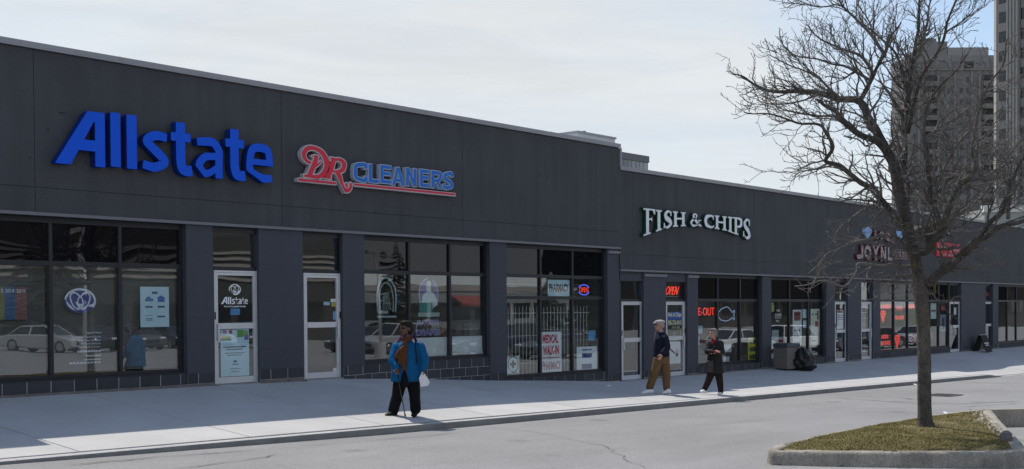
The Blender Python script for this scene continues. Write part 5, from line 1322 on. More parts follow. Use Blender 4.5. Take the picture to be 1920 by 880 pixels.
# second window: laundry pictures, wording, white boards
VIO = M_('violet_print', (.10, .08, .30), .5); TEAL = M_('teal_print', (.02, .22, .20), .5); PALE = M_('pale_figure', (.52, .60, .60), .5)
x0, x1, z0, z1 = px_box(785, 822, 522, 590, PYI); w_, h_ = x1-x0, z1-z0
r = thing('window_picture', 'oval violet window picture of an apron-wearing worker behind a teal machine', 'sticker', ((x0+x1)/2, PYI, z0))
place_solid('rim', [arc(w_*.5, h_*.56, w_*.5, h_*.44, 0, 360, 44)[:-1]], .001, x0, z0, PYI, PALE, r)
place_solid('oval', [arc(w_*.5, h_*.56, w_*.47, h_*.42, 0, 360, 44)[:-1]], .001, x0, z0, PYI-.0015, VIO, r)
place_solid('figure', [bez([(.14*w_, .28*h_), (.20*w_, .52*h_), (.34*w_, .60*h_), (.42*w_, .64*h_), (.38*w_, .74*h_), (.42*w_, .90*h_), (.55*w_, .97*h_), (.68*w_, .90*h_), (.68*w_, .76*h_), (.60*w_, .65*h_), (.72*w_, .60*h_), (.86*w_, .48*h_), (.94*w_, .26*h_), (.5*w_, .22*h_), (.14*w_, .28*h_)], 70)[:-1]], .001, x0, z0, PYI-.003, PALE, r)
place_solid('hair', [bez([(.40*w_, .88*h_), (.48*w_, 1.0*h_), (.66*w_, .98*h_), (.72*w_, .80*h_), (.70*w_, .62*h_), (.62*w_, .70*h_), (.62*w_, .88*h_), (.50*w_, .94*h_), (.40*w_, .88*h_)], 40)[:-1]], .001, x0, z0, PYI-.0045, INK, r)
MB().box(x0+.02*w_, x0+.68*w_, PYI-.0065, PYI-.0055, z0+.06*h_, z0+.33*h_).build('machine', TEAL, r); MB().box(x0-.04*w_, x0+1.04*w_, PYI-.0065, PYI-.0055, z0-.06*h_, z0+.055*h_).build('counter', M_('pale_teal', (.30, .42, .42), .5), r)
r = thing('window_picture', 'faint white arched window picture with a gown on the first laundry pane', 'sticker', (X(723, 590, PYI), PYI, 1.5))
x0, x1, z0, z1 = px_box(706, 745, 520, 596, PYI); w_, h_ = x1-x0, z1-z0; FAINT = M_('faint_print', (.30, .38, .40), .6)
st = [ribbon(bez([(.06*w_, .15*h_), (.02*w_, .55*h_), (.18*w_, .88*h_), (.45*w_, .99*h_), (.75*w_, .88*h_), (.93*w_, .6*h_), (.90*w_, .15*h_)], 40), .045*w_+.02), ribbon(bez([(.16*w_, .15*h_), (.14*w_, .5*h_), (.25*w_, .78*h_), (.46*w_, .86*h_), (.68*w_, .76*h_), (.80*w_, .5*h_), (.78*w_, .15*h_)], 40), .03), rect(0, 0, .95*w_, .05*h_), rect(.05*w_, .10*h_, .55*w_, .17*h_)]
for k in range(5): st.append(ribbon([(.30*w_+k*.09*w_, .18*h_), (.36*w_+k*.05*w_, .62*h_)], .014))
c, = contours(st, (0,), w_/60); place_solid('gown_outline', c, .001, x0, z0, PYI, FAINT, r)
for b_, a, b, y0, y1, lab in (('BLANKETS', 783, 822, 601, 609, 'violet wording outlined in white, upper of two lines in the laundry window'), ('DRAPES', 781, 825, 619, 628.5, 'violet wording outlined in white, lower of two lines in the laundry window')):
    q = px_box(a, b, y0, y1, PYI); r = thing('window_lettering', lab, 'sticker', ((q[0]+q[1])/2, PYI, q[2]))
    put_text('outline', b_, q[0]-.01, q[1]+.01, q[2]-.012, q[3]+.012, PYI, M_('lilac_edge', (.45, .45, .62), .5), r, .001, .06); put_text('lettering', b_, q[0], q[1], q[2], q[3], PYI-.0015, VIO, r, .001, .02)
BOARD = M_('pale_board', (.70, .75, .76), .6, var=.06, vscale=4)
sheet('window_board', 772, 633, 841.5, 673, BOARD, 'pale board blanking the foot of the middle laundry pane', 'board', PYI+.03)
sheet('window_board', 848, 630.5, 911, 669.5, BOARD, 'pale board blanking the foot of the right laundry pane', 'board', PYI+.03)
r = sheet('sticker', 903, 657, 912, 664.5, WHITE, 'small white and navy sticker in the corner of the right laundry pane', 'sticker'); lines(*r, [(.12, .88, .5, .85)], NAVY)
r = thing('laundry_shelf', 'low shelf with jars and red and white boxes behind the right laundry pane', 'shelf', (X(880, 630, .8), .8, 1.0))
xa = X(850, 625, .8)
for k, (c, hh, ww) in enumerate((((.20, .13, .10), .26, .22), ((.24, .17, .14), .20, .16), ((.5, .5, .48), .30, .26), ((.42, .03, .09), .26, .24), ((.30, .27, .2), .34, .12))):
    MB().bbox(xa, xa+ww, .7, .95, 1.33, 1.33+hh, .02).build('box', M_('goods%d' % k, c, .6), r); xa += ww+.06
MB().box(X(850, 625, .8)-.1, xa+.1, .6, 1.05, 1.28, 1.325).build('board', M_('shelf_board', (.2, .17, .13), .7), r)
# pharmacy window
q = px_box(1027, 1068, 525, 556.5, PYI)
r = sheet('window_sign', 1027, 525, 1068, 556.5, PALEBLUE, 'pale sign with dark capitals hanging in the top middle pharmacy pane', 'sign'); words(*r, 'PHARMACY', .06, .95, .28, .76, INK, .045)
r = sheet('window_sign', 1015.5, 622.5, 1053, 699.5, M_('white_blue_card', (.76, .83, .86), .5), 'tall pale sign with red capitals and a red rule in the pharmacy window', 'sign')
words(*r, 'MEDICAL', .05, .84, .72, .94, REDPRINT, .05); words(*r, 'WALK-IN', .06, .86, .44, .67, REDPRINT, .05); lines(*r, [(.05, .92, .365, .385)], REDPRINT); words(*r, 'PHARMACY', .04, .95, .08, .29, M_('brown_red', (.34, .06, .07), .5), .03)
r = sheet('window_sign', 951, 667.5, 973, 703.5, M_('white_green_card', (.70, .80, .78), .5), 'small pale sign with a grey-green cross in a ring', 'sign')
w_, h_ = r[2]-r[1], r[4]-r[3]; DG = M_('grey_green_ink', (.07, .12, .11), .6)
c, = contours([ribbon(arc(w_*.5, h_*.56, w_*.42, w_*.42*1.1, 0, 360, 40), .03)], (0,), w_/40); place_solid('ring', c, .001, r[1], r[3], r[5]-.0005, DG, r[0])
lines(*r, [(.40, .60, .36, .76), (.22, .78, .50, .63), (.06, .94, .03, .09)], DG)
r = sheet('poster', 1081.5, 650, 1119.5, 694.5, M_('white_blue_card', (.76, .83, .86), .5), 'white poster with three blue blocks of text low in the pharmacy window'); lines(*r, [(.25, .73, .83, .90), (.25, .73, .53, .72), (.24, .73, .06, .27)], M_('blue_text', (.05, .08, .28), .6))
sheet('sticker', 1103, 620, 1116.5, 638.5, M_('azure_card', (.14, .38, .66), .5), 'plain azure blue card at the right of the pharmacy window', 'sticker')
r = thing('neon_sign', 'oval lit neon sign with blue arcs and red letters in the pharmacy window', 'neon sign', (X(1094, 544, .25), .25, 2.3))
x0, x1, z0, z1 = px_box(1083.5, 1106, 533, 554.5, .25); w_, h_ = x1-x0, z1-z0; cx, cz = (x0+x1)/2, (z0+z1)/2
NRED = M_('neon_red', (.6, .05, .03), .4, emit=(1, .06, .03), estr=.85); NBLUE = M_('neon_blue', (.1, .1, .7), .4, emit=(.12, .14, 1), estr=1.1)
place_solid('backing', [arc(cx, cz, w_*.52, h_*.52, 0, 360, 40)[:-1]], .01, 0, 0, .27, BLACK, r)
for a0, a1 in ((25, 155), (205, 335)):
    MB().tube([(p[0], .25, p[1]) for p in arc(cx, cz, w_*.46, h_*.44, a0, a1, 20)], .012, 6).build('tube', NBLUE, r, smooth=True)
put_text('lettering', 'OPEN', x0+w_*.14, x1-w_*.14, cz-h_*.22, cz+h_*.22, .255, NRED, r, .006, .0)
# security grille behind the pharmacy glass
r = thing('security_grille', 'white steel bar grille standing inside the pharmacy window', 'grille', ((OP['W3'][0]+OP['W3'][1])/2, .34, .3)); GB = M_('grille_white', (.62, .63, .62), .5)
x = OP['W3'][0]+.12
while x < X(1105, 600, .34):
    MB().tube([(x, .34, .34), (x, .34, 2.02)], .010, 5).build('bar', GB, r); x += .135
for z in (.62, 1.30, 1.86): MB().tube([(OP['W3'][0]+.1, .353, z), (X(1105, 600, .34), .353, z)], .009, 5).build('rail', GB, r)
for k, z in enumerate((2.36, 2.58)): tag(MB().box(OP['W3'][0]+.08, OP['W3'][1]-.08, .9, .96, z, z+.03).build('light_strip', M_('pale_strip', (.6, .6, .58), .5)), ['lower', 'upper'][k]+' pale strip crossing the pharmacy window behind the top signs', 'strip')
# chip shop door and window
r = sheet('door_sign', 1251.5, 585, 1278.5, 612, M_('royal_blue_card', (.02, .12, .48), .5), 'blue door sign with cream lettering and telephone number', 'sign', .138); CREAM = M_('cream_ink', (.82, .78, .52), .5)
words(*r, 'Fish & Chips', .04, .97, .58, .96, CREAM, .03); MB().box(r[1], r[2], r[5]-.002, r[5]-.0003, r[3], r[3]+(r[4]-r[3])*.46).build('number_band', INK, r[0]); put_text('lettering', '905-753-0410', r[1]+.03, r[2]-.03, r[3]+.03, r[3]+(r[4]-r[3])*.42, r[5]-.0022, CREAM, r[0], .001, .02)
for a, b, y0, y1, c, lab in ((1260, 1268, 612.5, 616, (.5, .5, .36), 'small cream sticker under the blue door sign'), (1270, 1274, 608, 617, (.6, .6, .6), 'narrow white sticker right of the cream one on the chip shop door'), (1262, 1267, 623, 630, (.45, .46, .44), 'grey sticker above the rail of the chip shop door'), (1275, 1279, 616, 629, (.45, .42, .12), 'yellow-green sticker at the right of the chip shop door')):
    sheet('sticker', a, y0, b, y1, M_('st%d' % a, c, .6), lab, 'sticker', .138)
r = sheet('poster', 1256, 641, 1276, 682, M_('white_lilac', (.78, .80, .84), .5), 'white poster with a dark drawing on the chip shop door', y=.138)
w_, h_ = r[2]-r[1], r[4]-r[3]; c, = contours([ribbon(bez([(.0, .68*h_), (.25*w_, .58*h_), (.45*w_, .46*h_)], 12), .05), rect(.52*w_, .32*h_, .78*w_, .48*h_), ribbon([(.56*w_, .48*h_), (.5*w_, .62*h_)], .02), ribbon([(.66*w_, .48*h_), (.68*w_, .70*h_)], .02), ribbon([(.74*w_, .48*h_), (.86*w_, .60*h_)], .02)], (0,), w_/50)
place_solid('drawing', c, .001, r[1], r[3], r[5]-.0005, M_('maroon_ink', (.14, .04, .05), .6), r[0])
x0, x1, z0, z1 = px_box(1246, 1272, 536, 557, .2)
r = thing('neon_sign', 'slanted red lit neon word in the light above the chip shop door', 'neon sign', ((x0+x1)/2, .2, z0)); put_text('lettering', 'OPEN', x0, x1-.10, z0+.06, z1-.02, .2, NRED, r, .02, -.01, slant=.18); MB().box(x0, x1, .205, .22, z0, z0+.02).build('bracket', GREYMETAL, r)
x0, x1, z0, z1 = px_box(1288, 1339, 577, 592, .26)
r = thing('neon_sign', 'red lit neon capitals partly behind the pier of the chip shop window', 'neon sign', ((x0+x1)/2, .26, z0)); put_text('lettering', 'TAKE-OUT', x0, x1, z0, z1, .26, NRED, r, .012, -.005)
r = thing('neon_sign', 'pale outline of a fish in thin neon tube in the chip shop window', 'neon sign', (X(1362, 588, .26), .26, 1.7)); fish = [(1347, 586), (1352, 580), (1362, 575.5), (1366, 577), (1373, 586), (1377, 582), (1377.5, 583), (1376, 590), (1376.5, 600), (1372.5, 596), (1367, 600.5), (1360, 602.5), (1351, 600), (1347, 594), (1347, 586)]
NPALE = M_('neon_pale', (.4, .55, .75), .4, emit=(.45, .65, 1), estr=.30)
P_ = [on_y(p[0], p[1], .26) for p in fish]; MB().tube([Vector([float(c) for c in p]) for p in P_], .012, 6).build('tube', NPALE, r)
for a, b, y0, y1, c, lab in ((1309.5, 1317, 611, 625.5, (.40, .58, .68), 'upper pale blue notice at the left edge of the chip shop window'), (1309.5, 1311.5, 632, 648, (.40, .55, .66), 'lower pale blue notice at the left edge of the chip shop window'), (1353, 1371.5, 646.5, 661, (.55, .60, .60), 'white menu card in the middle chip shop pane'), (1355.5, 1367.5, 669.5, 681.5, (.55, .60, .60), 'tapered white card at the foot of the middle chip shop pane')):
    sheet('notice', a, y0, b, y1, M_('nt%d%d' % (a, y0), c, .6), lab, 'notice')
r = sheet('window_sign', 1402.5, 633, 1421.5, 677.5, M_('yellow_board', (.66, .58, .03), .6), 'tall yellow board with dark green lettering blocks in the chip shop window', 'sign', .26); lines(*r, [(.16, .80, .74, .90), (.14, .80, .41, .60), (.12, .80, .10, .28)], M_('green_ink', (.05, .10, .03), .6))
r = sheet('notice', 1389, 667.5, 1399.5, 678, M_('terracotta_card', (.25, .12, .09), .6), 'small terracotta card at the foot of the right chip shop pane', 'notice'); lines(*r, [(.15, .85, .4, .85)], INK)
# window behind the litter bin
sheet('notice', 1446.5, 568, 1451.5, 585, M_('lime_card', (.36, .42, .14), .6), 'narrow lime green notice at the left edge of the window behind the bin', 'notice')
r = thing('window_lettering', 'white block lettering on the pane left of the red poster', 'sticker', (X(1459, 590, PYI), PYI, 1.6))
for a, b, y0, y1 in ((1456, 1463, 580.5, 585), (1453, 1466, 588, 594), (1453, 1465, 595.5, 597.5), (1455, 1461, 600, 604)):
    q = px_box(a, b, y0, y1, PYI)
    for k in range(4): MB().box(q[0]+(q[1]-q[0])*k/4, q[0]+(q[1]-q[0])*(k+.8)/4, PYI-.001, PYI, q[2], q[3]).build('print', M_('off_white_print', (.5, .48, .48), .6), r)
r = sheet('poster', 1486.5, 581, 1503, 650, M_('white_card2', (.74, .79, .78), .6), 'tall white poster with a dark red upper half behind the litter bin'); lines(*r, [(.14, .88, .70, .95)], M_('wine_print', (.24, .04, .06), .6)); lines(*r, [(.2, .8, .86, .885), (.2, .82, .78, .80)], M_('pink_print', (.55, .4, .4), .6))
rl = random.Random(9)
for k in range(9): u, v_ = .15+.7*(k % 3)/2.6, .08+.5*(k//3)/3; MB().box(r[1]+(r[2]-r[1])*u, r[1]+(r[2]-r[1])*(u+.14), r[5]-.002, r[5]-.0005, r[3]+(r[4]-r[3])*v_, r[3]+(r[4]-r[3])*(v_+.05)).build('print', INK, r[0])
for a, b, y0, y1, lab in ((1505, 1512, 580, 596.5, 'upper pale blue notice beside the red poster'), (1506, 1512, 601, 615, 'lower pale blue notice beside the red poster')): sheet('notice', a, y0, b, y1, PALEBLUE, lab, 'notice')
r = sheet('poster', 1520, 579.5, 1536.5, 647, M_('cream_green_card', (.64, .70, .60), .6), 'tall cream poster with dark and red print in the right pane behind the bin'); lines(*r, [(.12, .30, .83, .87), (.5, .7, .83, .87), (.72, .90, .70, .95), (.1, .5, .1, .13)], M_('brown_ink', (.10, .07, .05), .6)); lines(*r, [(.5, .88, .50, .66)], M_('red_ink3', (.30, .07, .06), .6))
sheet('window_board', 1447.5, 619, 1460, 643, M_('pale_teal_board', (.36, .44, .43), .6), 'pale board at the left foot of the window behind the bin', 'board', PYI+.03)
r = sheet('notice', 1569.5, 582, 1581.5, 617, M_('white_lilac', (.78, .80, .84), .5), 'white notice with red and navy headings on the first narrow door', 'notice', .138); lines(*r, [(.05, .9, .86, .98)], M_('wine_print', (.24, .04, .06), .6)); lines(*r, [(.1, .95, .70, .74), (.1, .95, .60, .64), (.1, .95, .5, .53)], NAVY)
# second narrow door: stack of white shelves and leaflets behind the glass
r = thing('leaflet_rack', 'rack of white shelves and leaflets behind the second narrow door', 'rack', (X(1623, 620, .5), .5, 0)); xa, xb = X(1613, 620, .3), X(1631, 620, .3)
for k, z in enumerate((.28, .52, .78, 1.02, 1.26, 1.50, 1.72, 1.94)): MB().box(xa, xb, .26, .5, z, z+.035).build('shelf', WHITE, r)
for k, (u, z, c) in enumerate(((.2, 1.295, (.5, .48, .38)), (.55, 1.295, (.3, .36, .42)), (.25, 1.535, (.42, .42, .4)), (.6, 1.535, (.12, .12, .14)), (.3, 1.055, (.5, .48, .36)), (.3, .815, (.48, .46, .34)), (.55, 1.755, (.3, .3, .34)))):
    MB().box(xa+(xb-xa)*u, xa+(xb-xa)*(u+.3), .29, .31, z, z+.17).build('leaflet', M_('lf%d' % k, c, .6), r)
# takeaway window with red lettering boards
for k, (a, b, y0, y1, lab) in enumerate(((1651, 1671.5, 570, 580, 'top left red lettering board in the takeaway window'), (1651, 1660.5, 582, 607, 'red cone-shaped picture at the left of the takeaway window'), (1680, 1693, 571, 585, 'red lettering board with a pale frame in the second takeaway pane'), (1678, 1696, 591, 600, 'red lettering board under the framed one in the takeaway window'), (1703.5, 1718.5, 570, 579.5, 'red lettering board in the third takeaway pane'), (1652, 1667, 627, 636, 'upper of two low red lettering boards at the left'), (1651, 1670.5, 638.5, 648, 'lower of two low red lettering boards at the left'), (1677.5, 1687.5, 628, 655, 'red cone picture low in the second takeaway pane'), (1703, 1719.5, 624.5, 643, 'red picture with a white curl low in the third takeaway pane'))):
    x0, x1, z0, z1 = px_box(a, b, y0, y1, .24); w_, h_ = x1-x0, z1-z0; r = thing('window_sign', lab, 'sign', ((x0+x1)/2, .24, z0)); RL = M_('lit_red_print', (.50, .03, .025), .5, emit=(1, .06, .04), estr=.6); RD = M_('deep_red_board', (.14, .012, .014), .6)
    if k in (1, 7):
        cone = bez([(.48*w_, 0), (.08*w_, .55*h_), (.0, .80*h_), (.2*w_, .97*h_), (.6*w_, h_), (.95*w_, .9*h_), (w_, .72*h_), (.85*w_, .5*h_), (.48*w_, 0)], 40)[:-1]; place_solid('cone', [cone], .004, x0, z0, .24, RL, r)
        MB().box(x0+.15*w_, x0+.8*w_, .234, .2355, z0+.62*h_, z0+.66*h_).build('print', RD, r); MB().box(x0+.15*w_, x0+.8*w_, .234, .2355, z0+.78*h_, z0+.82*h_).build('print', RD, r)
    elif k == 8:
        place_solid('picture', [arc(w_*.5, h_*.5, w_*.5, h_*.5, 0, 360, 30)[:-1]], .004, x0, z0, .24, M_('dull_red', (.26, .02, .03), .5), r)
        c, = contours([ribbon(bez([(0, .75*h_), (.3*w_, .8*h_), (.42*w_, .6*h_), (.30*w_, .45*h_), (.05*w_, .5*h_)], 24), .05), ribbon(bez([(.05*w_, .3*h_), (.3*w_, .2*h_), (.5*w_, .3*h_)], 14), .05)], (0,), w_/50); place_solid('curl', c, .001, x0, z0, .2355, WHITE, r)
    else:
        MB().box(x0, x1, .242, .246, z0, z1).build('board', RD, r)
        if k == 2: put_text('lettering', 'OPEN', x0+.04, x1-.04, z0+.06, z1-.06, .2415, RL, r, .004, .0)
        else:
            n_ = 5 if w_ > .9 else 4; rr2 = random.Random(k)
            for i in range(n_):
                xa = x0+.03+(w_-.06)*i/n_; wl = (w_-.06)/n_*.82; g = rr2.choice((g_E, g_N, g_R, g_O, g_A)); c, = contours(g(wl, h_*.8, .06), (0,), .012); place_solid('letter', c, .003, xa, z0+h_*.1, .2415, RL, r)
r = sheet('notice', 1745, 569, 1755.5, 598, M_('pale_grey_blue', (.66, .76, .77), .6), 'tall pale notice with a dark band just right of the trunk', 'notice'); lines(*r, [(.1, .9, .46, .58)], M_('wine_print', (.24, .04, .06), .6))
sheet('notice', 1764.5, 575, 1772.5, 582, M_('lit_red_card', (.5, .03, .05), .5), 'small plain red notice right of the trunk', 'notice'); sheet('notice', 1775.5, 576, 1780.5, 586.5, PALEBLUE, 'upper small pale notice beside the far door', 'notice'); sheet('notice', 1776.5, 590, 1780.5, 598, PALEBLUE, 'lower small pale notice beside the far door', 'notice')
r = sheet('poster', 1762.5, 590, 1774.5, 622.5, M_('steel_blue_card', (.24, .30, .36), .6), 'grey-blue poster with a dark figure shape right of the trunk'); lines(*r, [(.35, .65, .15, .8)], INK)
sheet('notice', 1788.5, 577, 1793, 590.5, WHITE, 'narrow white notice on the door right of the trunk', 'notice', .138)
sheet('sticker', 1849, 549, 1853.5, 556, M_('lit_red_card', (.5, .03, .05), .5), 'small red sticker in the light above the farthest door', 'sticker', .17)
# ------------------------------------------------------------------ people
TMP = bpy.data.scenes.new('skin_work')
class Blob:
    """closed shells that are fused into one skin"""
    def __init__(s): s.mb = MB()
    def cone(s, p0, r0, p1, r1, n=14, flat=None):
        p0, p1 = Vector(p0), Vector(p1); d = (p1-p0); L_ = d.length
        if L_ < 1e-6: d = Vector((0, 0, 1))
        d = d.normalized(); a = d.cross(Vector((0, 1, 0)))
        if a.length < .2: a = d.cross(Vector((1, 0, 0)))
        a.normalize(); b = d.cross(a); rings = []
        for t in (-80, -50, -20): q = R(t); rings.append((p0+d*r0*math.sin(q), r0*math.cos(q)))
        for t in (.0, .25, .5, .75, 1.0): rings.append((p0.lerp(p1, t), r0+(r1-r0)*t))
        for t in (20, 50, 80): q = R(t); rings.append((p1+d*r1*math.sin(q), r1*math.cos(q)))
        s.mb.loft([[c+(a*math.cos(2*math.pi*k/n)+b*math.sin(2*math.pi*k/n))*r for k in range(n)] for c, r in rings]); return s
    def chain(s, pts, rads):
        for i in range(len(pts)-1): s.cone(pts[i], rads[i], pts[i+1], rads[i+1])
        return s
    def ell(s, c, r, M=None, n=16, m=10):
        c = Vector(c); M = M or Matrix.Identity(3); rings = []
        for i in range(1, m):
            t = math.pi*i/m-math.pi/2; rings.append([c+M @ Vector((r[0]*math.cos(t)*math.cos(2*math.pi*k/n), r[1]*math.cos(t)*math.sin(2*math.pi*k/n), r[2]*math.sin(t))) for k in range(n)])
        s.mb.loft(rings); return s
    def rings(s, rg, n=24):
        """stack of ellipses: (cx, cy, z, rx, ry)"""
        s.mb.loft([[Vector((cx+rx*math.copysign(abs(math.cos(2*math.pi*k/n))**.8, math.cos(2*math.pi*k/n)), cy+ry*math.copysign(abs(math.sin(2*math.pi*k/n))**.8, math.sin(2*math.pi*k/n)), z)) for k in range(n)] for cx, cy, z, rx, ry in rg]); return s
    def skin(s, name, m, parent, vox=.01, smooth=4, rough=None):
        ob = mesh_obj('tmp', s.mb.v, s.mb.f, m); md = ob.modifiers.new('r', 'REMESH'); md.mode = 'VOXEL'; md.voxel_size = vox; md.use_smooth_shade = True
        if smooth: sm = ob.modifiers.new('s', 'SMOOTH'); sm.factor = .5; sm.iterations = smooth
        col.objects.unlink(ob); TMP.collection.objects.link(ob); vl = TMP.view_layers[0]; vl.update(); dg = vl.depsgraph; dg.update(); me = bpy.data.meshes.new_from_object(ob.evaluated_get(dg))
        old = ob.data; bpy.data.objects.remove(ob); bpy.data.meshes.remove(old)
        if rough:
            # cloth folds
            n_ = len(me.vertices); co = np.empty(n_*3); no = np.empty(n_*3); me.vertices.foreach_get('co', co); me.vertices.foreach_get('normal', no); a, sc = rough
            co = co.reshape(-1, 3); no = no.reshape(-1, 3)
            for i in range(n_):
                q = Vector((co[i][0]*sc, co[i][1]*sc, co[i][2]*sc*.55)); co[i] += no[i]*(a*(mnoise.noise(q)+.55*mnoise.noise(q*2.3)+.3*mnoise.noise(q*4.7)))
            me.vertices.foreach_set('co', co.ravel()); me.update()
        me.name = name; o = bpy.data.objects.new(name, me); col.objects.link(o); o.parent = parent
        if not me.materials: me.materials.append(m)
        return o
SKIN_D = mat('brown_skin', (.10, .05, .03), .5, var=.08, vscale=20); SKIN_L = mat('fair_skin', (.42, .24, .17), .5, var=.08, vscale=20)
def cloth(n, c, r=.85, **k): return mat(n, c, r, spec=.12, var=.12, vscale=6, grain=.1, gscale=150, bump=.25, bscale=60, **k)
class Fig:
    def __init__(s, label, ox, oy, head_top, height):
        p = on_walk(ox, oy); s.p = p; s.s = F_PX/float((p-CAM) @ _fw); s.ox, s.oy = ox, oy
        d = (p-CAM)[:2]; s.root = thing('person', label, 'person', (float(p[0]), float(p[1]), z_walk(p[0], p[1])), math.atan2(-d[0], d[1]))
    def L(s, px, py, y=0.0): return Vector(((px-s.ox)/s.s, y, (s.oy-py)/s.s))
    def m(s, px): return px/s.s
def head(b, c, fdir, h=.225):
    """skull, jaw, nose, brow, ears and lips; fdir = facing direction in the figure's frame"""
    f = Vector((fdir[0], fdir[1], 0)).normalized(); sd = Vector((-f.y, f.x, 0)); M = Matrix((sd, f, Vector((0, 0, 1)))).transposed(); c = Vector(c); k = h/.225
    P = lambda x, y, z: c+M @ (Vector((x, y, z))*k)
    b.ell(P(0, -.012, .03), (.074*k, .095*k, .088*k), M); b.ell(P(0, .022, -.035), (.058*k, .07*k, .08*k), M)
    b.cone(P(0, .085, .012), .010*k, P(0, .108, -.022), .014*k, 8); b.ell(P(0, .085, -.058), (.026*k, .012*k, .010*k), M); b.ell(P(0, .075, -.095), (.026*k, .02*k, .018*k), M)
    for q in (-1, 1): b.ell(P(q*.078, -.005, -.005), (.012*k, .022*k, .032*k), M); b.ell(P(q*.03, .072, .022), (.022*k, .014*k, .010*k), M)
    return P, M
def hand(b, w, d, palm_n, side, curl=.5, k=1.0):
    """palm, four unequal bent fingers and a thumb; w = wrist, d = hand direction, palm_n = palm normal"""
    w = Vector(w); d = Vector(d).normalized(); n = Vector(palm_n); n = (n-d*n.dot(d)).normalized(); s = d.cross(n)*side
    M = Matrix((s, d, n)).transposed(); c = w+d*.045*k; b.ell(c, (.040*k, .052*k, .017*k), M, 12, 8); b.cone(w-d*.03, .028*k, w+d*.01, .026*k, 10)
    for i, ln in enumerate((.066, .075, .070, .055)):
        base = c+s*(.028-.019*i)*k+d*.042*k; b1 = base+(d*math.cos(curl*.7)+n*math.sin(curl*.7))*ln*.5*k; b2 = b1+(d*math.cos(curl*1.9)+n*math.sin(curl*1.9))*ln*.5*k
        b.cone(base, .0098*k, b1, .009*k, 7); b.cone(b1, .009*k, b2, .0075*k, 7)
    t0 = c+s*.034*k-d*.012*k; t1 = t0+(s*.7+d*.6+n*.35).normalized()*.034*k; t2 = t1+(d*.85+n*.5).normalized()*.03*k; b.cone(t0, .013*k, t1, .011*k, 8); b.cone(t1, .011*k, t2, .009*k, 8)
    return c
def shoe(b, heel, toe, w=.045, h=.075):
    heel, toe = Vector(heel), Vector(toe); d = (toe-heel).normalized(); sd = Vector((-d.y, d.x, 0)).normalized(); up = Vector((0, 0, 1)); L_ = (toe-heel).length; rg = []
    for t, ww, hh in ((0, .6, .7), (.08, .85, 1.1), (.3, .95, 1.2), (.5, 1.0, .95), (.72, 1.1, .72), (.9, .9, .55), (1.0, .45, .32)):
        c = heel+d*L_*t; ring = []
        for k in range(12):
            a = 2*math.pi*k/12; x = math.cos(a)*w*ww; z = math.sin(a); z = (z*.5+.5)*h*hh if z > 0 else .5*h*hh*(1+z)
            ring.append(c+sd*x+up*max(.0, z))
        rg.append(ring)
    b.mb.loft(rg); return b
# ---- woman in the blue coat, with scarf, stick and paper
f = Fig('person in a blue coat and patterned scarf walking with a stick by the kerb', 762, 780, 595, 1.6); L_ = f.L; root = f.root
b = Blob(); hc = L_(762, 617); fd = (-.72, -.70); P, M = head(b, hc, fd, .232)
b.cone(L_(765, 632), .052, L_(766, 646), .062); b.chain([L_(766, 648), L_(765, 670), L_(762, 702)], [.10, .13, .14])
LS, LE, LW = L_(744, 651, -.02), L_(737, 676, -.10), L_(744, 690, -.22)
RS, RE, RW = L_(788, 652, -.02), L_(797, 675, -.03), L_(795, 694, -.09)
b.chain([L_(750, 650), LS, LE, LW], [.05, .05, .042, .03]); b.chain([L_(782, 650), RS, RE, RW], [.05, .05, .042, .03])
b.chain([L_(752, 706), L_(745, 742, -.04), L_(736, 770, .02)], [.09, .06, .045]); b.chain([L_(774, 706), L_(778, 742), L_(778, 770)], [.09, .06, .045])
hL = hand(b, LW, (.15, -.45, -.8), (.4, -.9, .1), 1, .9); hR = hand(b, RW, (.0, -.1, -1), (-1, -.2, 0), -1, .8)
b.skin('body', SKIN_D, root, .0075, 3)
BLUEC = cloth('blue_coat', (.003, .088, .225), .7); c = Blob(); q = f.m
c.rings([(L_(765, 641).x, .0, L_(0, 639).z, .075, .075), (L_(765, 645).x, 0, L_(0, 645).z, .15, .11), (L_(765, 652).x, 0, L_(0, 651).z, .215, .13), (L_(764, 668).x, 0, L_(0, 668).z, .225, .155), (L_(762, 690).x, 0, L_(0, 690).z, .245, .18), (L_(761, 714).x, .01, L_(0, 712).z, .255, .19), (L_(761, 714).x, .01, L_(0, 715).z, .245, .18)])
c.chain([L_(750, 651), LS, LE, LW+Vector((0, .03, .03))], [.085, .085, .074, .058]); c.chain([L_(780, 652), RS, RE, RW+Vector((0, .01, .04))], [.09, .095, .085, .066])
coat = c.skin('coat', BLUEC, root, .010, 3, (.010, 9))
h_ = Blob(); h_.chain([L_(753, 631, -.055), L_(748, 641, -.10)], [.020, .022]); h_.chain([L_(778, 631, -.01), L_(781, 640, -.05)], [.022, .024]); h_.chain([L_(755, 632, .05), L_(778, 632, .05)], [.024, .026]); h_.skin('collar', cloth('violet_lining', (.10, .03, .16)), coat, .008, 2)
st = Blob(); st.chain([L_(779, 630, -.12), L_(780, 652, -.150), L_(783, 682, -.175)], [.013, .013, .013]); st.skin('bag_strap', BLACK, root, .008, 1)
t = Blob(); t.rings([(L_(762, 0).x, .0, L_(0, 698).z, .19, .15), (L_(762, 0).x, 0, L_(0, 712).z, .20, .155), (L_(762, 0).x, 0, L_(0, 722).z, .17, .13)])
t.chain([L_(752, 712), L_(745, 742, -.03), L_(738, 768, .0)], [.115, .098, .092]); t.chain([L_(774, 712), L_(778, 742), L_(779, 769)], [.115, .098, .09])
t.skin('trousers', cloth('black_trousers', (.007, .007, .009)), root, .010, 3, (.008, 8))
sh = Blob(); shoe(sh, L_(744, 780, .02), L_(723, 779, -.12), .05, .085); sh.skin('shoe', BLACK, root, .008, 2)
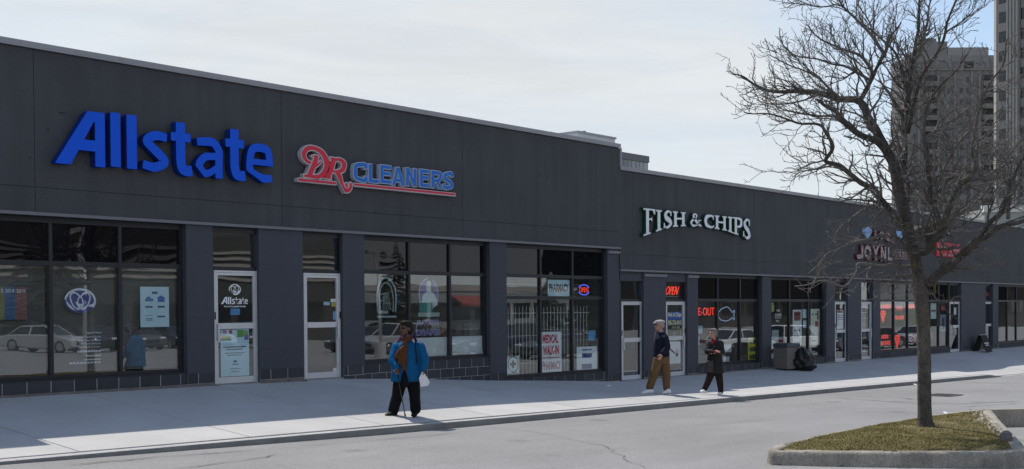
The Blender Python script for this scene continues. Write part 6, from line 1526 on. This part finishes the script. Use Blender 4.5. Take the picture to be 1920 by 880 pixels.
sh = Blob(); shoe(sh, L_(780, 780, .06), L_(775, 781, -.17), .05, .085); sh.skin('shoe', BLACK, root, .008, 2)
SC = cloth('patterned_scarf', (.13, .052, .018)); nt_ = SC.node_tree; bs = nt_.nodes['Principled BSDF']
vo = nt_.nodes.new('ShaderNodeTexVoronoi'); vo.inputs['Scale'].default_value = 42; g_ = nt_.nodes.new('ShaderNodeNewGeometry'); cr = nt_.nodes.new('ShaderNodeValToRGB'); cr.color_ramp.elements[0].color = (.015, .007, .004, 1); cr.color_ramp.elements[1].color = (.10, .042, .018, 1); cr.color_ramp.elements[0].position = .18; cr.color_ramp.elements[1].position = .42
nt_.links.new(g_.outputs['Position'], vo.inputs['Vector']); nt_.links.new(vo.outputs['Distance'], cr.inputs['Fac']); nt_.links.new(cr.outputs['Color'], bs.inputs['Base Color'])
s_ = Blob(); s_.chain([L_(755, 634, -.07), L_(762, 638, -.11), L_(772, 634, -.07)], [.034, .04, .036]); s_.chain([L_(762, 640, -.12), L_(760, 655, -.165), L_(758, 672, -.18), L_(758, 690, -.195)], [.040, .050, .055, .042]); s_.chain([L_(757, 652, -.17), L_(748, 661, -.18), L_(742, 670, -.19)], [.042, .042, .028]); s_.chain([L_(753, 664, -.18), L_(749, 680, -.195)], [.042, .032])
s_.skin('scarf', SC, root, .010, 2, (.014, 14))
wd = Blob(); wd.chain([L_(759, 718, -.19), L_(759, 703, -.178), L_(759, 694, -.172)], [.075, .045, .02]); wd.skin('trouser_front', cloth('black_trousers', (.007, .007, .009)), root, .008, 2)
rd = Blob(); rd.ell(L_(759, 692, -.182), (.035, .02, .03)); rd.skin('jumper', cloth('crimson_jumper', (.25, .012, .02)), root, .008, 1)
hr = Blob(); hr.ell(P(0, -.028, .055), (.092, .108, .088), M); hr.ell(P(0, -.06, -.01), (.088, .07, .10), M); hr.ell(P(.0, .03, .10), (.075, .065, .042), M); hr.skin('hair', cloth('dark_hair', (.018, .014, .013), .7), root, .008, 2, (.006, 25))
gl = Blob()
for q_ in (-1, 1): gl.ell(P(q_*.034, .090, .014), (.031, .010, .022), M)
gl.cone(P(-.02, .096, .02), .005, P(.02, .096, .02), .005, 6); gl.skin('sunglasses', mat('dark_lens', (.01, .01, .01), .12), root, .005, 1)
# stick
st = thing('walking_stick', 'thin dark walking stick held by the person in the blue coat', 'stick', tuple(root.location), root.rotation_euler[2])
tip = L_(760, 783, -.24); tip.z = .012; top = Vector(hL)+Vector((.01, -.02, -.02))
MB().tube([tip, tip+(top-tip)*.06, tip+(top-tip)*.061, top], [.014, .014, .009, .009], 8).build('shaft', BLACK, st, local=True, smooth=True); MB().tube([top+Vector((.05, .0, .01)), top, top+Vector((-.06, -.01, .005))], [.011, .013, .010], 8).build('handle', mat('stick_wood', (.05, .03, .02), .5), st, local=True, smooth=True)
pp = thing('paper_sheet', 'folded white paper hanging from the hand of the person in blue', 'paper', tuple(root.location), root.rotation_euler[2])
P_ = [(791.5, 697), (795, 697), (806, 716), (803, 723), (789, 725), (786, 708)]; v = [L_(x, y, -.14-.03*((i % 3)-1)) for i, (x, y) in enumerate(P_)]; n_ = len(v); v += [p+Vector((0, .004, 0)) for p in v]
MB().add(v, [tuple(range(n_)), tuple(range(2*n_-1, n_-1, -1))]+[((i+1) % n_, i, n_+i, n_+(i+1) % n_) for i in range(n_)]).build('sheet', mat('white_paper', (.72, .72, .76), .7), pp, local=True)
# ---- man in flat cap
f = Fig('person in a flat cap, navy jacket and tan trousers striding left', 1233, 738.5, 595, 1.75); L_ = f.L; root = f.root
b = Blob(); P, M = head(b, L_(1237, 611), (-1, -.22), .225)
b.cone(L_(1239, 620), .052, L_(1241, 630), .06); b.chain([L_(1242, 632), L_(1241, 650), L_(1240, 672)], [.11, .12, .12])
NS, NE, NW = L_(1247, 634, -.17), L_(1251, 651, -.22), L_(1241, 663, -.26); FS, FE, FW = L_(1240, 634, .16), L_(1243, 651, .2), L_(1239, 664, .2)
b.chain([L_(1245, 633, -.1), NS, NE, NW], [.05, .05, .042, .03]); b.chain([L_(1240, 633, .1), FS, FE, FW], [.05, .05, .042, .03])
b.chain([L_(1236, 672, -.07), L_(1226, 703, -.08), L_(1217, 727, -.08)], [.09, .06, .045]); b.chain([L_(1245, 672, .07), L_(1249, 703, .08), L_(1251, 728, .08)], [.09, .06, .045])
hand(b, NW, (-.35, -.2, -.9), (-.6, .7, 0), -1, .7, 1.12); hand(b, FW, (-.3, 0, -.9), (-.6, -.6, 0), 1, .7, 1.1)
b.skin('body', SKIN_L, root, .0075, 3)
c = Blob(); c.rings([(L_(1240, 0).x, 0, L_(0, 623).z, .075, .075), (L_(1241, 0).x, 0, L_(0, 628).z, .12, .15), (L_(1241, 0).x, 0, L_(0, 635).z, .155, .20), (L_(1240.5, 0).x, 0, L_(0, 650).z, .175, .20), (L_(1240, 0).x, 0, L_(0, 665).z, .185, .19), (L_(1240, 0).x, 0, L_(0, 669).z, .18, .185)])
c.chain([L_(1244, 634, -.1), NS, NE, NW+Vector((.02, 0, .03))], [.085, .085, .075, .058]); c.chain([L_(1240, 634, .1), FS, FE, FW+Vector((.02, 0, .03))], [.085, .085, .07, .055])
c.skin('jacket', cloth('navy_jacket', (.012, .015, .028), .75), root, .010, 3, (.009, 9))
z_ = Blob(); z_.chain([L_(1229.5, 624, -.06), L_(1227, 640, -.08)], [.012, .010]); z_.skin('collar', cloth('grey_collar', (.22, .22, .24)), root, .007, 1)
t = Blob(); t.rings([(L_(1240, 0).x, 0, L_(0, 660).z, .15, .16), (L_(1240, 0).x, 0, L_(0, 672).z, .165, .17), (L_(1240, 0).x, 0, L_(0, 682).z, .14, .15)])
t.chain([L_(1235, 674, -.07), L_(1226, 703, -.08), L_(1218, 726, -.08)], [.118, .094, .084]); t.chain([L_(1245, 674, .07), L_(1249, 703, .08), L_(1250, 728, .08)], [.118, .094, .084])
t.skin('trousers', cloth('tan_trousers', (.14, .086, .045)), root, .010, 3, (.009, 9))
WSH = mat('white_trainer', (.80, .80, .80), .6, var=.08, vscale=15)
sh = Blob(); shoe(sh, L_(1225, 737.5, -.09), L_(1202, 738.5, -.16), .058, .10); sh.skin('shoe', WSH, root, .008, 2)
sh = Blob(); shoe(sh, L_(1257, 738.5, .04), L_(1241, 739, -.06), .058, .10); sh.skin('shoe', WSH, root, .008, 2)
hr = Blob(); hr.ell(P(0, -.05, -.005), (.082, .065, .06), M); hr.skin('hair', cloth('grey_hair', (.30, .29, .28), .7), root, .007, 1, (.004, 30))
cp = Blob(); cp.ell(P(0, -.008, .085), (.094, .125, .050), M); cp.ell(P(0, .10, .062), (.070, .055, .014), M); cp.skin('flat_cap', cloth('grey_cap', (.34, .335, .33)), root, .007, 2, (.004, 30))
gl = Blob()
for q_ in (-1, 1): gl.ell(P(q_*.034, .088, .014), (.027, .008, .017), M); gl.cone(P(q_*.062, .08, .018), .004, P(q_*.078, -.01, .012), .004, 6)
gl.skin('sunglasses', mat('dark_lens', (.01, .01, .01), .12), root, .005, 0)
# ---- woman with folded arms
f = Fig('person in a long dark coat with folded arms and red scarf', 1336, 739.5, 615, 1.55); L_ = f.L; root = f.root
b = Blob(); P, M = head(b, L_(1337, 626), (-.62, -.78), .215)
b.cone(L_(1338, 634), .045, L_(1340, 643), .055); b.chain([L_(1341, 645), L_(1340, 662), L_(1340, 690)], [.09, .11, .12])
AS, AE, AW = L_(1331, 645, -.02), L_(1326, 659, -.10), L_(1339, 659, -.22); BS, BE, BW = L_(1351, 645, .0), L_(1354, 660, -.06), L_(1342, 661, -.20)
b.chain([L_(1335, 644), AS, AE, AW], [.045, .045, .038, .028]); b.chain([L_(1347, 644), BS, BE, BW], [.045, .045, .038, .028])
b.chain([L_(1335, 694), L_(1328, 715, -.04), L_(1320, 731, .0)], [.08, .055, .042]); b.chain([L_(1346, 694), L_(1350, 716), L_(1351, 733)], [.08, .055, .042])
hand(b, AW, (.95, -.1, .1), (0, .6, -.6), 1, .5, .95); hand(b, BW, (-.9, -.25, .05), (0, .7, -.6), -1, .5, .95)
b.skin('body', SKIN_L, root, .0075, 3)
c = Blob(); c.rings([(L_(1340, 0).x, 0, L_(0, 638).z, .07, .07), (L_(1341, 0).x, 0, L_(0, 641).z, .13, .10), (L_(1341, 0).x, 0, L_(0, 646).z, .165, .12), (L_(1340.5, 0).x, 0, L_(0, 660).z, .165, .13), (L_(1340.5, 0).x, 0, L_(0, 680).z, .185, .155), (L_(1341, 0).x, 0, L_(0, 698).z, .205, .17), (L_(1341, 0).x, 0, L_(0, 700).z, .20, .165)])
c.chain([L_(1336, 646), AS, AE, AW+Vector((-.03, 0, 0))], [.075, .075, .065, .052]); c.chain([L_(1346, 646), BS, BE, BW+Vector((.03, 0, 0))], [.075, .075, .065, .052])
c.skin('coat', cloth('charcoal_coat', (.022, .021, .022), .6), root, .010, 3, (.010, 9))
t = Blob(); t.rings([(L_(1341, 0).x, 0, L_(0, 685).z, .14, .13), (L_(1341, 0).x, 0, L_(0, 698).z, .14, .13)]); t.chain([L_(1335, 696), L_(1328, 715, -.04), L_(1321, 731, .0)], [.095, .076, .062]); t.chain([L_(1346, 696), L_(1350, 716), L_(1351, 734)], [.095, .078, .064]); t.skin('trousers', cloth('plum_trousers', (.026, .015, .017)), root, .010, 3, (.006, 9))
sh = Blob(); shoe(sh, L_(1325, 737, .02), L_(1313.5, 735, -.10), .043, .075); sh.skin('shoe', WSH, root, .008, 2); sh = Blob(); shoe(sh, L_(1354, 739.5, .05), L_(1346.5, 740, -.10), .043, .075); sh.skin('shoe', WSH, root, .008, 2)
s_ = Blob(); s_.chain([L_(1336, 637, -.05), L_(1338, 640, -.085), L_(1343, 638, -.05)], [.022, .026, .022]); s_.chain([L_(1337, 641, -.105), L_(1337, 646, -.125)], [.022, .012]); s_.skin('scarf', cloth('red_scarf', (.26, .012, .018)), root, .008, 2); s_ = Blob(); s_.chain([AW+Vector((-.015, -.02, 0)), AW+Vector((.03, -.03, .0))], [.030, .024]); s_.skin('cuff', cloth('red_scarf', (.26, .012, .018)), root, .008, 1)
hr = Blob(); hr.ell(P(0, -.03, .052), (.088, .10, .080), M); hr.ell(P(0, -.062, -.015), (.085, .06, .085), M); hr.ell(P(0, .035, .098), (.066, .05, .03), M); hr.skin('hair', cloth('ash_hair', (.20, .185, .17), .7), root, .007, 2, (.006, 28))
gl = Blob()
for q_ in (-1, 1): gl.ell(P(q_*.032, .086, .014), (.024, .007, .015), M)
gl.skin('glasses', mat('spectacle_lens', (.05, .05, .05), .15), root, .005, 0)
hb = thing('handbag', 'black leather handbag hanging in front of the person with folded arms', 'handbag', tuple(root.location), root.rotation_euler[2])
g = Blob(); g.rings([(L_(1331, 0).x, -.21, L_(0, 697).z, .085, .04), (L_(1330.5, 0).x, -.22, L_(0, 690).z, .10, .055), (L_(1331, 0).x, -.215, L_(0, 680).z, .09, .05), (L_(1332, 0).x, -.21, L_(0, 675).z, .07, .03)]); g.skin('bag_body', mat('black_leather', (.014, .013, .013), .35, bump=.3), hb, .008, 2, (.005, 14)); MB().tube([L_(1327, 677, -.21), L_(1331, 664, -.24), L_(1338, 652, -.18), L_(1347, 642, -.11)], .012, 6).build('strap', BLACK, hb, local=True, smooth=True)
bpy.data.scenes.remove(TMP)
# ------------------------------------------------------------------ what stands across the car park (seen mirrored in the glass)
TYRE = mat('tyre_rubber', (.015, .015, .015), .9); CGLASS = mat('car_glass', (.015, .018, .02), .05, 0, .6); CHROME = mat('wheel_alloy', (.4, .4, .41), .3, .8)
def paint(n, c): return mat('paint_'+n, c, .28, 0, .5, coat=.6)
def car(loc, rz, pm, label, suv=False):
    root = thing('parked_car', label, 'car', loc, rz, 'cars parked across the lot'); k = 1.12 if suv else 1.0
    prof = [(-2.2, .30), (-2.25, .55), (-2.2, .86*k), (-1.2, .93*k), (1.0, .93*k), (1.85, .80*k), (2.2, .66), (2.22, .35), (1.95, .22), (-1.9, .22)]
    if suv: prof = [(-2.2, .35), (-2.25, .6), (-2.2, 1.02), (1.0, 1.02), (1.95, .92), (2.18, .72), (2.2, .40), (1.95, .28), (-1.9, .28)]
    rg = []
    for y, ins in ((-.90, .07), (-.84, 0), (.84, 0), (.90, .07)): rg.append([(x*(1-ins*.35), y, z+(ins if z < .5 else -ins*.7)) for x, z in prof])
    mb = MB(); mb.loft(rg); body = mb.build('body', pm, root, local=True)
    zb = .92*k if not suv else 1.015; zt = 1.42 if not suv else 1.68; xb0, xb1, xt0, xt1 = (-1.75, 1.15, -1.0, .35) if not suv else (-2.12, 1.15, -1.85, .45)
    def ring(z, x0, x1, w): return [(x0, -w, z), (x1, -w, z), (x1, w, z), (x0, w, z)]
    mb = MB(); mb.loft([ring(zb-.02, xb0, xb1, .80), ring(zt-.05, xt0, xt1, .62)]); mb.build('greenhouse', CGLASS, root, local=True)
    mb = MB(); mb.loft([ring(zt-.049, xt0-.06, xt1+.06, .64), ring(zt, xt0+.08, xt1-.1, .56)]); mb.build('roof', pm, root, local=True)
    mb = MB()
    for y in (-1, 1):
        for (xa, xc) in ((xb0, xt0), (xb1, xt1), ((xb0+xb1)/2-.1, (xt0+xt1)/2-.05)): mb.tube([(xa, y*.81, zb-.01), (xc, y*.635, zt-.045)], .035, 5)
    mb.build('pillars', pm, root, local=True)
    for x in (-1.35, 1.38):
        for y in (-1, 1):
            mb = MB(); mb.tube([(x, y*.70, .33), (x, y*.905, .33)], .33, 18); w_ = mb.build('wheel', TYRE, root, local=True); mb = MB(); mb.tube([(x, y*.906, .33), (x, y*.92, .33)], [.22, .2], 14); mb.build('rim', CHROME, w_, local=True)
    for y in (-.62, .62):
        MB().bbox(2.08, 2.2, y-.2, y+.2, .62, .76, .03).build('headlight', mat('headlamp', (.7, .7, .72), .1), root, local=True); MB().bbox(-2.255, -2.17, y-.2, y+.2, .68, .84, .03).build('tail_light', mat('tail_lamp', (.35, .01, .01), .2), root, local=True)
    MB().box(2.17, 2.215, -.42, .42, .42, .6).build('grille', BLACK, root, local=True)
    return root
WHT, SIL, DKB, BLK, RED, GRY = paint('white', (.72, .73, .73)), paint('silver', (.40, .41, .42)), paint('navy', (.015, .02, .05)), paint('black', (.012, .012, .013)), paint('maroon', (.20, .015, .02)), paint('graphite', (.07, .075, .08))
cars = [((29.6, -41.5), 60, SIL, 'old silver saloon', 0), ((33.4, -43.5), 100, BLK, 'black saloon', 0), ((36.8, -44.5), 96, GRY, 'graphite saloon', 0), ((40.2, -46.0), 95, DKB, 'navy saloon', 0), ((43.6, -47.0), 98, WHT, 'white saloon', 0), ((47.0, -48.0), 95, GRY, 'graphite off-roader', 1), ((50.4, -48.6), 95, BLK, 'black off-roader', 1),
        ((43, -31.0), 178, BLK, 'black saloon', 0), ((43, -28.0), 182, SIL, 'silver off-roader', 1), ((43, -25.2), 179, DKB, 'navy saloon', 0), ((43.2, -22.4), 181, GRY, 'graphite saloon', 0), ((43, -19.6), 178, DKB, 'navy off-roader', 1), ((43.2, -16.8), 180, GRY, 'graphite saloon', 0),
        ((57.5, -15.2), 12, WHT, 'white saloon', 0), ((63.0, -14.6), 8, WHT, 'white off-roader', 1), ((70, -15.5), 170, GRY, 'graphite saloon', 0), ((76, -15.0), 5, BLK, 'black saloon', 0), ((83, -15.6), 175, SIL, 'silver saloon', 0)]
where = ['at the left of the farthest row', 'second in the farthest row', 'third in the farthest row', 'fourth in the farthest row', 'fifth in the farthest row', 'sixth in the farthest row', 'at the right of the farthest row', 'at the far end of the middle row', 'second from the far end of the middle row', 'third from the far end of the middle row', 'fourth from the far end of the middle row', 'fifth from the far end of the middle row', 'at the near end of the middle row', 'nearest along the right lane', 'second along the right lane', 'third along the right lane', 'fourth along the right lane', 'farthest along the right lane']
for ((x, y), a, pm, n_, suv), wh in zip(cars, where): car((x, y, z_road(x)+.004), R(a), pm, n_+' parked '+wh+' across the lot', suv)
def lamp_post(px_, Y, pt, label):
    p = on_y(px_, 600, Y); x, y = float(p[0]), -Y; zt = float(on_y(px_, pt, Y)[2]); z0 = z_road(x); r = thing('lamp_post', label, 'lamp post', (x, y, z0), 0, 'lamp posts in the car park'); PO = mat('pole_white', (.62, .62, .60), .5)
    MB().tube([(0, 0, 0), (0, 0, .7)], .28, 12).build('base', KERBM, r, local=True); MB().tube([(0, 0, .7), (0, 0, zt-z0)], [.09, .07], 10).build('pole', PO, r, local=True, smooth=True)
    MB().bbox(-.95, -.05, -.22, .22, zt-z0-.22, zt-z0, .05).build('head', PO, r, local=True)
lamp_post(168, 34, 434, 'white lamp post with a box head mirrored in the first window'); lamp_post(722, 24, 470, 'white lamp post mirrored in the laundry window'); lamp_post(1560, 20, 470, 'white lamp post far along the car park')
DARKW = mat('dark_office_wall', (.05, .048, .046), .85, var=.1); STR = mat('louvre_strip', (.30, .28, .25), .7); OGL = mat('office_glass', (.02, .022, .025), .08)
def block_building(x0, x1, y, h, m, label, bands=(), windows=True, awning=None):
    r = thing('office_building', label, 'building', ((x0+x1)/2, y, -1.4), 0, 'buildings across the car park'); MB().box(x0, x1, y-14, y, -1.5, h).build('wall', m, r)
    for a, b in bands: MB().box(x0, x1+.05, y+.002, y+.12, a, b).build('louvre', STR, r)
    if windows:
        x = x0+1
        while x < x1-3: MB().box(x, x+2.6, y+.001, y+.06, .8, 2.6).build('window', OGL, r); x += 3.4
    if awning: mb = MB(); mb.add([(awning[0], y+.13, 3.4), (awning[1], y+.13, 3.4), (awning[1], y+1.6, 2.5), (awning[0], y+1.6, 2.5), (awning[1], y+1.6, 2.2), (awning[0], y+1.6, 2.2)], [(0, 1, 2, 3), (3, 2, 4, 5)]); mb.build('awning', mat('red_awning', (.24, .04, .035), .8), r)
block_building(14, 71.5, -66, 13, DARKW, 'dark louvred office building across the car park', [(4.6+.55*k, 4.85+.55*k) for k in range(5)]+[(8.9, 9.1)])
block_building(72, 112, -70, 4.6, mat('grey_shop_wall', (.22, .24, .24), .9), 'low grey shop with a red awning across the car park', [(3.9, 4.5)], True, (float(on_y(850, 555, 70)[0]), float(on_y(908, 555, 70)[0])))
block_building(118, 176, -66, 15, mat('pane_darkening_wall', (.035, .032, .03), .9), 'dark brown brick building far across the car park', [])  # unseen block, made tall and dark to keep mirrored sky out of the panes
block_building(178, 260, -40, 15, DARKW, 'dark hall at the far end of the car park', [])  # added hall, raised and darkened so the far panes mirror no sky
# conifer and bare trees over there
def conifer(x, y, h, label):
    r = thing('conifer_tree', label, 'tree', (x, y, z_road(x)), 0, 'trees across the car park'); MB().tube([(0, 0, 0), (0, 0, h)], [.16, .02], 7).build('trunk', BARK, r, local=True); mb = MB(); q = random.Random(int(x))
    for k in range(420):
        t = q.random()**.8; z = .5+t*(h-.6); L__ = (1-t)*h*.24+.15; a = q.uniform(0, 6.28); w_ = L__*.16; ca, sa = math.cos(a), math.sin(a)
        mb.add([(0, 0, z), (ca*L__-sa*w_, sa*L__+ca*w_, z-.28*L__), (ca*L__*1.15, sa*L__*1.15, z-.2*L__), (ca*L__+sa*w_, sa*L__-ca*w_, z-.28*L__)], [(0, 1, 2, 3)])
    mb.build('crown', mat('conifer_green', (.02, .035, .018), .9), r, local=True)['kind'] = 'stuff'
for px_, Y, h in ((1112, 38, 9.0), (1035, 45, 6.0), (745, 55, 9), (60, 58, 8)):
    p = on_y(px_, 600, Y); conifer(float(p[0]), -Y, h, {1112: 'tall dark conifer mirrored at the right of the pharmacy window', 1035: 'smaller dark conifer beside the tall one across the lot', 745: 'dark conifer by the low shop across the lot', 60: 'dark conifer before the louvred office'}[px_])
